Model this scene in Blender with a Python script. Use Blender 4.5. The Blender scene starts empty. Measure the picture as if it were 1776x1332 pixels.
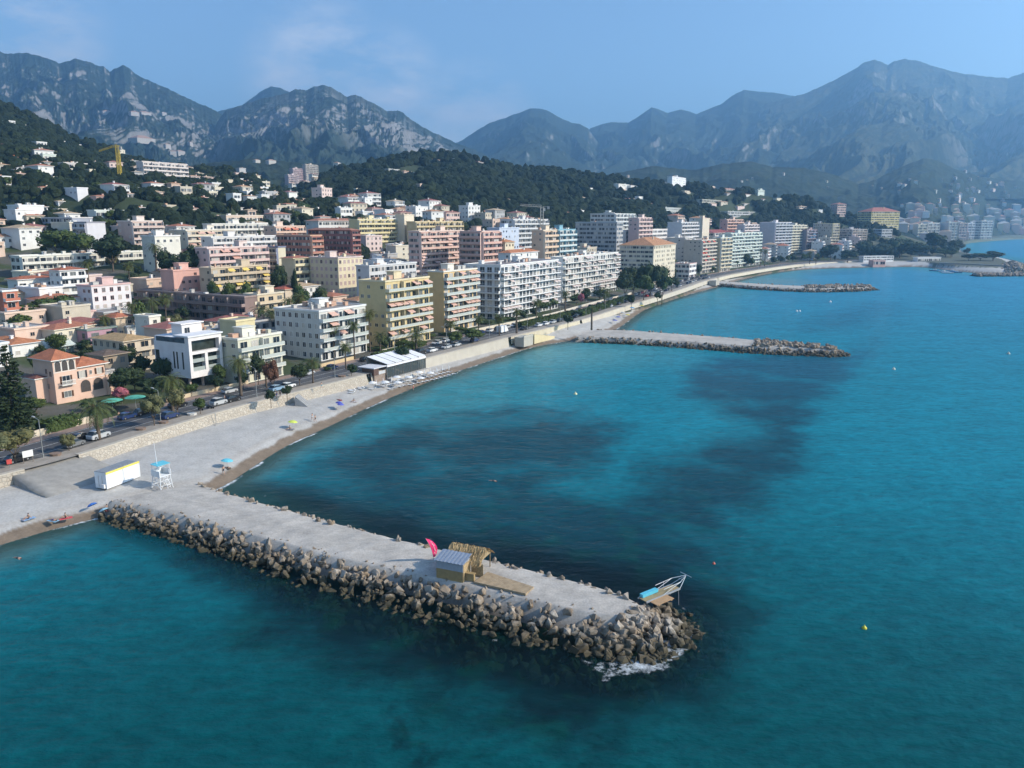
import bpy, bmesh, math, random
import numpy as np
from mathutils import Vector, Matrix
random.seed(7); RNG = np.random.default_rng(11)
SC = bpy.context.scene; COL = SC.collection
R = math.radians

# ---------------------------------------------------------------- camera, world, sun, exposure
F_PX, CAM_H, PITCH = 1367.0, 48.0, R(11.8)
cam = bpy.data.cameras.new('camera'); cam.sensor_fit = 'HORIZONTAL'; cam.sensor_width = 36.0
cam.lens = 36.0 * F_PX / 1776.0; cam.clip_start = 1.0; cam.clip_end = 60000.0
co = bpy.data.objects.new('camera', cam); COL.objects.link(co)
co.location = (0, 0, CAM_H); co.rotation_euler = (R(90) - PITCH, 0, 0); SC.camera = co

SUN_EL, SUN_AZ = R(31), R(97)          # azimuth from +Y towards +X
sd = Vector((math.sin(SUN_AZ)*math.cos(SUN_EL), math.cos(SUN_AZ)*math.cos(SUN_EL), math.sin(SUN_EL)))
sun = bpy.data.lights.new('sun', 'SUN'); sun.energy = 5.0; sun.angle = R(0.53); sun.color = (1.0, 0.895, 0.74)
so = bpy.data.objects.new('sun', sun); COL.objects.link(so)
so.rotation_euler = sd.to_track_quat('Z', 'Y').to_euler()

W = bpy.data.worlds.new('World'); SC.world = W; W.use_nodes = True
def world():
    nt = W.node_tree; N = nt.nodes; L = nt.links
    bg = N['Background']; bg.inputs['Strength'].default_value = 0.15
    sky = N.new('ShaderNodeTexSky'); sky.sky_type = 'NISHITA'; sky.sun_disc = False
    sky.sun_elevation = SUN_EL; sky.sun_rotation = SUN_AZ; sky.altitude = 50
    sky.air_density = 1.0; sky.dust_density = 0.8; sky.ozone_density = 3.0
    tc = N.new('ShaderNodeTexCoord')
    # thin low clouds: noise over the view direction, kept to a low band above the ridges
    mp = N.new('ShaderNodeMapping'); mp.inputs['Scale'].default_value = (1, 1, 2.6); mp.inputs['Location'].default_value = (.37, .1, .22)
    L.new(tc.outputs['Generated'], mp.inputs['Vector'])
    no = N.new('ShaderNodeTexNoise'); no.inputs['Scale'].default_value = 9.0; no.inputs['Detail'].default_value = 9; no.inputs['Roughness'].default_value = 0.62
    L.new(mp.outputs[0], no.inputs['Vector'])
    cr = N.new('ShaderNodeValToRGB'); cr.color_ramp.elements[0].position = 0.36; cr.color_ramp.elements[1].position = 0.66
    L.new(no.outputs['Fac'], cr.inputs['Fac'])
    def spot(d, lo, hi):                     # soft patch of sky round a direction
        vm = N.new('ShaderNodeVectorMath'); vm.operation = 'DOT_PRODUCT'
        L.new(tc.outputs['Generated'], vm.inputs[0]); vm.inputs[1].default_value = Vector(d).normalized()
        mr = N.new('ShaderNodeMapRange'); mr.interpolation_type = 'SMOOTHSTEP'
        mr.inputs['From Min'].default_value = lo; mr.inputs['From Max'].default_value = hi
        L.new(vm.outputs['Value'], mr.inputs['Value']); return mr.outputs[0]
    outs = [spot((-0.225, 1, 0.160), 0.9945, 0.9994), spot((-0.16, 1, 0.140), 0.9955, 0.9994), spot((-0.60, 1, 0.225), 0.9945, 0.9994), spot((-0.05, 1, 0.10), 0.9955, 0.9994)]
    acc = outs[0]
    for o in outs[1:]:
        m = N.new('ShaderNodeMath'); m.operation = 'MAXIMUM'; L.new(acc, m.inputs[0]); L.new(o, m.inputs[1]); acc = m.outputs[0]
    mu = N.new('ShaderNodeMath'); mu.operation = 'MULTIPLY'; L.new(acc, mu.inputs[0]); L.new(cr.outputs['Color'], mu.inputs[1])
    m2 = N.new('ShaderNodeMath'); m2.operation = 'MULTIPLY'; L.new(mu.outputs[0], m2.inputs[0]); m2.inputs[1].default_value = 0.9
    mx = N.new('ShaderNodeMix'); mx.data_type = 'RGBA'
    L.new(m2.outputs[0], mx.inputs['Factor']); L.new(mix_col(nt, 1.0, sky.outputs[0], (.95, 1.0, 1.02), 'MULTIPLY'), mx.inputs['A']); mx.inputs['B'].default_value = (5.6, 5.7, 6.0, 1)
    L.new(mx.outputs['Result'], bg.inputs['Color'])
SC.view_settings.view_transform = 'Standard'; SC.view_settings.look = 'None'; SC.view_settings.gamma = 1.0
SC.view_settings.exposure = 0.33
SC.render.engine = 'CYCLES'
cy = SC.cycles
cy.max_bounces = 5; cy.diffuse_bounces = 2; cy.glossy_bounces = 2; cy.transparent_max_bounces = 12; cy.volume_bounces = 2; cy.transmission_bounces = 2
cy.use_denoising = True
cy.caustics_reflective = False; cy.caustics_refractive = False

# ---------------------------------------------------------------- picture <-> place
CP, SP = math.cos(PITCH), math.sin(PITCH)
def ray(px, py):
    v = (666 - py) / F_PX
    return ((px - 888) / F_PX, CP + v*SP, -SP + v*CP)
def at(px, py, z=0.0):
    d = ray(px, py); t = (z - CAM_H) / d[2]
    return (d[0]*t, d[1]*t)
def atD(px, py, D):                          # point of the sight line at depth D
    d = ray(px, py); t = D / d[1]
    return (d[0]*t, D, CAM_H + d[2]*t)
def poly(pts, z=0.0): return np.array([at(a, b, z) for a, b in pts])

# ---------------------------------------------------------------- noise
def _g(ix, iy, seed):
    h = (ix.astype(np.int64)*374761393 + iy.astype(np.int64)*668265263 + seed*982451653) & 0xffffffff
    h = ((h ^ (h >> 13)) * 1274126177) & 0xffffffff
    h = h ^ (h >> 16)
    a = (h & 0xffff) / 65536.0 * 2*np.pi
    return np.cos(a), np.sin(a)
def pn(x, y, seed=0):
    x = np.asarray(x, float); y = np.asarray(y, float)
    ix = np.floor(x); iy = np.floor(y); fx = x-ix; fy = y-iy
    u = fx*fx*fx*(fx*(fx*6-15)+10); v = fy*fy*fy*(fy*(fy*6-15)+10)
    r = []
    for dy in (0, 1):
        for dx in (0, 1):
            gx, gy = _g(ix+dx, iy+dy, seed); r.append(gx*(fx-dx)+gy*(fy-dy))
    a = r[0]+(r[1]-r[0])*u; b = r[2]+(r[3]-r[2])*u
    return (a+(b-a)*v)*1.5
def fbm(x, y, o=5, seed=0, gain=.5):
    s = 0; a = 1; t = 0
    for k in range(o):
        s = s + a*pn(x*2**k, y*2**k, seed+k); t += a; a *= gain
    return s/t
def ridged(x, y, o=5, seed=0, gain=.55):
    s = 0; a = 1; t = 0
    for k in range(o):
        s = s + a*(1-np.abs(pn(x*2**k, y*2**k, seed+k))*1.4); t += a; a *= gain
    return s/t
def sstep(a, b, x):
    t = np.clip((np.asarray(x, float)-a)/(b-a), 0, 1); return t*t*(3-2*t)

# ---------------------------------------------------------------- tags and mesh helpers
def tag(o, label=None, cat=None, group=None, kind=None):
    if label: o['label'] = label
    if cat: o['category'] = cat
    if group: o['group'] = group
    if kind: o['kind'] = kind
    return o
def empty(name, loc, rz=0.0, label=None, cat=None, group=None):
    o = bpy.data.objects.new(name, None); COL.objects.link(o); o.empty_display_size = 0.3
    o.location = loc; o.rotation_euler = (0, 0, rz); return tag(o, label, cat, group)
def link(name, me, parent=None, loc=(0, 0, 0), rz=0.0, scale=None):
    o = bpy.data.objects.new(name, me); COL.objects.link(o)
    o.parent = parent; o.location = loc; o.rotation_euler = (0, 0, rz)
    if scale is not None: o.scale = scale
    return o
def mesh_np(name, v, f, mats=(), smooth=False):
    v = np.asarray(v, np.float32); f = np.asarray(f, np.int32)
    me = bpy.data.meshes.new(name); k = f.shape[1]
    me.vertices.add(len(v)); me.vertices.foreach_set('co', v.ravel())
    me.loops.add(f.size); me.loops.foreach_set('vertex_index', f.ravel())
    me.polygons.add(len(f)); me.polygons.foreach_set('loop_start', np.arange(0, f.size, k, dtype=np.int32))
    me.polygons.foreach_set('use_smooth', np.full(len(f), smooth))
    for m in mats: me.materials.append(m)
    me.update(calc_edges=True); return me
def grid_faces(n, m):                        # n rows of m vertices
    i = np.arange(n-1)[:, None]*m + np.arange(m-1)[None]
    return np.stack([i, i+1, i+m+1, i+m], -1).reshape(-1, 4)
def set_col(me, name, c):
    a = me.attributes.new(name, 'FLOAT_COLOR', 'POINT')
    if c.shape[1] == 3: c = np.concatenate([c, np.ones((len(c), 1))], 1)
    a.data.foreach_set('color', c.astype(np.float32).ravel())
def set_flt(me, name, c):
    a = me.attributes.new(name, 'FLOAT', 'POINT'); a.data.foreach_set('value', np.asarray(c, np.float32).ravel())

class MB:                                    # collects shapes of ONE part
    def __init__(s): s.v = []; s.f = []; s.m = []
    def quad(s, a, b, c, d, m=0):
        i = len(s.v); s.v += [a, b, c, d]; s.f.append((i, i+1, i+2, i+3)); s.m.append(m)
    def ngon(s, pts, m=0):
        i = len(s.v); s.v += list(pts); s.f.append(tuple(range(i, i+len(pts)))); s.m.append(m)
    def box(s, x0, x1, y0, y1, z0, z1, m=0, top=None, nob=False):
        i = len(s.v)
        s.v += [(x0,y0,z0),(x1,y0,z0),(x1,y1,z0),(x0,y1,z0),(x0,y0,z1),(x1,y0,z1),(x1,y1,z1),(x0,y1,z1)]
        fs = [(0,1,5,4),(1,2,6,5),(2,3,7,6),(3,0,4,7),(4,5,6,7)] + ([] if nob else [(3,2,1,0)])
        for k, q in enumerate(fs): s.f.append(tuple(i+a for a in q)); s.m.append(top if (k == 4 and top is not None) else m)
    def bar(s, p, q, r, m=0, n=5, r2=None):
        p = Vector(p); q = Vector(q); d = (q-p)
        if d.length < 1e-6: return
        a = d.orthogonal().normalized(); b = d.normalized().cross(a); i = len(s.v); r2 = r if r2 is None else r2
        for c, rr in ((p, r), (q, r2)):
            for k in range(n):
                t = 2*math.pi*k/n; s.v.append(tuple(c + a*math.cos(t)*rr + b*math.sin(t)*rr))
        for k in range(n): s.f.append((i+k, i+(k+1)%n, i+n+(k+1)%n, i+n+k)); s.m.append(m)
        s.f.append(tuple(i+n+k for k in range(n))); s.m.append(m); s.f.append(tuple(i+n-1-k for k in range(n))); s.m.append(m)
    def loft(s, rings, m=0, cap=True, closed=True):
        i = len(s.v); n = len(rings[0])
        for r in rings: s.v += [tuple(p) for p in r]
        for j in range(len(rings)-1):
            for k in range(n if closed else n-1):
                a = i+j*n+k; b = i+j*n+(k+1)%n; s.f.append((a, b, b+n, a+n)); s.m.append(m)
        if cap:
            s.f.append(tuple(i+k for k in reversed(range(n)))); s.m.append(m)
            s.f.append(tuple(i+(len(rings)-1)*n+k for k in range(n))); s.m.append(m)
    def mesh(s, name, mats, smooth=False):
        me = bpy.data.meshes.new(name); me.from_pydata(s.v, [], s.f)
        for m in (mats if isinstance(mats, (list, tuple)) else [mats]): me.materials.append(m)
        me.polygons.foreach_set('material_index', s.m)
        if smooth: me.polygons.foreach_set('use_smooth', [True]*len(s.f))
        me.update(); return me
    def put(s, name, mats, parent=None, loc=(0,0,0), rz=0.0, smooth=False):
        return link(name, s.mesh(name, mats, smooth), parent, loc, rz)
def dup(o, parent=None, loc=None, rz=None):
    c = o.copy(); COL.objects.link(c); c.parent = parent
    if loc is not None: c.location = loc
    if rz is not None: c.rotation_euler = (0, 0, rz)
    for ch in o.children: dup(ch, c)
    return c

# ---------------------------------------------------------------- materials
MATS = {}
def newmat(name):
    m = bpy.data.materials.new(name); m.use_nodes = True; nt = m.node_tree
    b = nt.nodes['Principled BSDF']; return m, nt, nt.nodes, nt.links, b
def noise_node(nt, scale, detail=4, rough=.55, coord='Object', vec=None, stretch=None):
    N, L = nt.nodes, nt.links
    n = N.new('ShaderNodeTexNoise'); n.inputs['Scale'].default_value = scale; n.inputs['Detail'].default_value = detail; n.inputs['Roughness'].default_value = rough
    if vec is None:
        t = N.new('ShaderNodeTexCoord'); vec = t.outputs[coord]
    if stretch:
        mp = N.new('ShaderNodeMapping'); mp.inputs['Scale'].default_value = stretch; L.new(vec, mp.inputs['Vector']); vec = mp.outputs[0]
    L.new(vec, n.inputs['Vector']); return n
def math_node(nt, op, a, b=None, clamp=False):
    m = nt.nodes.new('ShaderNodeMath'); m.operation = op; m.use_clamp = clamp
    for i, s in enumerate((a, b)):
        if s is None: continue
        if hasattr(s, 'is_output'): nt.links.new(s, m.inputs[i])
        else: m.inputs[i].default_value = s
    return m.outputs[0]
def mix_col(nt, fac, a, b, mode='MIX'):
    m = nt.nodes.new('ShaderNodeMix'); m.data_type = 'RGBA'; m.blend_type = mode
    for nm, s in (('Factor', fac), ('A', a), ('B', b)):
        if hasattr(s, 'is_output'): nt.links.new(s, m.inputs[nm])
        elif nm == 'Factor': m.inputs[nm].default_value = s
        else: m.inputs[nm].default_value = (*s, 1)
    return m.outputs['Result']
def maprange(nt, v, a, b, c=0.0, d=1.0):
    m = nt.nodes.new('ShaderNodeMapRange'); nt.links.new(v, m.inputs['Value'])
    for k, x in zip(('From Min','From Max','To Min','To Max'), (a, b, c, d)): m.inputs[k].default_value = x
    return m.outputs[0]
def bump(nt, b, h, strength=.3, dist=.1):
    n = nt.nodes.new('ShaderNodeBump'); n.inputs['Strength'].default_value = strength; n.inputs['Distance'].default_value = dist
    nt.links.new(h, n.inputs['Height']); nt.links.new(n.outputs[0], b.inputs['Normal'])
def flat(col, rough=.7, metal=0.0, var=.12, scale=2.0, bmp=0.0, coord='Object'):
    key = ('flat', tuple(col), rough, metal, var, scale, bmp)
    if key in MATS: return MATS[key]
    m, nt, N, L, b = newmat('surface')
    b.inputs['Roughness'].default_value = rough; b.inputs['Metallic'].default_value = metal
    n = noise_node(nt, scale, 5, .6, coord)
    c = mix_col(nt, maprange(nt, n.outputs['Fac'], .3, .7), tuple(x*(1-var) for x in col), tuple(min(1, x*(1+var)) for x in col))
    L.new(c, b.inputs['Base Color'])
    if bmp: bump(nt, b, n.outputs['Fac'], bmp, .05)
    MATS[key] = m; return m
def plaster(col):                             # painted render, rain streaks and patches of its own
    key = ('pl', tuple(col))
    if key in MATS: return MATS[key]
    m, nt, N, L, b = newmat('painted_render'); b.inputs['Roughness'].default_value = .85
    n1 = noise_node(nt, .35, 4, .6); n2 = noise_node(nt, 1.2, 5, .65, stretch=(1, 1, .12))
    c = mix_col(nt, maprange(nt, n1.outputs['Fac'], .3, .7), tuple(x*.90 for x in col), tuple(min(.85, x*1.06) for x in col))
    c = mix_col(nt, maprange(nt, n2.outputs['Fac'], .55, .8, 0, .35), c, tuple(x*.72 for x in col))
    L.new(c, b.inputs['Base Color']); MATS[key] = m; return m
def tiles(col):
    key = ('ti', tuple(col))
    if key in MATS: return MATS[key]
    m, nt, N, L, b = newmat('roof_tiles'); b.inputs['Roughness'].default_value = .85
    n1 = noise_node(nt, .8, 6, .7); n2 = noise_node(nt, 5, 2, .5)
    c = mix_col(nt, maprange(nt, n1.outputs['Fac'], .35, .68), tuple(x*.72 for x in col), tuple(min(.8, x*1.2) for x in col))
    c = mix_col(nt, maprange(nt, n2.outputs['Fac'], .5, .75, 0, .5), c, tuple(x*.6 for x in col))
    L.new(c, b.inputs['Base Color'])
    w = N.new('ShaderNodeTexWave'); w.inputs['Scale'].default_value = 1.6; w.bands_direction = 'X'
    t = N.new('ShaderNodeTexCoord'); L.new(t.outputs['Object'], w.inputs['Vector']); bump(nt, b, w.outputs['Fac'], .6, .12)
    MATS[key] = m; return m
def attr_mat(name, attr='Col', amt=.25, scale=.5, rough=.9, bmp=.4, bdist=.3, detail=8, scale2=6.0, amt2=.15):
    m, nt, N, L, b = newmat(name); b.inputs['Roughness'].default_value = rough
    b.inputs['Specular IOR Level'].default_value = .2
    a = N.new('ShaderNodeAttribute'); a.attribute_name = attr
    n = noise_node(nt, scale, detail, .65); n2 = noise_node(nt, scale2, 3, .6)
    f = math_node(nt, 'ADD', maprange(nt, n.outputs['Fac'], .25, .75, 1-amt, 1+amt), maprange(nt, n2.outputs['Fac'], .25, .75, -amt2, amt2))
    vm = N.new('ShaderNodeVectorMath'); vm.operation = 'SCALE'; L.new(a.outputs['Color'], vm.inputs[0]); L.new(f, vm.inputs['Scale'])
    L.new(vm.outputs[0], b.inputs['Base Color'])
    if bmp: bump(nt, b, n.outputs['Fac'], bmp, bdist)
    return m
def glass_pick(name, dark, mid, light, p1, p2, cell=0.0):   # glass, drawn curtains and closed shutters
    m, nt, N, L, b = newmat(name); b.inputs['Roughness'].default_value = .15
    if cell:
        t = N.new('ShaderNodeTexCoord'); s = N.new('ShaderNodeSeparateXYZ'); L.new(t.outputs['Object'], s.inputs[0])
        oi = N.new('ShaderNodeObjectInfo')
        k = math_node(nt, 'FLOOR', math_node(nt, 'MULTIPLY', s.outputs['X'], 1/cell))
        k = math_node(nt, 'ADD', k, math_node(nt, 'MULTIPLY', oi.outputs['Random'], 917.0))
        w = N.new('ShaderNodeTexWhiteNoise'); w.noise_dimensions = '1D'; L.new(k, w.inputs['W']); r = w.outputs['Value']
    else:
        oi = N.new('ShaderNodeObjectInfo'); r = oi.outputs['Random']
    cr = N.new('ShaderNodeValToRGB'); cr.color_ramp.interpolation = 'CONSTANT'
    e = cr.color_ramp.elements; e[0].position = 0; e[0].color = (*dark, 1); e[1].position = p1; e[1].color = (*mid, 1)
    x = e.new(p2); x.color = (*light, 1)
    L.new(r, cr.inputs['Fac']); L.new(cr.outputs['Color'], b.inputs['Base Color']); return m
GLASS = glass_pick('window_glass', (.02, .027, .035), (.16, .17, .17), (.5, .47, .42), .55, .8)
STRIP = glass_pick('window_row', (.022, .03, .04), (.17, .17, .17), (.5, .47, .43), .5, .76, 1.3)
SHUT = glass_pick('brown_shutters', (.10, .05, .03), (.16, .09, .06), (.04, .04, .045), .5, .8)
WHITE = (.74, .73, .70)
C = dict(white=WHITE, cream=(.68,.62,.50), yellow=(.62,.53,.34), tan=(.50,.37,.17), pink=(.64,.46,.41), peach=(.66,.50,.40), salmon=(.62,.30,.22),
         terracotta=(.42,.14,.07), grey=(.42,.42,.42), mauve=(.46,.28,.33), brown=(.17,.115,.10), bluegrey=(.36,.44,.52), beige=(.55,.49,.39),
         orange=(.62,.30,.13), darkred=(.30,.09,.07), greenwhite=(.58,.64,.57), palepink=(.70,.55,.50), navy=(.12,.14,.2), darkgrey=(.2,.21,.23), olive=(.4,.37,.25), lilac=(.56,.52,.62))
world()
# ---------------------------------------------------------------- coast lines (place coordinates)
def resample(P, step):
    P = np.asarray(P, float); d = np.r_[0, np.cumsum(np.hypot(*np.diff(P[:, :2], axis=0).T))]
    s = np.linspace(0, d[-1], max(2, int(d[-1]/step)+1))
    return np.stack([np.interp(s, d, P[:, k]) for k in range(P.shape[1])], 1)
def smooth(P, k=2):
    for _ in range(k):
        Q = [P[0]]
        for a, b in zip(P[:-1], P[1:]): Q += [a*.75+b*.25, a*.25+b*.75]
        P = np.array(Q+[P[-1]])
    return P
WALL = np.vstack([[(-150, 20), (-113, 85)], poly([(0,826),(67,810),(130,793),(250,755),(400,710),(500,685),(620,655),(740,622),(830,600),(890,584),(950,570),(1020,553),(1080,533),(1160,510),(1240,482),(1330,466),(1400,457),(1500,452),(1600,452),(1628,458),(1743,465),(1752,456),(1735,447),(1688,441),(1658,434),(1664,421),(1690,416.5),(1776,411),(2100,402)], 4.5)])
WALL = smooth(WALL, 1)
SHORE = np.vstack([[(-140, 5), (-102, 75)], poly([(0,945),(100,915),(190,893),(280,872),(380,850),(430,815),(500,770),(560,745),(640,705),(700,680),(760,655),(850,625),(920,602),(980,592),(1040,584),(1075,568),(1100,548),(1130,530),(1200,509),(1240,499),(1270,489),(1330,474),(1400,466),(1500,463.5),(1600,462),(1640,468),(1700,474),(1772,476),(1779,460),(1745,449),(1690,443),(1661,436),(1668,423),(1690,418),(1776,412),(2100,403)], 0)])
SHORE = smooth(SHORE, 2)
FAR = [(3000, 6000), (0, 8000), (-4000, 6000), (-4000, 0)]
def inside(X, Y, P):
    P = np.asarray(P); r = np.zeros(X.shape, bool); x2, y2 = P[-1]
    for x1, y1 in P:
        if y1 != y2:
            c = ((y1 > Y) != (y2 > Y)) & (X < (x2-x1)*(Y-y1)/(y2-y1)+x1); r ^= c
        x2, y2 = x1, y1
    return r
def dist(X, Y, P):
    X = np.asarray(X, np.float32); Y = np.asarray(Y, np.float32); d = np.full(X.shape, 1e9, np.float32)
    for (x1, y1), (x2, y2) in zip(P[:-1], P[1:]):
        dx, dy = x2-x1, y2-y1; l = dx*dx+dy*dy+1e-9
        t = np.clip(((X-x1)*dx+(Y-y1)*dy)/l, 0, 1)
        np.minimum(d, (X-x1-t*dx)**2+(Y-y1-t*dy)**2, out=d)
    return np.sqrt(d)
def sdist(X, Y, P):
    d = dist(X, Y, P); return np.where(inside(X, Y, np.vstack([P, FAR])), d, -d)

# ---------------------------------------------------------------- terrain
def aof(px, py):
    d = ray(px, py); return d[0]/d[1]
CTRL = [(100,185,5.5),(-200,190,10),(0,195,6.5),(180,280,10),(30,262,13),(140,300,15),(140,350,24),(30,335,22),(250,345,21),(100,395,34),(350,392,26),(0,420,44),(150,520,63),
 (0,580,95),(-200,500,70),(250,560,68),(400,520,52),(300,450,40),(420,330,13),(400,280,7),(560,300,7),(560,350,9),(480,400,20),(650,420,14),(700,512,28),(780,410,12),(560,540,45),(600,650,58),
 (800,620,46),(900,520,24),(950,640,36),(1000,480,9),(1050,640,32),(1150,600,9),(1250,720,6),(1330,880,6),(1400,820,5.5),(1480,940,7),(1200,900,34),(1450,900,9),(1600,950,6),(1525,1090,36),(1455,1000,36),(1610,1090,14),(1650,1000,10),(1700,1250,8),
 (300,185,5),(330,200,5),(560,245,5),(660,268,5),(770,306,5),(870,345,5),(970,400,5),(1100,450,5),(1200,540,5),(1330,680,5),(700,330,7),(850,420,9),(1450,780,5.5),(1750,1900,8),(-200,900,75),(0,1100,70),(300,800,60),(300,1100,60),(600,900,50),(600,1200,48),(900,900,36),(900,1200,30),(1200,1200,24),(1450,1300,12),(-200,1300,75),(1000,1500,20)]
def tps():
    P = []
    for px, D, z in CTRL:
        P.append((aof(px, 400)*D, D, z))
    P = np.array(P); x = P[:, 0]/100; y = P[:, 1]/100
    def U(r2): return r2*np.log(r2+1e-9)*.5
    n = len(P); K = U((x[:, None]-x)**2+(y[:, None]-y)**2)+np.eye(n)*.05
    A = np.zeros((n+3, n+3)); A[:n, :n] = K; A[:n, n:] = np.stack([np.ones(n), x, y], 1); A[n:, :n] = A[:n, n:].T
    w = np.linalg.solve(A, np.r_[P[:, 2], 0, 0, 0])
    def f(X, Y):
        X = np.asarray(X, float)/100; Y = np.asarray(Y, float)/100
        s = w[n]+w[n+1]*X+w[n+2]*Y
        for k in range(n): s = s+w[k]*U((X-x[k])**2+(Y-y[k])**2)
        return s
    return f
TPS = tps()
def base_z(X, Y, full=False):
    X = np.asarray(X, float); Y = np.asarray(Y, float)
    dw = sdist(X, Y, WALL); ds = sdist(X, Y, SHORE)
    far = sstep(1200, 1600, Y)
    inl = 4.6+(np.clip(TPS(X, Y), 4.6, 140)*(1-far)+8*far-4.6)*sstep(18, 45, dw)
    beach = np.interp(ds, [-60, -12, 0, 2.2, 4.5, 9, 20], [-7, -1.8, 0, .75, 1.35, 1.9, 2.5])+sstep(3, 12, ds)*sstep(230, 330, Y)*1.0
    z = np.where(dw > 0, beach+(inl-beach)*sstep(.1, 1.3, dw), np.minimum(beach, 3.5))
    return (z, dw, ds) if full else z

LAYERS = {}
def layer(name, pts, Dr, Df, zf, amp, sx, seed, prof=1.0, ext=1.2, det=2.0, drop=.6, xr=None):
    pts = np.array(pts, float)
    px0, px1 = pts[0, 0], pts[-1, 0]
    def lut(v):
        v = np.array(v, float)
        return (lambda p: np.full(np.shape(p), float(v))) if v.ndim == 0 else (lambda p: np.interp(p, v[:, 0], v[:, 1]))
    fr, ff, fz = lut(Dr), lut(Df), lut(zf)
    pp = np.linspace(px0, px1, 1400); yy = np.interp(pp, pts[:, 0], pts[:, 1])
    yy = yy + det*fbm(pp/14, pp*0+seed, 4, seed)
    v = (666-yy)/F_PX; dy = CP+v*SP; aa = (pp-888)/F_PX/dy; zr = CAM_H+(-SP+v*CP)/dy*fr(pp)
    def f(X, Y):
        X = np.asarray(X, float); Y = np.asarray(Y, float); a = X/np.maximum(Y, 1)
        p = np.interp(a, aa, pp); D1 = fr(p); D0 = ff(p); Z1 = np.interp(a, aa, zr); Z0 = fz(p)
        t = (Y-D0)/(D1-D0); tc = np.clip(t, 0, 1)
        z = np.where(t < 0, Z0+(Z1-Z0)*t*5, Z0+(Z1-Z0)*tc**prof)
        wx = fbm(X/(sx*2.2), Y/(sx*2.2), 3, seed+9)*.9
        n = ridged(a*D1/sx+wx, Y/(sx*2.1)+wx*.6, 6, seed)
        w = np.clip(tc, 0, 1)**.7*np.clip(1-tc, 0, 1)**.55*1.6
        z = z-amp*(1-n)*w
        z = np.where(t > 1, z-(t-1)*(D1-D0)*drop, z)
        z = np.where((t < -0.3) | (a < aa[0]) | (a > aa[-1]), -50, z)
        return z, t, n
    LAYERS[name] = f; f.aa = aa; f.rng = (lambda p: (ff(p), fr(p))); f.pp = pp; f.ext = ext
    return f
HL = layer('hl', [(-420,-20),(-250,60),(-100,130),(0,180),(60,205),(130,240),(200,266),(260,283),(330,292),(400,298),(445,306),(480,330),(540,356),(600,380),(680,410)],
           [(-420,1000),(200,950),(440,800),(680,650)], [(-420,430),(0,470),(300,480),(680,560)], [(-420,60),(0,62),(200,62),(440,48),(680,30)], 26, 120, 3, 1.0, det=1.5)
HG = layer('hg', [(400,385),(470,345),(500,332),(560,303),(620,292),(650,285),(700,272),(740,269),(780,270),(840,280),(900,295),(960,297),(1000,302),(1060,312),(1130,318),(1200,324),(1260,327),(1320,336),(1400,351),(1450,366),(1500,388),(1540,404)],
           [(400,1000),(700,1080),(1000,1150),(1540,1150)], [(400,620),(600,630),(900,640),(1100,700),(1240,820),(1320,940),(1540,990)], [(400,50),(700,50),(900,36),(1100,24),(1300,10),(1540,8)], 34, 140, 5, .9, det=2.0)
def ground_z(X, Y):
    z = base_z(X, Y)
    for f in (HL, HG): z = np.maximum(z, f(X, Y)[0])
    return z
def gz(x, y): return float(ground_z(np.array([x]), np.array([y]))[0])
def hit(px, py, y0=70.0, y1=1250.0):         # where a sight line meets the ground
    Y = np.exp(np.linspace(math.log(y0), math.log(y1), 700)); d = ray(px, py)
    X = d[0]/d[1]*Y; Z = CAM_H+d[2]/d[1]*Y; g = ground_z(X, Y)
    k = np.argmax(Z <= g)
    if not (Z <= g).any(): return None
    a = max(k-1, 0); t = (Z[a]-g[a])/max(1e-6, (Z[a]-g[a])-(Z[k]-g[k])) if k > 0 else 0
    y = Y[a]+(Y[k]-Y[a])*t
    return (d[0]/d[1]*y, y, CAM_H+d[2]/d[1]*y)

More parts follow.
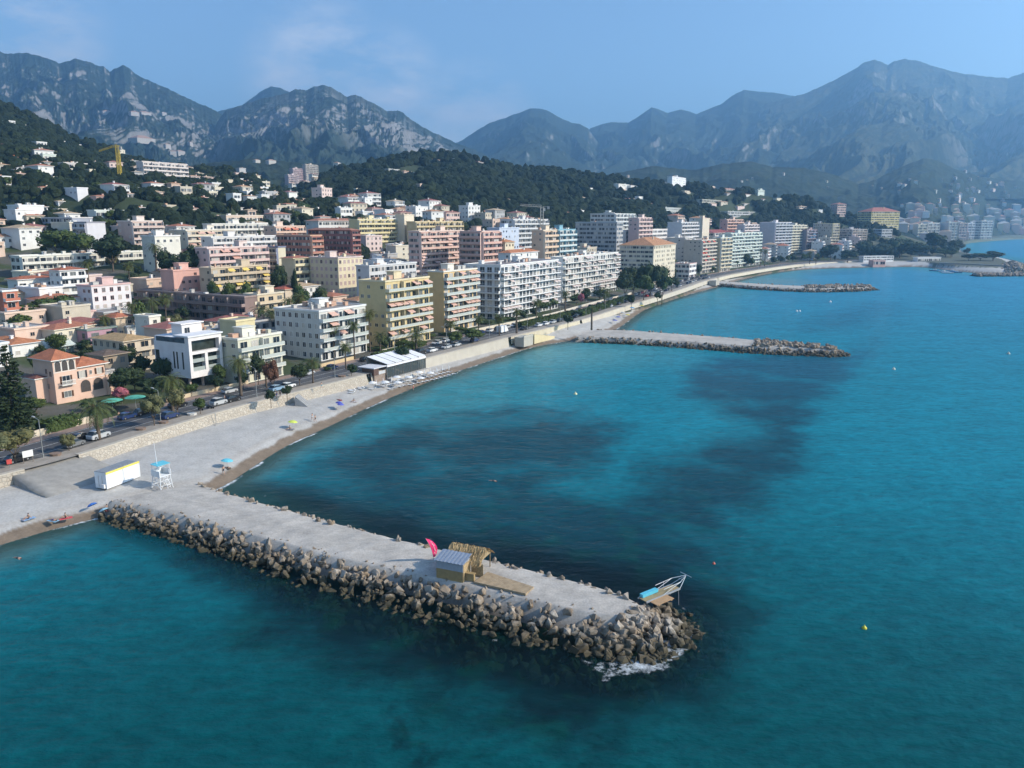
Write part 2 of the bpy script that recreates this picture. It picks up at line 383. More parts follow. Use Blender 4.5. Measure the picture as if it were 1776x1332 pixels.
def make_ground():
    na, ny = 900, 680
    a = np.r_[np.linspace(-1.7, -.95, 60)[:-1], np.linspace(-.95, .95, na), np.linspace(.95, 1.7, 60)[1:]]; na = len(a); Y = np.exp(np.linspace(math.log(60), math.log(3000), ny))
    Yg, ag = np.meshgrid(Y, a, indexing='ij'); Xg = ag*Yg
    X, Y = Xg.ravel(), Yg.ravel()
    z, dw, ds = base_z(X, Y, True)
    h1, h2 = HL(X, Y)[0], HG(X, Y)[0]; hill = np.maximum(h1, h2) > z
    z = np.maximum(z, np.maximum(h1, h2))
    n = fbm(X/6, Y/6, 4, 21); n2 = fbm(X/1.7, Y/1.7, 3, 22)
    dry = np.array([.44, .425, .40]); wet = np.array([.20, .155, .115]); garden = np.array([.055, .075, .032]); soil = np.array([.045, .06, .03]); pav = np.array([.11, .105, .09])
    wb = sstep(2.9, 2.1, ds+n*1.3)[:, None]
    cb = dry*(1+.10*n[:, None]) ; cb = cb*(1-wb)+wet*(1+.25*n2[:, None])*wb
    berm = (np.exp(-((ds-4.4-n*1.2)/.8)**2)*.22)[:, None]; cb = cb*(1-berm)+wet*1.2*berm
    u = sstep(-.12, .18, fbm(X/22, Y/22, 4, 30)+.05)[:, None]
    ci = garden*u+pav*(1-u); ci = np.where(hill[:, None], soil, ci)
    pen = ((Y > 650) & (dw > 0) & (X > 395) & (Y < 1000))[:, None]; ci = np.where(pen, np.array([.11, .115, .08]), ci)
    c = np.where((dw > 0)[:, None], ci, cb)
    b2 = (np.exp(-((ds-9-n*2.2)/.7)**2)*.10*(n2 > -.1)+.07*sstep(.15, .45, fbm(X/9, Y/9, 4, 27)))[:, None]*(dw < 0)[:, None]; c = c*(1-b2)+wet*.9*b2
    sea = sstep(.2, -6, ds)[:, None]; c = c*(1-sea)+np.array([.12, .14, .10])*sea
    me = mesh_np('ground', np.stack([X, Y, z], 1), grid_faces(ny, na), [attr_mat('ground_pebbles_soil', amt=.14, scale=.35, scale2=2.5, amt2=.16, bmp=.5, bdist=.25)], True)
    set_col(me, 'Col', c); o = link('ground', me); tag(o, kind='structure')
    m, nt, N, L, b = newmat('sea_bed'); b.inputs['Base Color'].default_value = (.02, .06, .06, 1)
    q = MB(); q.quad((-9000, -600, -12), (9000, -600, -12), (9000, 10500, -12), (-9000, 10500, -12)); tag(q.put('seabed', m), kind='structure')
make_ground()

# ---------------------------------------------------------------- sea
G1F = [(190,868),(250,880),(330,898),(400,918),(500,944),(600,972),(700,990),(800,1012),(900,1036),(1000,1058),(1060,1068),(1110,1066)]
G1B = [(345,838),(400,858),(500,884),(600,912),(700,938),(800,960),(900,984),(1000,1008),(1060,1024),(1100,1042),(1118,1056)]
G1WATER = [(200,893),(330,930),(480,985),(640,1040),(800,1092),(950,1133),(1060,1168),(1130,1150),(1190,1105),(1192,1060),(1130,1030),(950,985),(700,925),(480,865),(370,846)]
G2F = [(1000,583),(1060,585),(1150,589),(1250,596),(1330,602),(1400,604),(1448,606)]
G2B = [(1030,572),(1090,572),(1150,577),(1250,584),(1330,591),(1400,598),(1448,603)]
G3F = [(1235,490),(1290,495),(1340,498),(1400,500.5),(1460,500),(1508,498)]
G3B = [(1240,486),(1300,491),(1350,494),(1400,496),(1460,494.5),(1508,495.5)]
def groyne_water(Fp, Bp, zt, ex):
    A = poly(Fp, zt); B = poly(Bp, zt); return np.vstack([A, B[::-1]])
SEAG = [poly(G1WATER, 0), groyne_water(G2F, G2B, 2.2, 3), groyne_water(G3F, G3B, 2.2, 3)]
DARK = [([(425,868),(500,812),(570,780),(650,745),(760,714),(900,702),(1010,709),(1085,735),(1088,775),(1040,815),(1000,835),(1000,855),(1060,860),(1110,800),(1170,768),(1275,748),(1288,733),(1225,712),(1185,690),(1160,665),(1190,640),(1230,618),(1330,614),(1480,612),(1510,580),(1530,600),(1490,645),(1450,690),(1400,750),(1420,800),(1385,860),(1300,905),(1318,960),(1285,1010),(1305,1060),(1262,1100),(1285,1180),(1215,1240),(1140,1262),(1080,1290),(960,1290),(830,1250),(700,1215),(560,1180),(430,1130),(390,1060),(330,990),(240,930),(200,893)], 8.0, .94),
        ([(640,1262),(720,1250),(800,1300),(830,1330),(760,1330),(680,1290)], 2.0, .75),
        ([(1360,572),(1420,540),(1500,520),(1565,524),(1570,545),(1520,566),(1430,580)], 14.0, .55),
        ([(1500,560),(1560,545),(1590,565),(1520,600)], 14.0, .3),
        ([(1380,470),(1500,468),(1520,474),(1400,480)], 8.0, .5)]
def make_sea():
    na, ny = 760, 980
    a = np.r_[np.linspace(-2.2, -.82, 70)[:-1], np.linspace(-.82, .82, 760), np.linspace(.82, 2.2, 70)[1:]]; na = len(a); Y = np.exp(np.linspace(math.log(18), math.log(3500), ny))
    Yg, ag = np.meshgrid(Y, a, indexing='ij'); X, Y = (ag*Yg).ravel(), Yg.ravel()
    ds = -sdist(X, Y, SHORE)
    gd = np.full(X.shape, 1e3, np.float32)
    for P in SEAG:
        d = dist(X, Y, np.vstack([P, P[:1]])); gd = np.minimum(gd, np.where(inside(X, Y, P), -d, d))
    wx = fbm(X/11, Y/11, 6, 41, .6)*9+fbm(X/2.5, Y/2.5, 3, 43)*2
    wy = fbm(X/11, Y/11, 6, 47, .6)*9+fbm(X/2.5, Y/2.5, 3, 45)*2
    patch = fbm(X/22, Y/22, 4, 44)
    dk = np.zeros(X.shape)
    for pts, soft, amt in DARK:
        wy_ = 0
        P = poly(pts, 0); d = dist(X+wx, Y+wy, np.vstack([P, P[:1]])); s = np.where(inside(X+wx, Y+wy, P), d, -d)
        dk = np.maximum(dk, sstep(-soft*.6, soft*1.2, s)*amt)
    dk = np.clip(dk*(1-.45*sstep(-.05, .4, patch)), 0, 1)
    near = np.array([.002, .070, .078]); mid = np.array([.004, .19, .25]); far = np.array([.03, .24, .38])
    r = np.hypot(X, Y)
    c = near+(mid-near)*sstep(62, 190, r)[:, None]; c = c+(far-c)*sstep(180, 700, r)[:, None]  # sky reflection put into the colour: darker near, paler far off
    c = c*(1+.10*fbm(X/40, Y/60, 4, 50))[:, None]
    # pale sand under shallow water inside the bays
    sh = sstep(60, 12, ds+patch*14)*sstep(130, 210, r)
    c = c+(np.array([.03, .22, .25])-c)*(sh*.75)[:, None]
    milky = np.exp(-((X-18)**2/38**2+(Y-285)**2/28**2)); c = c+(np.array([.10, .30, .31])-c)*(milky*.75)[:, None]
    grey3 = np.exp(-((X-205)**2/32**2+(Y-625)**2/45**2)); c = c+(np.array([.13, .25, .27])-c)*(grey3*.7)[:, None]
    vs = sstep(11, 0, ds+patch*5); c = c+(np.array([.10, .17, .15])-c)*(vs*.8)[:, None]
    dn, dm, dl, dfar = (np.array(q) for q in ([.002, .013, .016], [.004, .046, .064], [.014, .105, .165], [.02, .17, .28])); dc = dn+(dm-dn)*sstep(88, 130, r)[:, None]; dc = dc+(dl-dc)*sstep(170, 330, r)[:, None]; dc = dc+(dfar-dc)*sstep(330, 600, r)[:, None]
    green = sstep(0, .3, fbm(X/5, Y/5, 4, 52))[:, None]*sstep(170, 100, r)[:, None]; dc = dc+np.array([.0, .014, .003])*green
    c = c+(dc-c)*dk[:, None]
    clear = np.maximum(sstep(7, 0, ds)*.75, sstep(11, .5, gd)*.8*sstep(240, 140, r))
    foam = np.exp(-((ds-.35-.4*fbm(X/4, Y/4, 3, 60))/.55)**2)*np.maximum(.42+.58*sstep(-.1, .25, fbm(X/11, Y/11, 2, 61)), .95*np.exp(-((Y-285)/38)**2))
    tipw = np.exp(-(((X-16)**2+(Y-80)**2)/9**2)**2)*sstep(3.6, .2, gd+1.2*fbm(X/2.2, Y/2.2, 3, 77))*sstep(-3, -1, gd)*(Y < 92)
    t2 = np.exp(-((X-119)**2+(Y-294)**2)/8**2)*sstep(5, 0, gd)*sstep(-3, -1, gd)
    wash = np.exp(-((gd-.25)/.4)**2)*.42*sstep(-.15, .3, fbm(X/5, Y/5, 3, 66))*sstep(-3, -.2, gd); foam = np.maximum(foam, wash)
    foam = np.clip(np.maximum(foam, np.maximum(tipw*.72, t2*.7)), 0, 1)
    me = mesh_np('sea', np.stack([X, Y, np.zeros(X.shape)], 1), grid_faces(ny, na), smooth=True)
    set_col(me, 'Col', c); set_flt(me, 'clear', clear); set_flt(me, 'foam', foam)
    m, nt, N, L, b = newmat('sea_water'); out = N['Material Output']; N.remove(b)
    at_ = lambda nm: (lambda n: (setattr(n, 'attribute_name', nm), n)[1])(N.new('ShaderNodeAttribute'))
    col, cl, fo = at_('Col'), at_('clear'), at_('foam')
    tc = N.new('ShaderNodeTexCoord')
    n1 = noise_node(nt, .55, 6, .62, vec=tc.outputs['Object'], stretch=(.7, 1.2, 1))
    n2 = noise_node(nt, .12, 4, .6, vec=tc.outputs['Object'], stretch=(.75, 1.2, 1))
    h = math_node(nt, 'ADD', n1.outputs['Fac'], math_node(nt, 'MULTIPLY', n2.outputs['Fac'], 2.2))
    bp = N.new('ShaderNodeBump'); bp.inputs['Strength'].default_value = .55; bp.inputs['Distance'].default_value = .55; L.new(h, bp.inputs['Height'])
    f = math_node(nt, 'MULTIPLY', maprange(nt, n1.outputs['Fac'], .32, .68, .80, 1.20), maprange(nt, n2.outputs['Fac'], .3, .7, .88, 1.12))  # light and dark of the ripples put into the colour, following wave height
    vm = N.new('ShaderNodeVectorMath'); vm.operation = 'SCALE'; L.new(col.outputs['Color'], vm.inputs[0]); L.new(f, vm.inputs['Scale'])
    df = N.new('ShaderNodeBsdfDiffuse'); L.new(vm.outputs[0], df.inputs['Color']); L.new(bp.outputs[0], df.inputs['Normal'])
    tr = N.new('ShaderNodeBsdfTransparent'); tr.inputs['Color'].default_value = (.35, .62, .58, 1)
    m1 = N.new('ShaderNodeMixShader'); L.new(cl.outputs['Fac'], m1.inputs[0]); L.new(df.outputs[0], m1.inputs[1]); L.new(tr.outputs[0], m1.inputs[2])
    gl = N.new('ShaderNodeBsdfGlossy'); gl.inputs['Roughness'].default_value = .16; gl.inputs['Color'].default_value = (.8, .9, 1, 1); L.new(bp.outputs[0], gl.inputs['Normal'])
    fr = N.new('ShaderNodeFresnel'); fr.inputs['IOR'].default_value = 1.33; L.new(bp.outputs[0], fr.inputs['Normal'])
    m2 = N.new('ShaderNodeMixShader'); L.new(math_node(nt, 'MULTIPLY', fr.outputs[0], .42), m2.inputs[0]); L.new(m1.outputs[0], m2.inputs[1]); L.new(gl.outputs[0], m2.inputs[2])
    n3 = noise_node(nt, .75, 10, .72, vec=tc.outputs['Object'])
    fm = math_node(nt, 'ADD', fo.outputs['Fac'], math_node(nt, 'MULTIPLY', math_node(nt, 'SUBTRACT', n3.outputs['Fac'], .5), 2.6))
    fm = maprange(nt, fm, .50, 1.15); wh = N.new('ShaderNodeBsdfDiffuse'); wh.inputs['Color'].default_value = (.78, .82, .84, 1)
    fm = math_node(nt, 'MULTIPLY', fm, maprange(nt, fo.outputs['Fac'], .05, .3))
    m3 = N.new('ShaderNodeMixShader'); L.new(fm, m3.inputs[0]); L.new(m2.outputs[0], m3.inputs[1]); L.new(wh.outputs[0], m3.inputs[2])
    L.new(m3.outputs[0], out.inputs['Surface'])
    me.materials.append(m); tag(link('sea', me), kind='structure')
make_sea()

# ---------------------------------------------------------------- mountains and far hills
def make_layer(f, name, na, nr, rockamt, forest, scrub, rock, seed, rocky=(.3, 1.0), tmax=None, kind='structure'):
    a = np.linspace(f.aa[0], f.aa[-1], na); t = np.linspace(0, tmax or f.ext, nr)
    ag, tg = np.meshgrid(a, t); p = np.interp(ag, f.aa, f.pp); D0, D1 = f.rng(p)
    Y = D0+(D1-D0)*tg; X = ag*Y; z, tt, n = f(X, Y)
    dzx = np.gradient(z, axis=1)/np.maximum(np.gradient(X, axis=1), .1); dzy = np.gradient(z, axis=0)/np.maximum(np.gradient(Y, axis=0), .1)
    sl = np.hypot(dzx, dzy); cx = fbm(X/420, Y/420, 5, seed+3); fine = fbm(X/34, Y/34, 6, seed+7, .6); vs = fbm(X/22, z/95, 6, seed+12, .6)
    k = sstep(.04, .26, (sl-.75)*.55+cx*.62+fine*.55+vs*.7+rockamt)*sstep(rocky[0], rocky[0]+.2, tg)*sstep(rocky[1]+.12, rocky[1]-.05, tg)
    g = sstep(-.25, .35, fine+cx*.5+.25*fbm(X/14, Y/14, 3, seed+20))
    c = np.array(forest)*(1-g)[..., None]+np.array(scrub)*g[..., None]
    rk = np.array(rock)*(1+.35*vs+.2*fine)[..., None]; c = c*(1-k)[..., None]+rk*k[..., None]
    me = mesh_np(name, np.stack([X, Y, z], -1).reshape(-1, 3), grid_faces(nr, na), [MOUNT], True)
    set_col(me, 'Col', c.reshape(-1, 3)); return tag(link(name, me), kind=kind)
MOUNT = attr_mat('mountain_scrub_rock', amt=.30, scale=.02, rough=1, bmp=.7, bdist=8, scale2=.09, amt2=.18)
FOR, SCR, ROC = (.014, .028, .020), (.036, .052, .036), (.20, .195, .19)
MA = layer('ma', [(-500,70),(-260,95),(-100,95),(-40,100),(0,88),(14,92),(40,90),(75,97),(90,104),(105,108),(128,101),(150,104),(164,112),(180,114),(190,124),(200,116),(213,112),(224,117),(232,125),(250,135),(290,152),(330,172),(372,190),(400,207),(430,236),(480,268),(540,300),(620,325)], 4300, 1700, [(-500,120),(620,90)], 260, 520, 71, 1.15, det=4)
MB2 = layer('mb2', [(300,262),(350,222),(378,192),(420,182),(440,166),(455,156),(470,149),(486,152),(500,158),(540,175),(600,215)], 5600, 3300, 150, 160, 500, 85, 1.0, det=1.5)
MBb = layer('mbb', [(290,290),(340,262),(365,238),(378,208),(392,190),(420,181),(445,172),(470,166),(500,160),(512,153),(530,156),(545,149),(560,146),(575,150),(590,160),(602,167),(617,163),(640,174),(655,182),(672,192),(690,191),(700,195),(712,206),(735,220),(760,233),(790,246),(830,262),(880,284),(940,300),(1000,318)], 4000, 1750, [(290,110),(1000,90)], 220, 430, 93, 1.0, det=3)
MC = layer('mc', [(700,290),(760,262),(800,243),(826,226),(850,212),(880,202),(905,193),(920,187),(935,187),(950,191),(965,200),(990,212),(1005,214),(1020,222),(1040,250),(1080,280),(1130,300),(1200,318)], 6000, 2600, 110, 300, 620, 103, 1.0, det=1.5)
MD = layer('md', [(940,275),(990,248),(1024,222),(1045,214),(1060,211),(1090,212),(1105,203),(1130,185),(1145,190),(1158,195),(1180,189),(1190,191),(1208,197),(1225,190),(1250,180),(1270,165),(1290,155),(1315,158),(1345,160),(1400,170),(1460,200),(1560,240)], 6700, 3300, 140, 330, 700, 117, 1.0, det=1.5)
ME = layer('me', [(1050,300),(1150,262),(1250,225),(1330,180),(1400,160),(1440,142),(1480,120),(1500,106),(1518,102),(1530,107),(1540,112),(1550,106),(1570,101),(1595,105),(1620,114),(1650,123),(1680,128),(1720,132),(1750,134),(1776,124),(1830,112),(1900,100),(2060,120),(2300,140)], 6200, 2500, 110, 420, 760, 131, 1.05, det=2)
MF = layer('mf', [(960,318),(1040,304),(1090,296),(1130,287),(1170,291),(1200,294),(1250,284),(1300,279),(1340,288),(1400,291),(1440,300),(1490,318),(1520,310),(1560,290),(1585,279),(1605,274),(1625,277),(1650,290),(1700,306),(1776,314),(1900,322),(2200,330)], [(960,2400),(1500,2400),(1776,2900),(2200,3900)], [(960,1500),(1420,1400),(1560,1350),(1660,1560),(1690,1800),(1776,2150),(2200,3000)], [(960,20),(1420,14),(1560,9),(2200,5)], 60, 260, 145, .9, det=3)
MH2 = layer('mh2', [(240,300),(300,290),(380,280),(440,274),(500,280),(560,284),(640,290),(720,300),(800,318)], 1750, 1000, 60, 50, 200, 151, .9, det=2.5)
make_layer(MA, 'mountain', 1000, 340, -.20, FOR, SCR, ROC, 71, (.30, 1.1))
make_layer(MB2, 'mountain', 200, 90, -.3, FOR, SCR, ROC, 85)
make_layer(MBb, 'mountain', 1000, 340, -.03, FOR, SCR, ROC, 93, (.42, .93))
make_layer(MC, 'mountain', 300, 140, -.42, FOR, SCR, ROC, 103)
make_layer(MD, 'mountain', 340, 140, -.46, FOR, SCR, ROC, 117)
make_layer(ME, 'mountain', 800, 300, -.40, FOR, (.075, .08, .05), ROC, 131)
make_layer(MF, 'hill', 520, 120, -.9, (.014, .026, .014), (.035, .048, .026), ROC, 145)
make_layer(MH2, 'hill', 300, 90, -.9, (.014, .026, .014), (.032, .045, .024), ROC, 151)

# ---------------------------------------------------------------- haze
def haze():
    m = bpy.data.materials.new('haze_air'); m.use_nodes = True; N = m.node_tree.nodes; N.remove(N['Principled BSDF'])
    v = N.new('ShaderNodeVolumePrincipled'); v.inputs['Color'].default_value = (.37, .68, 1.0, 1); v.inputs['Density'].default_value = HAZE
    v.inputs['Anisotropy'].default_value = .55
    m.node_tree.links.new(v.outputs[0], N['Material Output'].inputs['Volume'])
    b = MB(); b.box(-9500, 9500, -700, 11000, -13, 1420); tag(b.put('haze', m), kind='stuff')
HAZE = 1.5e-4
haze()
# ---------------------------------------------------------------- boulders and groynes
def rock_mat(name, dry, weed):
    m, nt, N, L, b = newmat(name); b.inputs['Roughness'].default_value = .9
    g = N.new('ShaderNodeNewGeometry'); s = N.new('ShaderNodeSeparateXYZ'); L.new(g.outputs['Position'], s.inputs[0])
    n = noise_node(nt, 1.3, 6, .65); oi = N.new('ShaderNodeObjectInfo')
    n0 = noise_node(nt, .55, 2, .5, vec=g.outputs['Position'])
    c = mix_col(nt, maprange(nt, n.outputs['Fac'], .3, .7), tuple(x*.7 for x in dry), tuple(x*1.18 for x in dry))
    c = mix_col(nt, maprange(nt, n0.outputs['Fac'], .4, .65), c, mix_col(nt, 1.0, c, (.78, .68, .56), 'MULTIPLY'))
    c = mix_col(nt, math_node(nt, 'MULTIPLY', oi.outputs['Random'], .45), c, mix_col(nt, 1.0, c, (.5, .43, .36), 'MULTIPLY'))
    h = math_node(nt, 'ADD', s.outputs['Z'], maprange(nt, n.outputs['Fac'], .3, .7, -.45, .45))
    c = mix_col(nt, maprange(nt, h, 1.8, .55), c, weed)           # weed and wet band near the waterline
    L.new(c, b.inputs['Base Color']); bump(nt, b, n.outputs['Fac'], .7, .18); return m
ROCK = rock_mat('limestone_boulder', (.43, .385, .33), (.07, .056, .032))
ROCK2 = rock_mat('limestone_boulder', (.34, .295, .245), (.066, .056, .032))
def rock_mesh(seed, sub=1):
    r = random.Random(seed); bm = bmesh.new()
    ax = (1, r.uniform(.65, .95), r.uniform(.5, .8))
    for k in range(15):
        v = Vector((r.gauss(0, 1), r.gauss(0, 1), r.gauss(0, 1))).normalized()
        v = Vector((max(-.8, min(.8, v.x*1.2)), max(-.8, min(.8, v.y*1.2)), max(-.75, min(.75, v.z*1.2))))
        bm.verts.new((v.x*ax[0]*.62, v.y*ax[1]*.62, v.z*ax[2]*.62))
    res = bmesh.ops.convex_hull(bm, input=bm.verts)
    bmesh.ops.delete(bm, geom=[g for g in res['geom_interior'] if isinstance(g, bmesh.types.BMVert)], context='VERTS')
    bmesh.ops.bevel(bm, geom=list(bm.edges), offset=.04, segments=1, affect='EDGES', clamp_overlap=True)
    for v in bm.verts:
        if v.co.length > .85: v.co *= .85/v.co.length
    bmesh.ops.triangulate(bm, faces=bm.faces)
    me = bpy.data.meshes.new('boulder'); bm.to_mesh(me); bm.free(); me.materials.append(ROCK if seed % 3 else ROCK2)
    return me
ROCKS = [rock_mesh(s) for s in range(12)]
def rocknp(me):
    v = np.zeros(len(me.vertices)*3); me.vertices.foreach_get('co', v)
    f = np.zeros(len(me.polygons)*3, np.int32); me.polygons.foreach_get('vertices', f)
    return v.reshape(-1, 3), f.reshape(-1, 3)
ROCKNP = [rocknp(m) for m in ROCKS]
def euler_m(a, b, c):
    return np.array(Matrix.Rotation(a, 3, 'Z') @ Matrix.Rotation(b, 3, 'Y') @ Matrix.Rotation(c, 3, 'X'))
def rock_heap(name, places, mat):            # many boulders of one mound that nobody could count
    V = []; Fc = []; o = 0
    for (x, y, z, s) in places:
        v, f = ROCKNP[int(RNG.integers(12))]
        V.append((v*s)@euler_m(*(RNG.random(3)*6.28)).T+np.array([x, y, z])); Fc.append(f+o); o += len(v)
    me = mesh_np(name, np.vstack(V), np.vstack(Fc), [mat]); return tag(link(name, me), kind='stuff')
GRAVEL = attr_mat('groyne_gravel', amt=.10, scale=.7, bmp=.45, bdist=.12, scale2=4.0, amt2=.22)
def groyne(Fp, Bp, zt, wf, label, n=150, base=-2.5, wb=None):
    A = resample(smooth(poly(Fp, zt), 2), .1); B = resample(smooth(poly(Bp, zt), 2), .1)
    k = np.linspace(0, 1, n); A = A[(k*(len(A)-1)).astype(int)]; B = B[(k*(len(B)-1)).astype(int)]
    tip = (A[-1]+B[-1])/2; ax = tip-(A[-8]+B[-8])/2; ax /= np.hypot(*ax)
    rows = []; cr = 17
    w = (B-A); wl = np.maximum(np.hypot(w[:, 0], w[:, 1]), .05)[:, None]; u = w/wl
    for t in np.linspace(0, 1, cr):
        p = A+w*t; zz = zt+.10*math.sin(math.pi*t)+.16*fbm(p[:, 0]/3, p[:, 1]/3, 3, 5)-.10*abs(2*t-1)**6
        rows.append(np.c_[p, zz])
    wb = wb or wf*.8
    pre = np.c_[A-u*wf, np.full(n, base)]; post = np.c_[B+u*wb, np.full(n, base)]
    rows = [pre]+rows+[post]; V = np.stack(rows, 1)
    end = np.zeros((1, cr+2, 3)); end[0, :, :2] = V[-1, :, :2]+ax*wf; end[0, :, 2] = base
    V = np.vstack([V, end]).reshape(-1, 3)
    me = mesh_np('groyne', V, grid_faces(n+1, cr+2), [GRAVEL], True)
    ti = np.tile(np.arange(cr+2), n+1)/(cr+1.0); g = (fbm(V[:, 0]/4, V[:, 1]/4, 4, 33)+.55*fbm(np.repeat(np.arange(n+1), cr+2)/28.0, ti*5+.5*fbm(V[:, 0]/9, V[:, 1]/9, 2, 38), 3, 37))[:, None]; d = np.array([.45, .415, .37])*(1+.28*g+.22*fbm(V[:, 0]/1.1, V[:, 1]/1.1, 3, 35)[:, None])
    low = (V[:, 2] < zt-.3)[:, None]; set_col(me, 'Col', np.where(low, np.array([.10, .085, .065]), d))
    o = tag(link('groyne', me), label, 'groyne'); return o, A, B, u, ax
g1, A1, B1, U1, AX1 = groyne(G1F, G1B, 2.5, 2.7, 'near gravel-topped stone groyne carrying the straw hut and feather flag')
g2, A2, B2, U2, AX2 = groyne(G2F, G2B, 2.2, 3.2, 'middle groyne with pale flat top and rocky tip reaching out from the curved beach', 110)
g3, A3, B3, U3, AX3 = groyne(G3F, G3B, 2.2, 3.6, 'farthest thin groyne below the blue-grey tower, ending in brown rocks', 90)
def slope_places(A, B, U, AX, zt, wf, wb, s0, s1, df, skip=0.0):
    P = []; L = len(A); seg = np.r_[0, np.cumsum(np.hypot(*np.diff(A, axis=0).T))]
    for k in range(int(seg[-1]*df[0])):               # front slope
        q = RNG.random(); i = min(L-1, int(np.searchsorted(seg, (skip+(1-skip)*q)*seg[-1]))); t = RNG.random()**.85
        s = s0+(s1-s0)*RNG.random()**1.8; grow = .6+.45*min(1, i/L*1.5)
        p = A[i]-U[i]*(t*wf*grow*1.05-.35)+RNG.normal(0, .35, 2); P.append((p[0], p[1], zt-.30-t*(zt+.45)+RNG.normal(0, .12), s*(.7+.3*grow)))
    seg = np.r_[0, np.cumsum(np.hypot(*np.diff(B, axis=0).T))]
    for k in range(int(seg[-1]*df[1])):               # back slope
        i = min(L-1, int(np.searchsorted(seg, RNG.random()*seg[-1]))); t = RNG.random()
        s = (s0+(s1-s0)*RNG.random()**2)*.8
        p = B[i]+U[i]*(t*wb*.75-.35)+RNG.normal(0, .25, 2); P.append((p[0], p[1], zt+.16-t*(zt+.3), s))
    tip = (A[-1]+B[-1])/2
    for k in range(df[2]):                            # rounded head
        th = RNG.uniform(-1.9, 1.45); r = RNG.random()**.7*wf*1.28+.4
        d = np.array([AX[0]*math.cos(th)-AX[1]*math.sin(th), AX[0]*math.sin(th)+AX[1]*math.cos(th)])
        p = tip+d*r-AX*1.2; t = r/(wf*1.28+.4); P.append((p[0], p[1], zt-.1-t*(zt+.6)+RNG.normal(0, .15), s0+(s1-s0)*RNG.random()**1.3))
    return P
P1 = slope_places(A1, B1, U1, AX1, 2.5, 6.2, 2.6, .6, 1.55, (13, 6, 430))
P1.sort(key=lambda p: -p[3]/math.hypot(p[0], p[1]))
def boulder_label(p):
    x, y, z, s = p
    if x > 9.5: return ('pale angular boulder piled round the seaward head of the near groyne', 'boulders round the head of the near groyne') if z > .75 else ('dark weed-stained boulder at the waterline of the near groyne head', 'wet boulders round the head of the near groyne')
    if dist(np.array([x]), np.array([y]), A1)[0] > dist(np.array([x]), np.array([y]), B1)[0]: return ('boulder edging the far side of the near groyne, towards the bay', 'boulders on the far edge of the near groyne')
    if z > .75: return ('sunlit limestone boulder on the camera-facing slope of the near groyne', 'upper boulders on the front slope of the near groyne')
    return ('brown wet boulder low on the camera-facing slope of the near groyne', 'lower boulders on the front slope of the near groyne')
for p in P1[:300]:
    o = bpy.data.objects.new('boulder', ROCKS[int(RNG.integers(12))]); COL.objects.link(o)
    o.location = p[:3]; o.rotation_euler = tuple(RNG.random(3)*6.28); o.scale = (p[3],)*3
    l, g = boulder_label(p); tag(o, l, 'boulder', g)
rest = P1[300:]
for k in range(260):                                  # boulders lying under water round the groyne
    i = int(RNG.integers(40, len(A1))); w = RNG.uniform(4.6, 10)
    p = A1[i]-U1[i]*w+RNG.normal(0, .6, 2); rest.append((p[0], p[1], -.9-.12*(w-4.6)+RNG.normal(0, .12), RNG.uniform(.8, 1.9)))
for k in range(150):
    th = RNG.uniform(-1.9, 1.3); r = RNG.uniform(5.8, 11.5); d = np.array([AX1[0]*math.cos(th)-AX1[1]*math.sin(th), AX1[0]*math.sin(th)+AX1[1]*math.cos(th)])
    p = (A1[-1]+B1[-1])/2+d*r; rest.append((p[0], p[1], -.75-.14*(r-5.8)+RNG.normal(0, .15), RNG.uniform(.8, 2.0)))
for k in range(70):                                   # small stones strewn where gravel meets the slope
    i = int(RNG.integers(0, len(A1))); p = A1[i]+U1[i]*RNG.uniform(-.2, 1.3); rest.append((p[0], p[1], 2.5, RNG.uniform(.2, .5)))
rock_heap('boulders', rest, ROCK2)
P2 = slope_places(A2, B2, U2, AX2, 2.2, 5.0, 3.0, .8, 1.9, (7.0, 3.0, 170))
i0 = int(len(A2)*.70)
for k in range(160):
    i = int(RNG.integers(i0, len(A2))); p = A2[i]+(B2[i]-A2[i])*RNG.random(); P2.append((p[0], p[1], 2.3+RNG.random()*.4, RNG.uniform(1, 2.2)))
rock_heap('boulders', P2, ROCK2)
P3 = slope_places(A3, B3, U3, AX3, 2.2, 6.0, 4.0, 1.0, 2.2, (5, 2, 120))
i0 = int(len(A3)*.60)
for k in range(170):
    i = int(RNG.integers(i0, len(A3))); p = A3[i]+(B3[i]-A3[i])*RNG.random(); P3.append((p[0], p[1], 2.4+RNG.random()*.6, RNG.uniform(1.2, 2.6)))
rock_heap('boulders', P3, ROCK2)
# rock mound and breakwater of the little harbour far off
PM = []
for k in range(420):
    t = RNG.random(); a, b = at(1690, 479, 0), at(1772, 478, 0); w = RNG.normal(0, 4.5)
    PM.append((a[0]+(b[0]-a[0])*t, a[1]+(b[1]-a[1])*t+w, 1.9-abs(w)*.33, RNG.uniform(1.8, 3.6)))
for k in range(420):
    t = RNG.random(); a, b = at(1768, 476, 0), at(1752, 455, 5); w = RNG.normal(0, 6); PM.append((a[0]+(b[0]-a[0])*t+w, a[1]+(b[1]-a[1])*t, 4.8-abs(w)*.32+math.sin(t*3.1)*2.5, RNG.uniform(2.2, 4)))
rock_heap('boulders', PM, ROCK2)

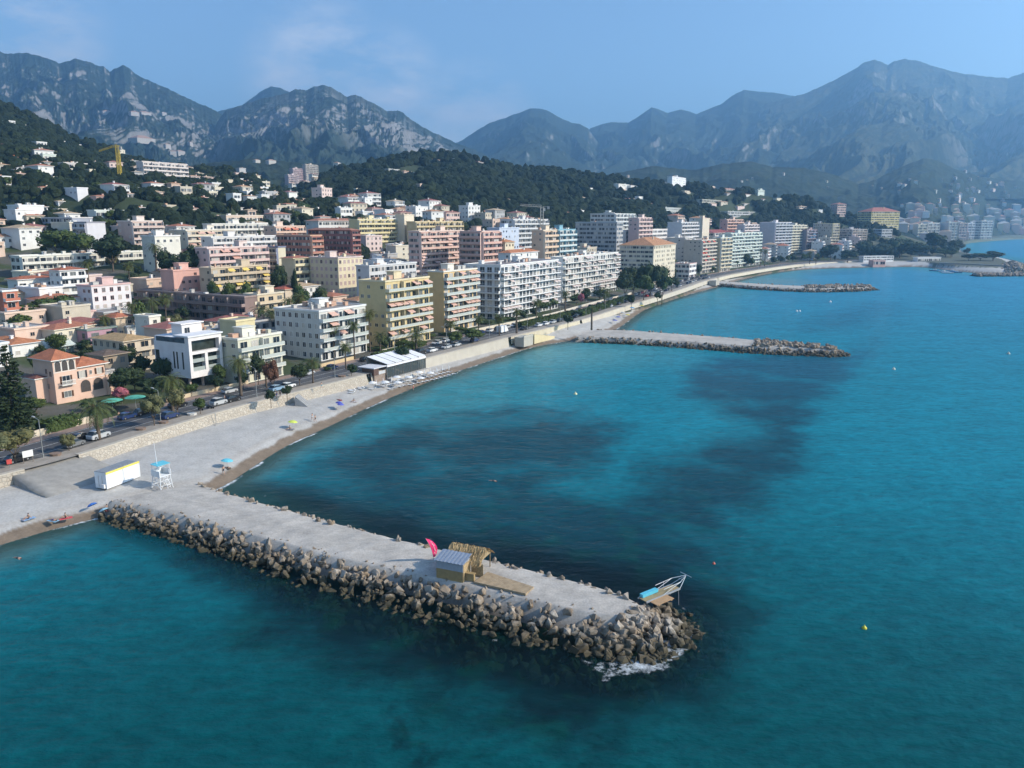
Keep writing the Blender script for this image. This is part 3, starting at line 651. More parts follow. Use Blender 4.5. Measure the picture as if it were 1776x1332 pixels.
# ---------------------------------------------------------------- promenade, road, sea wall
WL = resample(WALL, 2.0)
dW = np.hypot(WL[:, 0], WL[:, 1])
def off(P, d):
    t = np.gradient(P, axis=0); t /= np.hypot(t[:, 0], t[:, 1])[:, None]
    for _ in range(3): t[1:-1] = (t[:-2]+t[1:-1]*2+t[2:])/4
    t /= np.hypot(t[:, 0], t[:, 1])[:, None]
    n = np.c_[-t[:, 1], t[:, 0]]; return P+n*np.asarray(d).reshape(-1, 1)
def wall_index(px, z=4.5):
    q = at(px, np.interp(px, [0,130,250,400,500,620,740,830,890,950,1020,1080,1160,1240,1330,1400,1500], [826,793,755,710,685,655,622,600,584,570,553,533,510,482,466,457,452]), z)
    return int(np.argmin(np.hypot(WL[:, 0]-q[0], WL[:, 1]-q[1])))
iE = wall_index(1500); WR = WL[:iE+1]
def strip(name, d0, d1, z, mat, i0=0, i1=None, z1=None, kind='structure', P=None):
    P = WR if P is None else P
    i1 = len(P) if i1 is None else i1
    A = off(P, d0)[i0:i1]; B = off(P, d1)[i0:i1]; n = len(A)
    V = np.vstack([np.c_[A, np.full(n, z)], np.c_[B, np.full(n, z if z1 is None else z1)]])
    me = mesh_np(name, V, grid_faces(2, n)[:, ::-1], [mat], True); return tag(link(name, me), kind=kind)
PAVE = flat((.33, .29, .245), .9, var=.16, scale=.7); ASPH = flat((.075, .075, .08), .9, var=.25, scale=.25); PINKP = flat((.30, .21, .17), .9, var=.15, scale=.6)
strip('promenade', -.1, 4.6, 4.72, PAVE); strip('parking_lane', 4.6, 7.2, 4.66, flat((.12, .115, .11), .9, var=.25, scale=.4)); strip('road', 7.2, 15.4, 4.664, ASPH)
strip('pavement', 15.4, 18.6, 4.74, PINKP)
MARK = flat((.62, .62, .6), .8, var=.15)
strip('road_marking', 11.2, 11.34, 4.67, MARK); strip('road_marking', 7.25, 7.38, 4.67, MARK); strip('road_marking', 15.1, 15.25, 4.67, MARK)
m, nt, N, L, b = newmat('rubble_stone_wall'); b.inputs['Roughness'].default_value = .9
tc = N.new('ShaderNodeTexCoord'); vo = N.new('ShaderNodeTexVoronoi'); vo.inputs['Scale'].default_value = 1.5; L.new(tc.outputs['Object'], vo.inputs['Vector'])
vd = N.new('ShaderNodeTexVoronoi'); vd.inputs['Scale'].default_value = 1.5; vd.feature = 'DISTANCE_TO_EDGE'; L.new(tc.outputs['Object'], vd.inputs['Vector'])
hs = N.new('ShaderNodeSeparateColor'); L.new(vo.outputs['Color'], hs.inputs[0])
c_ = mix_col(nt, hs.outputs[0], (.40, .35, .285), (.49, .44, .365)); c_ = mix_col(nt, maprange(nt, vd.outputs['Distance'], 0, .06, .45, 0), c_, (.25, .22, .18))
L.new(c_, b.inputs['Base Color']); bump(nt, b, maprange(nt, vd.outputs['Distance'], 0, .12), .8, .12); STONE = m
COPE = flat((.48, .43, .355), .85, var=.1, scale=1.5); SMOOTHW = plaster((.47, .43, .36))
def sea_wall(i0, i1, label, mat, batter=1.3, zt=4.75, zb=1.2, parapet=.0):
    r = empty('sea_wall', (0, 0, 0), 0, label, 'sea wall'); P = WR
    prof = [(-batter, zb), (-.15, zt-.18), (.75, zt-.18), (.9, zb)]
    rows = [np.c_[off(P, d)[i0:i1], np.full(i1-i0, z)] for d, z in prof]
    me = mesh_np('stone_face', np.vstack(rows), grid_faces(4, i1-i0)[:, ::-1], [mat]); link('stone_face', me, r)
    prof = [(-.22, zt-.176), (-.22, zt+.05+parapet), (.35 if parapet else .85, zt+.05+parapet), (.35 if parapet else .85, zt-.176)]
    rows = [np.c_[off(P, d)[i0:i1], np.full(i1-i0, z)] for d, z in prof]
    me = mesh_np('coping', np.vstack(rows), grid_faces(4, i1-i0)[:, ::-1], [COPE]); link('coping', me, r); return r
w0 = wall_index(60); w1 = wall_index(128); w2 = wall_index(640); w3 = wall_index(745); w4 = wall_index(885); w5 = wall_index(1010); w6 = wall_index(1240)
sea_wall(0, w0, 'low stone wall behind the big bushes, beside the information board', STONE, .5)
sea_wall(w1, w2, 'long rubble stone sea wall from the beach ramp to the white-roofed restaurant', STONE)
sea_wall(w2, w4, 'smooth pale sea wall behind the beach restaurant and loungers', SMOOTHW, .6)
sea_wall(w4, w5, 'cream sea wall at the root of the middle groyne', plaster((.56, .50, .37)), .3, zb=2.0)
sea_wall(w5, w6, 'distant pale sea wall between the middle and the farthest groyne', plaster((.50, .45, .36)), .8, zb=2.4)
sea_wall(w6, len(WR), 'farthest cream sea wall behind the small sandy cove', plaster((.56, .50, .38)), .8, zb=2.4)
# ramp from the road to the beach
r0, r1 = w0-2, w1+2
rows = [np.c_[off(WR, d)[r0:r1], np.full(r1-r0, z)] for d, z in ((-11, 1.6), (-10, 2.3), (-4, 3.1), (1.5, 4.55), (4.6, 4.715))]; n = r1-r0
rows = [np.vstack([[q[0]*[1, 1, 0]+[0, 0, .5]], q, [q[-1]*[1, 1, 0]+[0, 0, .5]]]) for q in rows]
tag(link('ramp', mesh_np('ramp', np.vstack(rows), grid_faces(5, n+2)[:, ::-1], [flat((.30, .285, .26), .9, var=.16, scale=.7)], True)), kind='structure')
# concrete blocks (ramp heads) at the groyne root
def on_wall(px, d, py=None):
    i = wall_index(px); p = off(WR, d)[i]; t = WR[min(i+1, len(WR)-1)]-WR[i-1]; return p, math.atan2(t[1], t[0])
def concrete_block(px, label, L_=7, W_=4, H_=2.9):
    p, a = on_wall(px, -1.5); r = MB(); r.box(-L_/2, L_/2, -W_, 0, 1.2, 4.5); r.box(-L_/2-.15, L_/2+.15, -W_-.15, .05, 4.5, 4.75)
    r.box(-L_/2-.05, L_/2+.05, -W_-.05, -W_+.2, 4.75, 5.4); o = r.put('concrete_platform', plaster((.45, .42, .36)), None, (p[0], p[1], 0), a); return tag(o, label, 'platform')
concrete_block(893, 'grey concrete platform jutting from the sea wall by the white van')
concrete_block(1228, 'grey concrete platform jutting from the sea wall near the farthest groyne', 10, 5)
p, a = on_wall(930, -2.0); r = MB()
for k in range(14): r.box(-9+k*1.15, -9+(k+1)*1.15, -2.2, 0, .9, 4.6-k*.2)
tag(r.put('beach_ramp', plaster((.66, .56, .34)), None, (p[0], p[1], 0), a), 'long yellowish access ramp sloping down along the sea wall', 'ramp')
p, a = on_wall(497, -1.2); r = MB()
for k in range(12): r.box(-1.6, 1.6, -2.6-k*.28+.9, -2.6-k*.28+1.18, 1.4, 4.6-k*.24)
tag(r.put('stone_stairs', flat((.33, .33, .33), .9), None, (p[0], p[1], 0), a+.5), 'grey stone stairs leading from promenade to beach', 'stairs')
# garden walls along the inner pavement
def garden_wall(pxa, pxb, d, h, col, label):
    ia, ib = wall_index(pxa), wall_index(pxb); P = off(WR, d)[ia:ib+1]; Q = off(WR, d+.35)[ia:ib+1]; n = len(P)
    rows = [np.c_[P, np.full(n, 4.3)], np.c_[P, np.full(n, 4.74+h)], np.c_[Q, np.full(n, 4.74+h)], np.c_[Q, np.full(n, 4.3)]]
    me = mesh_np('garden_wall', np.vstack(rows), grid_faces(4, n)[:, ::-1], [plaster(col)]); return tag(link('garden_wall', me), label, 'garden wall')
garden_wall(140, 285, 18.8, 1.3, (.62, .53, .40), 'low cream garden wall in front of the pink villa and its hedge')
garden_wall(385, 520, 18.8, .9, (.62, .50, .34), 'low tan garden wall between the modern office and the palm-fronted apartments')
garden_wall(640, 700, 18.8, 1.0, (.62, .48, .28), 'ochre garden wall beneath the yellow apartment block')
garden_wall(745, 800, 18.8, 1.0, (.62, .56, .44), 'cream garden wall in front of the narrow tan apartment block')
garden_wall(880, 1000, 18.8, 1.1, (.64, .58, .46), 'pale garden wall along the road under the long white blocks')
garden_wall(1010, 1150, 18.8, 1.0, (.60, .56, .48), 'far pale garden wall beside the leafy seafront park')
# ---------------------------------------------------------------- buildings
UYAW = 60.5
def solve_box(xl, xc, xr, ytop, D, yaw=UYAW):
    X, Y, zt = atD(xc, ytop, D); ux, uy = math.cos(R(yaw)), math.sin(R(yaw))
    ar, al = aof(xr, ytop), aof(xl, ytop)
    L_ = (ar*Y-X)/(ux-ar*uy); W_ = (X-al*Y)/(uy+al*ux)
    return X, Y, zt, L_, W_
_wm = {}
def win_mesh(w, h, glass, frame):             # origin at the sill centre, facing -y
    k = (w, h, glass.name, frame.name)
    if k in _wm: return _wm[k]
    b = MB(); b.box(-w/2, w/2, -.02, .0, 0, h, 0); t = .07
    for x0, x1, z0, z1 in ((-w/2-t, -w/2, -t, h+t), (w/2, w/2+t, -t, h+t), (-w/2, w/2, h, h+t), (-w/2-.05, w/2+.05, -t-.05, 0), (-.03, .03, 0, h)): b.box(x0, x1, -.09, .0, z0, z1, 1)
    _wm[k] = b.mesh('window', [glass, frame]); return _wm[k]
_sm = {}
def strip_mesh(L_, h, glass, frame, cell=1.3):
    k = (round(L_, 1), h, glass.name, frame.name)
    if k in _sm: return _sm[k]
    b = MB(); b.box(0, L_, -.03, 0, 0, h, 0); n = max(1, int(L_/(cell*2)))
    for i in range(n+1): x = i*L_/n; b.box(x-.14, x+.14, -.10, 0, 0, h, 1)
    _sm[k] = b.mesh('window', [glass, frame]); return _sm[k]
def awning(parent, x0, x1, z, y, col, drop=.75, out=1.5):
    b = MB(); b.loft([[(x0, y, z), (x1, y, z), (x1, y-out, z-drop), (x0, y-out, z-drop)], [(x0, y, z-.05), (x1, y, z-.05), (x1, y-out, z-drop-.05), (x0, y-out, z-drop-.05)]])
    b.quad((x0, y-out-.01, z-drop), (x1, y-out-.01, z-drop), (x1, y-out-.01, z-drop-.3), (x0, y-out-.01, z-drop-.3)); b.put('awning', flat(col, .85, var=.08), parent)
def hip_roof(L_, W_, h, ov=.6, z=0):
    b = MB(); x0, x1, y0, y1 = -ov, L_+ov, -ov, W_+ov; k = min(x1-x0, y1-y0)/2
    if x1-x0 >= y1-y0: r = [(x0+k, (y0+y1)/2, z+h), (x1-k-.01, (y0+y1)/2, z+h)]
    else: r = [((x0+x1)/2, y0+k, z+h), ((x0+x1)/2, y1-k-.01, z+h)]
    e = [(x0, y0, z), (x1, y0, z), (x1, y1, z), (x0, y1, z)]; lo = [(a, c, z-.22) for a, c, _ in e]
    if x1-x0 >= y1-y0: b.f
    b.ngon(e[0:2]+[r[1], r[0]] if x1-x0 >= y1-y0 else [e[0], e[1], r[0]]); b.ngon([e[1], e[2], r[1]] if x1-x0 >= y1-y0 else [e[1], e[2], r[1], r[0]])
    b.ngon([e[2], e[3], r[0], r[1]] if x1-x0 >= y1-y0 else [e[2], e[3], r[1]]); b.ngon([e[3], e[0], r[0]] if x1-x0 >= y1-y0 else [e[3], e[0], r[0], r[1]])
    for i in range(4): b.quad(lo[i], lo[(i+1) % 4], e[(i+1) % 4], e[i], 1)
    b.ngon(lo[::-1], 1); return b
BUILT = []                                    # (key, px, py, footprint centre, radius)
def building(key, label, cat, xl, xc, xr, ytop, D, col, fs='bal', ss='win', roof='flat', rcol='terracotta', aw=None, yaw=UYAW, trim=None, near=None, fh=3.05, group=None, name='apartment_block', bal=1.3, zb=None, clutter=True, solid=True, sky=0, box=None, units=3, glass=None, minW=7, zmin=None):
    rnd = random.Random(key)
    if yaw == UYAW and not box and D > 500: yaw = float(np.interp(xc, [1180, 1260, 1320, 1400, 1440, 1490], [60.5, 52, 46, 38, 24, 16]))
    if box: X, Y, zt, L_, W_, yaw = box
    else: X, Y, zt, L_, W_ = solve_box(xl, xc, xr, ytop, D, yaw)
    L_ = min(max(L_, 4), 95); W_ = min(max(W_, minW), 75)
    u = np.array([math.cos(R(yaw)), math.sin(R(yaw))]); n = np.array([-u[1], u[0]])
    cs = [np.array([X, Y])+u*a+n*b for a, b in ((0, 0), (L_, 0), (0, W_), (L_, W_))]
    g = ground_z(np.array([c[0] for c in cs]), np.array([c[1] for c in cs])); gf = float(min(g[0], g[1])) if zb is None else zb
    lo = float(min(g.min(), gf)); H = zt-gf
    if H < 3: gf = zt-3.2; H = 3.2
    near = (D < 300) if near is None else near
    w = C[col] if isinstance(col, str) else col; tr = C[trim] if isinstance(trim, str) else (trim or tuple(min(.78, x*1.12) for x in w))
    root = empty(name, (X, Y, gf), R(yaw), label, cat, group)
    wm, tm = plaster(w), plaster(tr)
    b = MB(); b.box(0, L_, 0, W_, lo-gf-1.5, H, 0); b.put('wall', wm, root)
    nf = max(1, int(round((H-.3)/fh))); ph = (H-.25)/nf
    gl = glass or (GLASS if near else STRIP)
    if roof == 'flat':
        b = MB(); b.box(.3, L_-.3, .3, W_-.3, H+.003, H+.12, 1)
        for x0, x1, y0, y1 in ((-.25, L_+.25, -.25, .28), (-.25, L_+.25, W_-.28, W_+.25), (-.25, .28, .28, W_-.28), (L_-.28, L_+.25, .28, W_-.28)): b.box(x0, x1, y0, y1, H-.12, H+.45, 0)
        b.put('roof', [tm, flat(rnd.choice([(.30, .27, .25), (.24, .2, .19), (.36, .35, .34), (.42, .36, .3)]), .9, var=.3, scale=.4)], root)
        if clutter:
            for k in range(int(units*1.8) if L_ > 12 else max(1, units//2)):
                a = rnd.uniform(.12, .85)*L_; c = rnd.uniform(.25, .8)*W_; s = rnd.choice([.3, .4, .5, .7, .7, 1.1]); hh = rnd.uniform(.6, 1.5)
                b = MB(); b.box(a-s, a+s, c-s*.8, c+s*.8, H+.1, H+.1+hh); b.box(a-s-.12, a+s+.12, c-s*.8-.12, c+s*.8+.12, H+.1+hh, H+.22+hh)
                b.put('chimney', plaster(rnd.choice([WHITE, w, (.5, .48, .45), (.55, .35, .25)])), root)
            if H > 12 and L_ > 12:
                a = rnd.uniform(.3, .7)*L_; c = .55*W_; b = MB(); b.box(a-2.2, a+2.2, c-1.6, c+1.6, H+.1, H+2.6); b.box(a-2.5, a+2.5, c-1.9, c+1.9, H+2.6, H+2.8); b.put('stair_head', tm, root)
    else:
        rh = min(L_, W_)*.5*(.42 if roof == 'hip' else .3); hip_roof(L_, W_, rh, .65, H+.02).put('roof', [tiles(C[rcol] if isinstance(rcol, str) else rcol), tm], root)
        if clutter:
            a = L_*rnd.uniform(.25, .75); b = MB(); b.box(a-.4, a+.4, W_*.35-.4, W_*.35+.4, H+.2, H+rh+.5); b.box(a-.5, a+.5, W_*.35-.5, W_*.35+.5, H+rh+.5, H+rh+.65); b.put('chimney', tm, root)
    def face(style, length, origin, rz, front):
        if style == 'blank' or length < 2.5: return
        ox, oy = origin
        for f in range(nf):
            z = f*ph+.12
            if style in ('bal', 'glassbal'):
                fr = empty_l = None
                d = bal if f > 0 or not front else .15
                b = MB(); b.box(0, length, -d, -.01, z-.16, z+.06, 0)
                if d > .3:
                    b.box(0, length, -d-.003, -d+.1, z+.06, z+(.95 if solid else .35), 1)
                    if not solid: b.box(0, length, -d, -d+.06, z+.88, z+.98, 0)
                    b.box(-.003, .12, -d+.1, -.01, z+.06, z+(.95 if near else ph-.2), 0); b.box(length-.12, length+.003, -d+.1, -.01, z+.06, z+(.95 if near else ph-.2), 0)
                    nb = max(1, int(length/7)) if solid else 1
                    for i in range(1, nb): x = i*length/nb; b.box(x-.09, x+.09, -d+.1, -.01, z+.06, z+ph-.17, 0)
                link('balcony', b.mesh('balcony', [tm, wm if style == 'bal' else flat((.47, .50, .46), .25, var=.05)]), root, (ox, oy, 0), rz)
                nb = max(1, int(length/(3.3 if near else 99))); 
                if near:
                    for i in range(nb):
                        x = (i+.5)*length/nb; m_ = win_mesh(2.35, 2.2, gl, tm); q = link('window', m_, root, (0, 0, 0), rz)
                        q.location = (ox+math.cos(rz)*x, oy+math.sin(rz)*x, z+.1)
                        if aw and front and rnd.random() < .34 and f > 0: awn(i, nb, length, z, d)
                else:
                    q = link('window', strip_mesh(length-1.0, round(ph*.72, 1), gl, wm), root, (ox+math.cos(rz)*.5, oy+math.sin(rz)*.5, z+.1), rz)
                    if aw and front:
                        for i in range(int(length/6)):
                            if rnd.random() < .3 and f > 0: awning(root, i*6+.5, i*6+4.8, z+ph*.82, -.1, aw, .8, d+.25)
            elif style == 'strip':
                link('window', strip_mesh(length-.8, round(ph*.5, 1), gl, tm), root, (ox+math.cos(rz)*.4, oy+math.sin(rz)*.4, z+.9), rz)
            elif style in ('win', 'few'):
                bay = 2.7 if near else 3.1
                nb = max(1, int(length/bay))
                for i in range(nb):
                    if style == 'few' and rnd.random() < .38: continue
                    if not near and nb*nf > 60 and rnd.random() < .3: continue
                    x = (i+.5)*length/nb; q = link('window', win_mesh(1.25, 1.5 if style == 'win' else 1.1, GLASS if gl is STRIP else gl, tm), root, (0, 0, 0), rz); q.location = (ox+math.cos(rz)*x, oy+math.sin(rz)*x, z+.85)
    def awn(i, nb, length, z, d):
        awning(root, i*length/nb+.2, (i+1)*length/nb-.2, z+2.6, -.1, aw, .8, d+.2)
    face(fs, L_, (0, 0), 0.0, True)
    # side towards the camera: local x = 0 face, running from y=W to y=0
    face(ss, W_, (0, W_), -math.pi/2, False)
    c_ = np.mean(cs, axis=0); BUILT.append((key, (xl+xr)/2 if not box else None, ytop, c_, X, Y, L_, W_, yaw, label))
    return root, L_, W_, H, nf, ph

BLD = building
# --- first row along the road, from the near end
AP, HO, VI = 'apartment block', 'house', 'villa'
SALM = (.62, .40, .32); PINKA = (.64, .55, .52)
BLD('cream_low', 'low cream apartment house with pale green front behind a garden hedge', AP, 384, 412, 488, 590, 207, (.60, .58, .45), 'glassbal', 'few', trim=(.72, .70, .60), units=6)
BLD('palmfront', 'white five-storey apartment block with brown roof and tall palms before it', AP, 476, 553, 634, 541, 242, (.62, .60, .55), 'glassbal', 'win', aw=SALM, trim=(.72, .72, .70), bal=1.5, units=10)
BLD('yellowA', 'ochre yellow apartment block with blank side wall and stacked balconies', AP, 622, 668, 744, 489, 266, (.63, .49, .25), 'glassbal', 'few', aw=SALM, trim=(.68, .58, .38), bal=1.6, units=8)
BLD('tanB', 'apartment block with tall tan windowless end wall and salmon awnings', AP, 742, 769, 827, 472, 304, (.66, .46, .22), 'glassbal', 'blank', aw=SALM, trim=(.70, .66, .58), near=True, bal=1.6, units=8)
BLD('whiteC', 'big white eight-storey apartment block with wrap-around balconies and glassed penthouse', AP, 806, 868, 968, 461, 344, (.70, .70, .70), 'bal', 'bal', aw=PINKA, trim=(.74, .73, .71), near=True, bal=1.7, solid=False, units=10)
BLD('whiteD', 'long white apartment block with cream end wall and pink awnings on stilts', AP, 963, 976, 1072, 447, 415, (.70, .69, .66), 'bal', 'blank', aw=PINKA, trim=(.73, .72, .68), near=True, bal=1.7, solid=False, units=12)
BLD('beigeE', 'beige block with orange hipped roof behind the seafront park trees', AP, 1075, 1134, 1172, 426, 530, (.64, .57, .44), 'win', 'strip', roof='hip', rcol=(.52, .26, .13), glass=STRIP)
BLD('lowwhite', 'small white seafront building at the far end of the park', HO, 1170, 1196, 1208, 458, 590, WHITE, 'strip', 'strip', name='house', trim=(.7, .5, .46))
BLD('greyside', 'grey block with red awnings and blank beige end wall by the seafront', AP, 1187, 1217, 1250, 417, 640, (.52, .46, .38), 'bal', 'few', aw=(.62, .12, .08), trim=(.68, .6, .5))
BLD('ochre_slim', 'slim ochre and white balcony block beside the red awnings', AP, 1247, 1250, 1269, 413, 668, (.60, .50, .32), 'bal', 'blank', trim=(.66, .68, .62))
BLD('greenw', 'pale green-white balcony block in front of the blue-grey tower', AP, 1262, 1268, 1321, 405, 716, C['greenwhite'], 'bal', 'blank', trim=(.68, .72, .66), aw=(.6, .64, .6))
BLD('tower', 'tall blue-grey end wall tower with white and lilac balconies', AP, 1318, 1344, 1373, 386, 850, (.44, .47, .50), 'bal', 'blank', trim=(.72, .69, .72), bal=1.6)
BLD('creamF', 'cream balcony block just beyond the lilac-balconied tower', AP, 1370, 1373, 1400, 391, 895, (.70, .64, .48), 'bal', 'blank', trim=(.72, .68, .56))
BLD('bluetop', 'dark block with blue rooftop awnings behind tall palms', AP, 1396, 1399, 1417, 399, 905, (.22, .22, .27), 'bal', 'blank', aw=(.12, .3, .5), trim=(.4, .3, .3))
BLD('beigetower', 'beige tower with windowed end wall and yellow balconies', AP, 1414, 1444, 1456, 388, 915, (.54, .47, .37), 'bal', 'win', trim=(.70, .62, .36), near=False)
BLD('browng', 'white and brown terraced block beside the beige tower', AP, 1454, 1478, 1504, 398, 960, (.50, .40, .32), 'bal', 'strip', trim=(.66, .62, .60))
BLD('flatwhite', 'low flat grey-white hall behind the harbour park trees', AP, 1500, 1530, 1548, 398, 1000, (.55, .55, .55), 'strip', 'strip', trim=WHITE, clutter=False)
# --- near left
BLD('mauve', 'mauve house with overhanging flat green roof', HO, 124, 151, 203, 574, 240, C['mauve'], 'bal', 'win', name='house', trim=(.22, .27, .24), units=1, near=True)
BLD('tanhip', 'house with wide tan hipped roof and cream walls', HO, 160, 214, 262, 592, 216, (.60, .50, .38), 'bal', 'win', roof='lowhip', rcol=(.50, .33, .16), name='house', near=True)
BLD('brownlow', 'low brown-roofed annex in front of the tan hipped roof', HO, 154, 180, 222, 617, 206, (.34, .27, .2), 'win', 'win', roof='lowhip', rcol=(.17, .12, .09), name='house', near=True, clutter=False)
BLD('palepinkflat', 'pale pink flat-roofed house with white terrace', HO, 65, 103, 166, 546, 262, C['palepink'], 'few', 'strip', name='house', trim=(.66, .44, .40), near=True)
BLD('whitepink', 'white four-storey apartment block with pink corners and roof rim', AP, 133, 158, 226, 497, 284, (.70, .66, .66), 'win', 'few', trim=(.66, .45, .42), near=True, units=2)
BLD('redlow', 'lower white wing with red hipped roof beside the taller white block', HO, 22, 30, 96, 485, 302, WHITE, 'bal', 'few', roof='lowhip', rcol='terracotta', name='house', near=True, trim=(.72, .7, .68))
BLD('redtall', 'taller white block with red hipped roof and framed loggias', HO, 86, 103, 148, 469, 304, WHITE, 'bal', 'few', roof='lowhip', rcol='terracotta', name='house', near=True)
BLD('terraedge', 'terracotta and white balcony block at the photo edge', AP, -50, 4, 30, 506, 256, (.46, .17, .11), 'bal', 'blank', trim=WHITE, near=True)
BLD('whitehouse_edge', 'pale blue-shaded white house half hidden by the dark conifer', HO, -60, -40, 15, 602, 206, WHITE, 'win', 'few', name='house', near=True)
BLD('longwhite', 'long white four-storey apartment block with cream end and rooftop drums', AP, 20, 34, 275, 445, 338, (.68, .66, .58), 'bal', 'strip', trim=(.72, .71, .64), near=False, units=6, bal=1.7)
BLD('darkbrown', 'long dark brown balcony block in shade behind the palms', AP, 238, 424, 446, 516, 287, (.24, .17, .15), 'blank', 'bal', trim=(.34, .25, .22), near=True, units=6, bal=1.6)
BLD('curved', 'cream and orange block with terracotta pillar at its end', AP, 424, 446, 492, 512, 292, (.62, .50, .34), 'bal', 'bal', trim=(.68, .60, .46), near=True)
BLD('salmonlow', 'low salmon terrace house above the dark brown block', HO, 278, 300, 354, 470, 312, (.62, .36, .30), 'few', 'blank', name='house', near=True)
BLD('yellowsmall', 'small pale yellow penthouse block behind the low cream apartments', HO, 400, 409, 442, 558, 232, (.66, .57, .34), 'blank', 'blank', name='house', near=True, clutter=False)
BLD('whitegable', 'small white gable-end house beside the white modern office', HO, 236, 258, 276, 550, 243, (.70, .67, .58), 'few', 'few', name='house', near=True, clutter=False)
BLD('redcorner', 'small terracotta hipped-roof house between the palms', HO, 188, 200, 232, 551, 250, (.6, .48, .35), 'few', 'few', roof='hip', rcol=(.5, .17, .09), name='house', near=True)
BLD('redhat', 'tiny red hipped-roof house above the cream and orange block', HO, 480, 494, 524, 502, 322, (.6, .5, .38), 'few', 'few', roof='hip', rcol=(.5, .14, .09), name='house', near=True)
BLD('institution', 'wide white building with brown hipped roof beside a big green tree', HO, -70, -50, 57, 412, 372, WHITE, 'win', 'few', roof='lowhip', rcol=(.40, .22, .13), name='house', near=False)
# --- middle rows
BLD('beigetall', 'tall beige block with shaded window side and pink shutters', AP, 537, 586, 629, 448, 350, (.66, .57, .40), 'win', 'win', trim=(.64, .52, .48), near=True, glass=glass_pick('pink_shutters', (.50, .38, .36), (.48, .36, .34), (.07, .06, .06), .6, .85))
BLD('cubeyellow', 'pale yellow four-storey block with dark red roof bit', AP, 491, 508, 536, 448, 352, (.64, .57, .38), 'bal', 'blank', roof='lowhip', rcol=(.4, .15, .1), near=False)
BLD('behindA', 'white penthouse block peeping over the ochre yellow block', AP, 632, 640, 722, 462, 330, (.58, .58, .58), 'strip', 'few', units=12)
BLD('navyside', 'block with dark navy balcony side and cream end wall', AP, 461, 482, 495, 429, 365, (.62, .56, .42), 'blank', 'bal', trim=(.2, .22, .3), near=False)
BLD('pinkmain', 'pink six-storey balcony block behind the yellow-awning terrace', AP, 338, 359, 463, 431, 332, (.62, .44, .40), 'bal', 'few', trim=(.70, .57, .53), aw=(.6, .35, .28), near=False)
BLD('yellowawn', 'low block with yellow awnings below the pink balconies', AP, 358, 366, 464, 466, 312, (.52, .42, .30), 'bal', 'few', aw=(.70, .52, .14), near=True)
BLD('whiteblank', 'blank white gable wall block with grey side', AP, 128, 150, 182, 386, 388, (.62, .60, .62), 'blank', 'bal', trim=(.3, .3, .34))
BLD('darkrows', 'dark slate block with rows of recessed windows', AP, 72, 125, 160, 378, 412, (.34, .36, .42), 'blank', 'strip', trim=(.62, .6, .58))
BLD('peachtop', 'peach and cream block peeping above the dark slate block', AP, 88, 101, 160, 363, 460, (.68, .46, .28), 'strip', 'blank', trim=(.70, .62, .5))
BLD('longgreen', 'long greenish-white balcony slab on the rise', AP, 157, 164, 242, 365, 448, (.60, .65, .60), 'bal', 'blank', trim=(.68, .71, .67))
BLD('brownside', 'pinkish balcony block with tall brown side wall', AP, 203, 227, 281, 384, 402, (.58, .43, .37), 'bal', 'few', trim=(.70, .60, .54))
BLD('whitecube', 'small white block with plain sunlit wall beside a palm', AP, 245, 268, 312, 410, 362, (.68, .66, .58), 'few', 'few', trim=WHITE)
BLD('olivewall', 'cream balcony block with olive shaded side wall and salmon panels', AP, 293, 322, 406, 400, 400, (.66, .56, .42), 'bal', 'few', trim=(.70, .64, .54), aw=SALM)
BLD('whitestep', 'white stepped block behind a lone cypress', AP, 358, 367, 464, 389, 432, (.68, .66, .60), 'bal', 'few', trim=(.72, .7, .64))
BLD('greywhite_low', 'low grey-white terrace block in front of the white stepped block', AP, 358, 366, 477, 412, 376, (.64, .62, .60), 'bal', 'few', trim=(.70, .68, .66))
BLD('pinkrowA', 'pink balcony row under a red roof at the hill foot', AP, 235, 240, 302, 358, 498, (.66, .48, .42), 'bal', 'few', trim=(.72, .6, .56), roof='lowhip', rcol=(.45, .2, .14))
BLD('pinkrowB', 'second pink balcony row with white chimneys at the hill foot', AP, 297, 302, 388, 360, 512, (.68, .52, .47), 'bal', 'few', trim=(.72, .62, .58), units=8)
BLD('peachtopB', 'peach block with red roofs behind the olive-walled block', AP, 384, 392, 456, 374, 490, (.66, .52, .42), 'bal', 'few', trim=(.7, .6, .52))
BLD('orangered', 'orange-peach block with grey side and red awnings', AP, 457, 476, 528, 393, 440, (.64, .44, .33), 'bal', 'few', trim=(.70, .54, .44), aw=(.6, .2, .12))
BLD('redroofslab', 'low dark red slab with orange sunlit end', AP, 472, 538, 558, 409, 414, (.42, .18, .13), 'bal', 'strip', trim=(.62, .38, .26))
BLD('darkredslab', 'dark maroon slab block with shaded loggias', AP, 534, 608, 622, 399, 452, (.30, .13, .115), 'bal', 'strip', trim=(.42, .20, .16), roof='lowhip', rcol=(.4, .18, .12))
BLD('whiteback', 'white block with red roof behind the dark maroon slab', AP, 530, 552, 622, 383, 492, (.62, .6, .58), 'strip', 'few', trim=WHITE, roof='lowhip', rcol=(.44, .2, .13))
BLD('bigyellow', 'bright yellow balcony block with crenellated roof terrace', AP, 610, 620, 696, 381, 500, (.64, .54, .29), 'bal', 'blank', trim=(.68, .61, .40), units=9)
BLD('creamgable', 'cream block with blank sunlit gable beside the bright yellow block', AP, 690, 701, 718, 373, 530, (.70, .62, .48), 'blank', 'blank')
BLD('ochrerow', 'ochre stepped rooftops behind the big pink balcony block', AP, 712, 720, 802, 385, 522, (.58, .46, .26), 'bal', 'blank', trim=(.66, .54, .34), units=10)
BLD('bigpink', 'big pink eight-storey balcony block with dark shaded end', AP, 708, 727, 804, 402, 412, (.66, .44, .37), 'bal', 'strip', trim=(.72, .56, .48), aw=(.7, .5, .44))
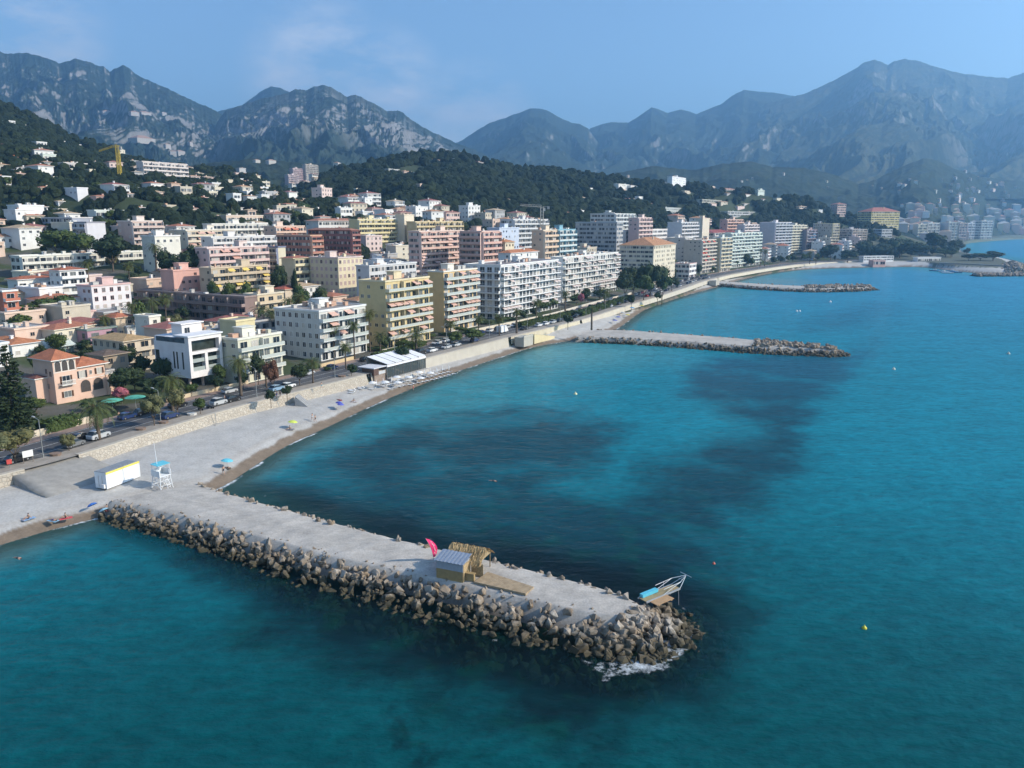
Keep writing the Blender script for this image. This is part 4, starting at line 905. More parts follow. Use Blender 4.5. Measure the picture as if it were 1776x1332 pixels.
BLD('pinktwin', 'pink block with wide shaded side and curved-looking balconies', AP, 798, 835, 867, 402, 408, (.62, .38, .32), 'bal', 'bal', trim=(.70, .50, .43))
BLD('bluewall', 'pale blue-grey windowless block behind the pink twin blocks', AP, 845, 866, 900, 396, 470, (.50, .56, .66), 'few', 'blank')
BLD('whiteterr', 'white terraced block with rooftop boxes near the small crane', AP, 868, 890, 950, 381, 530, (.58, .58, .58), 'bal', 'strip', trim=(.66, .66, .66), units=10)
BLD('peachrow', 'peach-coloured block between tree clumps', AP, 928, 942, 968, 400, 440, (.66, .48, .34), 'bal', 'few', trim=(.72, .6, .46))
BLD('bluebalc', 'white block with turquoise balcony panels', AP, 964, 968, 998, 399, 455, (.56, .60, .58), 'bal', 'blank', trim=(.22, .42, .5))
BLD('redvilla', 'white villa with orange-red hipped roof above the big white block', VI, 876, 885, 933, 439, 400, WHITE, 'win', 'few', roof='hip', rcol=(.52, .20, .09), name='villa')
BLD('smallorange', 'small cream house with orange roof below the blue-grey wall', HO, 866, 876, 892, 420, 425, (.64, .56, .42), 'few', 'few', roof='hip', rcol=(.52, .22, .1), name='house')
BLD('slateblock', 'dark slate-blue block under the wooded hill', AP, 998, 1070, 1081, 386, 560, (.40, .40, .40), 'strip', 'strip', trim=(.42, .46, .5))
BLD('greywhitetop', 'grey-white balcony block with rooftop dish', AP, 1024, 1066, 1102, 371, 620, (.56, .58, .56), 'bal', 'strip', trim=(.64, .66, .64), units=8)
BLD('pinkside', 'pink block beside the grey-white block with rooftop dish', AP, 1092, 1106, 1130, 378, 592, (.62, .44, .40), 'bal', 'few', trim=(.66, .52, .48))
BLD('longlow', 'long low white building with flat roof', AP, 1078, 1086, 1158, 400, 600, (.68, .64, .60), 'strip', 'blank', clutter=False)
BLD('hotelgrey', 'pale grey institutional block with columns on the green slope', AP, 1133, 1150, 1213, 360, hit(1180, 379)[1], (.50, .54, .53), 'win', 'few', trim=(.56, .6, .58), near=False)
BLD('khakislab', 'khaki slab building among the hillside trees', AP, 1208, 1218, 1282, 346, hit(1245, 364)[1], (.38, .38, .32), 'strip', 'strip', trim=(.44, .44, .38))
BLD('bluehall', 'blue-grey glazed building beneath the khaki slab', AP, 1250, 1262, 1318, 367, hit(1285, 388)[1], (.44, .45, .45), 'strip', 'strip', trim=(.52, .53, .53))
BLD('whitebalc', 'white balcony block with grey end wall near the cream tower', AP, 1158, 1181, 1211, 386, 690, (.60, .58, .58), 'bal', 'blank', trim=(.70, .68, .66))
BLD('creamtower', 'short cream tower with flat top behind the red roofs', AP, 1207, 1219, 1231, 379, 760, (.66, .58, .46), 'blank', 'blank')
BLD('blueside', 'blue-grey sided block beside the beige orange-roofed block', AP, 1156, 1188, 1202, 413, 650, (.52, .49, .45), 'bal', 'few', trim=(.66, .64, .6))
BLD('redroofs', 'long block with maroon roof behind the red-awning block', AP, 1205, 1238, 1281, 404, 780, (.60, .56, .54), 'bal', 'strip', roof='lowhip', rcol=(.34, .09, .08))
BLD('pinkfar', 'coral pink roofed block behind the pale green-white block', AP, 1252, 1260, 1289, 381, 820, (.62, .38, .30), 'bal', 'few', trim=(.66, .48, .4))
BLD('pinkwhite', 'pinkish white balcony block left of the tall blue-grey wall', AP, 1285, 1290, 1316, 390, 800, (.64, .54, .52), 'bal', 'few', trim=(.7, .62, .6))
BLD('pinktower', 'pink tower with red roof at the end of the wooded hill', AP, 1441, 1453, 1468, 354, hit(1455, 377)[1], (.66, .48, .42), 'strip', 'few', roof='lowhip', rcol=(.46, .2, .15))
BLD('palace', 'large yellow palace hotel with red mansard roof', 'hotel', 1488, 1512, 1561, 367, 1100, (.72, .58, .24), 'strip', 'strip', roof='hip', rcol=(.46, .17, .13), trim=(.74, .66, .4), name='hotel')
BLD('farcream', 'cream balcony block behind the harbour trees', AP, 1584, 1592, 1608, 389, 1480,  (.66, .60, .46), 'bal', 'blank', trim=(.7, .66, .56), fh=5.5)
BLD('farwhite', 'white rounded balcony block behind the harbour trees', AP, 1604, 1610, 1630, 387, 1500,  (.70, .65, .56), 'bal', 'blank', trim=(.76, .73, .68), fh=5.5)
BLD('fargrey', 'grey-ended yellow-white block near the far beach', AP, 1629, 1646, 1662, 386, 1560,  (.46, .46, .44), 'bal', 'blank', trim=(.70, .68, .56), fh=5.5)
BLD('farpink', 'pink-brown block near the far beach', AP, 1660, 1664, 1678, 387, 1700,  (.56, .42, .36), 'bal', 'few', trim=(.64, .52, .46), fh=5.5)
BLD('farwhite2', 'narrow white balcony block near the far beach', AP, 1675, 1679, 1692, 387, 1760,  (.66, .66, .66), 'bal', 'blank', trim=(.74, .74, .74), fh=5.5)
BLD('farlast', 'last white block before the far pine grove', AP, 1692, 1703, 1723, 383, 1800,  (.72, .68, .60), 'bal', 'strip', trim=(.76, .74, .70), fh=5.5)
BLD('hotelhill', 'wide pink-white hotel with framed loggias on the hillside', 'hotel', 243, 246, 324, 280, hit(285, 316)[1], (.66, .58, .54), 'bal', 'few', trim=(.70, .62, .58), name='hotel', zb=None, clutter=False)
BLD('greyhill', 'grey-white balcony block below the yellow tower crane', AP, 197, 205, 242, 322, 560, (.58, .62, .64), 'bal', 'few', trim=(.66, .68, .68))
BLD('whitehill', 'white cubic villa with blue-shaded side on the slope', VI, 112, 133, 152, 326, hit(135, 350)[1], (.68, .68, .70), 'few', 'few', name='villa')
BLD('yellowedge', 'yellow terraced block at the photo edge below the slope', AP, -30, -20, 40, 350, 470, (.68, .60, .34), 'bal', 'few', trim=(.72, .66, .46))
BLD('whitehall', 'white long villa with balconies at the edge of the pine slope', VI, 106, 110, 151, 282, hit(130, 296)[1], (.60, .56, .54), 'bal', 'few', name='villa', trim=(.66, .62, .6))
BLD('slopewhite', 'white block with big windows stepping down the slope', VI, 401, 404, 418, 336, hit(410, 356)[1], (.72, .72, .70), 'strip', 'few', name='villa')
BLD('towerA', 'rosy residential tower, shortest and nearest of three', 'tower block', 497, 499, 519, 303, 1300, (.52, .38, .38), 'bal', 'blank', trim=(.6, .48, .48), name='tower_block', zmin=0)
BLD('towerB', 'rosy residential tower in the middle of three', 'tower block', 504, 507, 529, 292, 1400, (.52, .36, .36), 'bal', 'blank', trim=(.56, .44, .44), name='tower_block')
BLD('towerC', 'tan residential tower, tallest of three beyond the valley', 'tower block', 527, 529, 551, 285, 1420, (.48, .42, .36), 'bal', 'few', trim=(.54, .48, .42), name='tower_block')
BLD('hillwhite', 'bright white cube villa on the wooded crest', VI, 1163, 1166, 1190, 306, 1138, (.76, .76, .76), 'few', 'blank', name='villa')
BLD('hillpair', 'white house with taller narrow part in the wood', VI, 1070, 1073, 1092, 319, hit(1082, 332)[1], (.72, .70, .66), 'few', 'blank', name='villa')
BLD('crestbluff', 'long grey flat-roofed building on the wooded bluff', AP, 670, 674, 734, 293, hit(700, 304)[1], (.46, .48, .5), 'strip', 'blank', trim=(.66, .66, .64), clutter=False)
# ---------------------------------------------------------------- labels for the smaller houses
import re as _re
def short(lbl): return _re.split(r' (?:with|behind|beside|in|above|below|before|between|under|on|near|of|half|at|peeping|just|among|jutting|to|from|by|stepping|beneath|down)\b', lbl)[0]
USED = {}
def rel_label(what, x, y, skip=0):
    if len(what.split()) > 11: what = ' '.join(what.split()[:11])
    c = sorted([b for b in BUILT if not _re.match(r'^[hf]-?\d', b[0])], key=lambda b: (b[3][0]-x)**2+(b[3][1]-y)**2)
    for k in range(skip, min(len(c), 7)):
        b = c[k]; s = short(b[9]); D0 = b[3][1]
        r = 'behind' if y > D0+10 else ('in front of' if y < D0-10 else 'beside')
        l = f'{what} {r} the {s}'
        if l not in USED and len(l.split()) <= 16: USED[l] = 1; return l
    for k in range(0, 9):
        for j in range(k+1, 12):
            l = f'{what} between the {short(c[k][9])} and the {short(c[j][9])}'
            if l not in USED and len(l.split()) <= 16: USED[l] = 1; return l
    return what if len(what.split()) > 3 else what+' seen from the sea'
CN = {'white': 'white', 'cream': 'cream', 'pink': 'pink', 'peach': 'peach', 'grey': 'grey', 'beige': 'beige', 'yellow': 'yellow', 'palepink': 'pale pink', 'terracotta': 'terracotta', 'salmon': 'salmon', 'greenwhite': 'pale green', 'bluegrey': 'blue-grey'}
RC = {'r': ((.44,.17,.10), 'red'), 'o': ((.52,.27,.14), 'orange'), 't': ((.52,.38,.24), 'tan'), 'm': ((.32,.12,.10), 'maroon')}
def hill_house(px, yb, w, h, col, roof='f', label=None):
    p = hit(px, yb)
    if p is None: return
    D = p[1]; yt = yb-h
    nm = f"{CN[col]} {'house' if w > 12 else 'small house'} with {'flat roof' if roof == 'f' else RC[roof][1]+' hipped roof'}"
    l = label or rel_label(nm+' on the slope' if D > 470 else nm, p[0], p[1])
    building('h%d_%d' % (px, yb), l, 'house', px-w/2, px-w/2+w*.32, px+w/2, yt, D+2, col, 'few' if w < 18 else 'strip', 'few', roof='flat' if roof == 'f' else 'lowhip', rcol=RC[roof][0] if roof != 'f' else 'grey', name='house', clutter=w > 14, near=False, fh=3.4, group='houses on the near slopes', units=2, minW=5)
for a in [(15,219,22,10,'white'),(46,226,24,8,'white'),(27,238,20,9,'cream'),(68,262,26,16,'white'),(3,264,12,14,'pink','r'),(20,282,45,9,'terracotta','r'),(80,280,34,13,'greenwhite'),(108,251,9,6,'white'),(136,257,10,6,'white'),
 (171,277,38,7,'grey'),(209,271,15,11,'cream'),(157,307,11,13,'cream'),(118,304,10,11,'cream'),(76,340,32,15,'beige','r'),(106,364,29,15,'white','t'),(58,379,48,21,'white','r'),(172,356,30,16,'pink','r'),(266,348,34,16,'peach','t'),(318,346,30,22,'beige'),
 (380,315,15,9,'white'),(398,321,12,9,'cream'),(415,320,16,10,'white'),(376,338,22,13,'cream'),(431,336,11,15,'white'),(433,354,24,14,'white','o'),(457,327,22,12,'cream'),(457,352,20,14,'white'),(482,350,16,12,'cream','t'),(484,370,24,13,'beige'),(502,367,30,13,'cream','r'),
 (596,383,30,22,'white'),(650,379,25,18,'pink','m'),(692,382,22,20,'peach','o'),(728,365,19,10,'white','r'),(748,372,17,11,'cream','o'),(780,388,34,20,'pink','m'),(843,384,35,17,'peach','r'),(560,388,26,12,'white','r'),
 (753,285,19,9,'peach','o'),(793,283,11,8,'white'),(828,290,21,10,'white','r'),(722,305,15,6,'white'),(1023,332,10,6,'white'),(1190,337,13,6,'cream'),(1110,348,12,7,'white'),(1262,335,24,8,'pink','r'),(1318,342,16,12,'greenwhite'),(1295,345,14,8,'white','o'),
 (1350,352,14,8,'cream'),(620,334,12,7,'cream'),(905,322,10,6,'white'),(985,348,14,8,'peach','r'),(878,352,12,7,'cream','o'),(1062,356,12,7,'white'),(1142,334,11,6,'white'),(1232,330,16,7,'cream'),(1160,352,22,8,'grey'),(660,352,12,7,'white','r'),(540,352,14,8,'cream','t'),(1390,366,18,8,'peach','t'),(1422,372,10,8,'white'),(940,372,22,9,'peach','r'),(975,380,26,12,'pink','r'),(1005,375,16,10,'white'),(300,300,14,8,'white'),(345,308,16,8,'cream','t'),(40,300,18,10,'white','t'),(95,316,14,9,'cream'),(8,322,22,16,'white'),(200,300,14,9,'white'),(225,346,20,10,'white','o'),(350,352,20,10,'palepink','r')]:
    hill_house(*a)
rh_ = random.Random(77); placed = []
for px0, px1, y0, y1, n in ((-5, 560, 288, 380, 80), (1040, 1400, 330, 372, 16), (700, 1040, 300, 372, 9)):
    c_ = 0
    for t in range(600):
        px, yb = rh_.uniform(px0, px1), rh_.uniform(y0, y1); p = hit(px, yb)
        if p is None or any((p[0]-b[3][0])**2+(p[1]-b[3][1])**2 < 13.5**2 for b in BUILT): continue
        w = rh_.uniform(11, 24)*(1 if px < 600 else .75); hill_house(px, yb, w, w*rh_.uniform(.42, .62), rh_.choice(['white', 'cream', 'white', 'peach', 'palepink', 'beige', 'grey']), rh_.choice('ffrot')); c_ += 1
        if c_ >= n: break
NH = len(BUILT)
# tiny far houses on the hazy hills
def hit_layer(px, py, f):
    d = ray(px, py); Y = np.exp(np.linspace(math.log(700), math.log(6500), 1500)); X = d[0]/d[1]*Y; Z = CAM_H+d[2]/d[1]*Y; z = f(X, Y)[0]
    k = int(np.argmax(Z <= z))
    return (X[k], Y[k], Z[k]) if (Z <= z).any() else None
def speck(px, py, w, h, f, label, grp, col=None, nm='house'):
    p = hit_layer(px, py, f)
    if p is None: return
    s = p[1]/F_PX; b = MB(); a, c, t = w*s, w*s*.7, h*s
    b.box(-a/2, a/2, -c/2, c/2, -8, t, 0)
    hip_roof(a, c, a*.18, .5).v and None
    b2 = hip_roof(a, c, a*.16, .4, t+.02)
    r = empty(nm, p, R(RNG.uniform(30, 80)), label, nm, grp); b.put('wall', plaster(col or WHITE), r)
    q = b2.put('roof', [tiles((.40, .25, .18)), plaster(WHITE)], r); q.location = (-a/2, -c/2, 0)
rr = random.Random(5)
for k in range(46):
    px = rr.uniform(1080, 1770); py = rr.uniform(296, 352)
    if 1380 < px < 1520 and py > 335: continue
    speck(px, py, rr.uniform(3.5, 7), rr.uniform(2.2, 4), MF, 'tiny pale house on the hazy blue hill beyond the bay', 'tiny houses on the far hazy hill', rr.choice([(.5,.48,.45), (.46,.42,.36), (.3,.3,.3), (.42,.34,.28)]))
for k in range(26):
    px, py = rr.uniform(1560, 1772), rr.uniform(318, 362)
    speck(px, py, rr.uniform(5, 11), rr.uniform(3, 5), MF, 'pale villa low on the far hill above the old harbour town', 'villas low on the far hill', rr.choice([(.68,.66,.62), (.62,.5,.44), (.6,.58,.5)]), 'villa')
for (px, py, w, h) in [(445,282,10,4),(455,276,12,4),(470,284,14,5),(492,279,12,4),(505,277,16,5),(400,276,16,5),(585,287,12,4),(625,285,10,4),(420,270,8,4)]:
    speck(px, py, w, h, MH2, 'little white house in the valley below the rocky mountain', 'little houses in the valley', (.5, .48, .44))
for (px, py, w, h) in [(186,197,16,3),(232,198,14,3),(250,199,18,3),(284,200,8,4),(246,246,34,5),(290,257,10,6),(312,269,14,6),(300,268,10,5),(330,251,7,4)]:
    speck(px, py, w, h, MA, 'small white building low on the grey mountainside', 'small buildings on the mountainside', (.42, .40, .38))
# far town behind the last bay
TOWN = empty('x', (0, 0, 0)); bpy.data.objects.remove(TOWN)
rt = random.Random(9); pal = ['white', 'cream', 'peach', 'pink', 'beige', 'grey', 'yellow', 'palepink']
def far_block(px, yb, w, h, col):
    p = hit(px, yb, 900, 2900) if False else hit_far(px, yb)
    if p is None: return
    x, y, z = p; a = w*y/F_PX; c = a*.6; zt = h*y/F_PX
    root = empty('apartment_block', (x, y, z), R(62), f'{CN[col]} block in the crowded far harbour town', 'apartment block', f'{CN[col]} blocks of the far town')
    b = MB(); b.box(-a/2, a/2, -c/2, c/2, -12, zt, 0); b.put('wall', plaster(C[col]), root)
    hip_roof(a, c, a*.12, .5, zt+.02).put('roof', [tiles(rt.choice([(.44,.2,.13), (.5,.34,.22), (.46,.44,.40), (.46,.44,.40)])), plaster(WHITE)], root, (-a/2, -c/2, 0))
    for f in range(max(1, int(zt/5.5))):
        link('window', strip_mesh(a-1.5, 2.4, STRIP, plaster(C[col]), 2.2), root, (-a/2+.7, -c/2, zt-3.6-f*5.5))
def hit_far(px, py):
    d = ray(px, py); Y = np.exp(np.linspace(math.log(1150), math.log(3000), 500)); X = d[0]/d[1]*Y; Z = CAM_H+d[2]/d[1]*Y; g = np.maximum(base_z(X, Y), MF(X, Y)[0])
    ok = (Z <= g) & (sdist(X, Y, WALL) > 6); k = int(np.argmax(ok)); return (X[k], Y[k], Z[k]) if ok.any() else None
for k in range(110):
    yb = rt.uniform(364, 414); px = rt.uniform(1545 if yb < 400 else 1600, 1790)
    if yb > 407 and px > 1690: continue
    if 1480 < px < 1575 and yb < 388: continue
    far_block(px, yb, rt.uniform(14, 34)*(.6+.4*(yb-360)/50), rt.uniform(6, 13), rt.choice(pal))

# ---------------------------------------------------------------- small town houses that fill the blocks
rf = random.Random(21)
for px0, px1, D0, D1, n_max, fl in ((-10, 620, 235, 440, 58, (2, 2, 3)), (560, 1180, 320, 650, 64, (2, 3, 3, 4)), (1165, 1500, 630, 985, 40, (3, 4, 5, 6)), (0, 560, 440, 640, 16, (2, 2))):
    n_f = 0
    for t in range(1500):
        px = rf.uniform(px0, px1); D = rf.uniform(D0, D1); a = aof(px, 420); x, y = a*D, D
        dw = float(sdist(np.array([x]), np.array([y]), WALL)[0])
        if dw < 32: continue
        if any((b[3][0]-x)**2+(b[3][1]-y)**2 < (max(b[6], b[7])*.52+3.5)**2 for b in BUILT): continue
        col = rf.choice(['white', 'cream', 'white', 'peach', 'beige', 'palepink', 'grey', 'white']); hip = rf.random() < (.55 if px0 < 1100 else .3)
        nf = rf.choice(fl); big = px0 > 1100; L_, W_ = rf.uniform(9, 16)*(1.5 if big else 1), rf.uniform(8, 11)*(1.2 if big else 1); z = gz(x, y); yaw = UYAW+rf.choice([0, 0, 8, -12, 90] if not big else [0, 0, 6])
        rk = rf.choice('rotm'); nm = f"{CN[col]} {['', '', 'two', 'three', 'four', 'five', 'six'][nf]}-storey {'block' if big else 'house'} with {RC[rk][1]+' roof' if hip else 'flat roof'}"
        building('f%d_%d' % (px0, t), rel_label(nm, x, y), 'apartment block' if big else 'house', px, px, px, 400, D, col, 'bal' if big else rf.choice(['win', 'bal', 'few']), 'few', roof='lowhip' if hip else 'flat', rcol=RC[rk][0], name='apartment_block' if big else 'house', near=False, box=(x, y, z+nf*3.05+.3, L_, W_, yaw), units=3, group='seafront blocks towards the harbour' if big else 'town houses between the bigger blocks', aw=(.55, .3, .25) if big and rf.random() < .4 else None)
        n_f += 1
        if n_f >= n_max: break

# ---------------------------------------------------------------- vegetation
def leaf_mat(name, dark, light, rough=.7):
    m, nt, N, L, b = newmat(name); b.inputs['Roughness'].default_value = rough; b.inputs['Specular IOR Level'].default_value = .2
    g = N.new('ShaderNodeNewGeometry'); oi = N.new('ShaderNodeObjectInfo')
    n = noise_node(nt, .35, 3, .6); f = math_node(nt, 'ADD', math_node(nt, 'MULTIPLY', g.outputs['Random Per Island'], .55), math_node(nt, 'MULTIPLY', n.outputs['Fac'], .55), True)
    c = mix_col(nt, f, dark, light); c = mix_col(nt, math_node(nt, 'MULTIPLY', oi.outputs['Random'], .5), c, mix_col(nt, 1.0, c, (1.5, 1.15, .7), 'MULTIPLY'))
    L.new(c, b.inputs['Base Color']); return m
LEAF = leaf_mat('leaves', (.022, .042, .014), (.085, .125, .038)); LEAFD = leaf_mat('leaves_dark', (.012, .026, .014), (.04, .065, .028)); OLIVE = leaf_mat('leaves_olive', (.055, .065, .03), (.15, .155, .075))
PALMG = leaf_mat('palm_fronds', (.03, .055, .02), (.115, .14, .05)); PINKF = leaf_mat('pink_flowers', (.15, .045, .07), (.36, .13, .19)); REDF = leaf_mat('reddish_leaves', (.07, .035, .025), (.17, .085, .055)); DRYF = leaf_mat('dry_fronds', (.13, .095, .05), (.24, .18, .10))
BARK = flat((.12, .09, .065), .95, var=.3, scale=3)
def quads_np(P, Nrm, size, rnd):
    n = len(P); t = np.cross(Nrm, rnd.normal(size=(n, 3))); t /= np.linalg.norm(t, axis=1)[:, None]+1e-9; b = np.cross(Nrm, t)
    s = (size*rnd.uniform(.6, 1.3, n))[:, None]; a = P+t*s; c = P-t*s; d = P+b*s*.7; e = P-b*s*.7
    return np.stack([a, d, c, e], 1).reshape(-1, 3), np.arange(n*4).reshape(-1, 4)
def crown_mesh(seed, mat, n=1300, size=.42, squash=.85, lobes=13, spread=.62):
    rnd = np.random.default_rng(seed); V = []
    c = rnd.normal(size=(lobes, 3)); c /= np.linalg.norm(c, axis=1)[:, None]; c *= rnd.uniform(.25, spread, lobes)[:, None]; c[:, 2] *= squash
    r = rnd.uniform(.26, .46, lobes); k = rnd.integers(0, lobes, n); d = rnd.normal(size=(n, 3)); d /= np.linalg.norm(d, axis=1)[:, None]
    P = c[k]+d*(r[k]*rnd.uniform(.72, 1.03, n))[:, None]; nr = d+rnd.normal(size=(n, 3))*.45; nr /= np.linalg.norm(nr, axis=1)[:, None]
    v, f = quads_np(P, nr, size*.2, rnd)
    bm = bmesh.new(); bmesh.ops.create_icosphere(bm, subdivisions=1, radius=1); iv = np.array([q.co[:] for q in bm.verts]); bf = [[q.index for q in g.verts] for g in bm.faces]; bm.free()
    bf = np.array([[a, b, c_, c_] for a, b, c_ in bf])
    core = [iv*(rr_*.80)*(1+rnd.normal(0, .08, iv.shape))+cc for cc, rr_ in zip(c, r)]; tri = np.vstack([bf[:, :3]+len(v)+i*len(iv) for i in range(lobes)])
    v = np.vstack([v]+core); me = bpy.data.meshes.new('crown'); me.from_pydata([tuple(q) for q in v], [], [tuple(q) for q in f]+[tuple(q) for q in tri]); me.materials.append(mat); me.update(); return me
CROWN = {('leaf', i): crown_mesh(i, LEAF) for i in range(4)}
CROWN.update({('dark', i): crown_mesh(10+i, LEAFD) for i in range(3)}); CROWN.update({('olive', i): crown_mesh(20+i, OLIVE, 1100, .32, .8) for i in range(3)})
CROWN.update({('pine', i): crown_mesh(30+i, LEAFD, 900, .34, .38, 15, .75) for i in range(3)}); CROWN.update({('pinkf', i): crown_mesh(40+i, PINKF, 500, .34, .6) for i in range(1)}); CROWN[('redf', 0)] = crown_mesh(50, REDF)
def trunk_mesh():
    b = MB(); b.bar((0, 0, -.6), (.02, .01, .55), .055, 0, 7, .038)
    for k in range(5): t = k*1.256; b.bar((.02, .01, .45), (math.cos(t)*.34, math.sin(t)*.34, .95), .026, 0, 5, .008)
    return b.mesh('trunk', [BARK], True)
TRUNK = trunk_mesh()
def tree(x, y, z, h, w, kind, label, group='town trees', name='tree', tr=.45, cat='tree'):
    r = empty(name, (x, y, z), RNG.uniform(0, 6.28), label, cat, group)
    k = [q for q in CROWN if q[0] == kind]; m = CROWN[k[int(RNG.integers(len(k)))]]
    ch = h*(1-tr)+.3; q = link('crown', m, r, (0, 0, h-ch*.52)); q.scale = (w/2*1.15, w/2*1.15, ch*.72 if kind != 'pine' else ch*1.1)
    t = link('trunk', TRUNK, r, (0, 0, 0)); t.scale = (w*.5, w*.5, h*tr*1.2 if kind != 'pine' else h*.9); return r
def palm_mesh(seed, fr=36, L_=3.4, droop=1.0, leaf=.55, up=.9):
    rnd = random.Random(seed); b = MB()
    for k in range(fr):
        az = k*2.39996+rnd.uniform(-.2, .2); el = up-1.75*(k/fr)**.9*droop+rnd.uniform(-.12, .12); l = L_*rnd.uniform(.82, 1.1); seg = 9; p = Vector((0, 0, 0)); d_az = Vector((math.cos(az), math.sin(az), 0)); side = Vector((-math.sin(az), math.cos(az), 0)); e = el
        for s in range(seg):
            q = p+(d_az*math.cos(e)+Vector((0, 0, 1))*math.sin(e))*(l/seg); wv = leaf*math.sin(math.pi*min(1, (s+1.2)/(seg+.8)))**.7
            up_ = (-d_az*math.sin(e)+Vector((0, 0, 1))*math.cos(e))
            for sg in (-1, 1):
                for hh in (0, .5):
                    a0 = p.lerp(q, hh); a1 = p.lerp(q, hh+.33); tip = p.lerp(q, hh+.45)+side*sg*wv*.9-up_*wv*.35+(q-p).normalized()*wv*.45
                    b.ngon([tuple(a0), tuple(a1), tuple(tip)])
            p = q; e -= .17*droop
    return b
FROND = [palm_mesh(1).mesh('fronds', [PALMG]), palm_mesh(2, 38, 3.8).mesh('fronds', [PALMG])]
FANF = [palm_mesh(5+i, 30, 2.0, .95, .62, 1.1).mesh('fronds', [PALMG]) for i in range(2)]
SKIRT = palm_mesh(9, 16, 1.5, 1.3, .4, -.55).mesh('dry_skirt', [DRYF])
def palm_trunk(h, r):
    b = MB(); n = 9; rings = []
    for k in range(int(h/.55)+2):
        z = min(h, k*.55); rr_ = r*(1.25-.35*z/h)*(1.07 if k % 2 else .95); rings.append([(math.cos(6.283*i/n)*rr_+.012*z*math.sin(z*.4), math.sin(6.283*i/n)*rr_, z) for i in range(n)])
    b.loft(rings); return b.mesh('trunk', [BARK], True)
_pt = {}
def palm(x, y, z, h, kind, label, group, s=1.0):
    s = s*1.25; r = empty('palm_tree', (x, y, z), RNG.uniform(0, 6.28), label, 'palm tree', group)
    k = (round(h), kind)
    if k not in _pt: _pt[k] = palm_trunk(round(h), .33 if kind == 'date' else .19)
    link('trunk', _pt[k], r); m = FROND if kind == 'date' else FANF
    q = link('fronds', m[int(RNG.integers(2))], r, (0, 0, round(h)-.05)); q.scale = (s, s, s)
    q = link('dry_skirt', SKIRT, r, (0, 0, round(h)-.1)); q.scale = (s, s, s*1.1); return r
def at_top(px, ytop, ybase, z=4.7):          # foot on the ground seen at ybase, height read off to ytop
    x, y = at(px, ybase, z); zt = atD(px, ytop, y)[2]; return x, y, zt-z
PALMS = [(172,690,762,'date',1.15,'big date palm with orange fruit on the promenade before the pink villa'),(418,618,686,'date',.95,'tall date palm beside the white modern office'),(543,618,664,'fan',1.25,'bright young fan palm on the promenade by the parked cars'),
 (533,545,606,'fan',1.25,'first tall fan palm against the shaded wall of the palm-fronted block'),(554,548,612,'fan',1.2,'second tall fan palm at the corner of the palm-fronted block'),(580,556,622,'fan',1.1,'tall thin fan palm before the white facade'),(615,550,622,'fan',1.2,'tallest thin fan palm at the far end of the white facade'),(642,533,610,'fan',1.3,'fan palm rising against the yellow side wall'),
 (782,556,598,'fan',1.2,'fan palm in the garden of the tan-walled block'),(866,544,582,'fan',1.3,'fan palm on the road before the big white block'),(896,534,578,'date',.7,'dark palm beside the white van'),(980,502,548,'date',.75,'palm between the two long white blocks'),(1026,528,572,'date',.45,'dark small palm on the promenade near the middle groyne'),
 (1318,428,462,'date',.9,'first tall dark palm under the blue-grey tower'),(1326,430,462,'date',.9,'second tall dark palm under the blue-grey tower'),(1404,432,458,'date',1.0,'palm in front of the dark block with blue awnings'),(1415,436,458,'date',.9,'palm below the beige tower')]
PALMS += [(px, yt, yb, kd, 1.15, lb) for px, yt, yb, kd, lb in [(300,650,716,'date','palm between the tamarisk trees on the promenade'),(462,622,672,'fan','fan palm before the brownish red tree'),(600,590,640,'fan','fan palm near the restaurant booth'),(660,572,618,'fan','fan palm before the hedge of the yellow block'),(722,566,606,'date','date palm at the corner of the yellow block'),(830,548,588,'fan','fan palm in front of the salmon awnings block'),(930,520,560,'fan','fan palm along the hedge of the big white block'),(1048,500,534,'date','date palm at the end of the stilted white block')]]
for px, yt, yb, kd, s, lb in PALMS:
    x, y, h = at_top(px, yt+10*(1 if yb > 600 else .4), yb); palm(x, y, 4.6, max(3, h), kd, lb, 'palms along the seafront', s)
for i, (px, yt, D, kd, s, lb) in enumerate([(180,540,250,'date',.8,'palm standing before the white block with pink corners'),(228,520,262,'date',1.0,'feathery palm at the dark brown block, farthest from the road'),(262,510,268,'date',1.0,'tall palm against the dark brown balconies'),(285,505,275,'fan',1.5,'palm crown reaching the roof of the dark brown block'),(290,545,255,'date',.8,'low palm behind the white modern office'),
   (318,548,256,'date',.8,'palm right behind the office roof terrace'),(243,535,250,'date',.9,'palm beside the white gable-end house'),(452,525,268,'date',1.0,'palm in front of the terracotta pillar'),(470,530,262,'fan',1.5,'palm beside the palm-fronted block'),(500,512,285,'date',.9,'palm below the tiny red hipped roof'),(520,508,292,'fan',1.4,'palm between red hat house and beige tall block'),
   (268,418,352,'date',1.0,'palm beside the small white block'),(560,497,315,'fan',1.2,'palm in the shade of the tall beige block'),(150,448,322,'date',.9,'palm before the long white block'),(222,450,325,'fan',1.4,'palm by the balconies of the long white block')]):
    x, y, zt = atD(px, yt+9, D); z = gz(x, y); palm(x, y, z, max(3.5, zt-z), kd, lb, 'palms in the gardens', s)
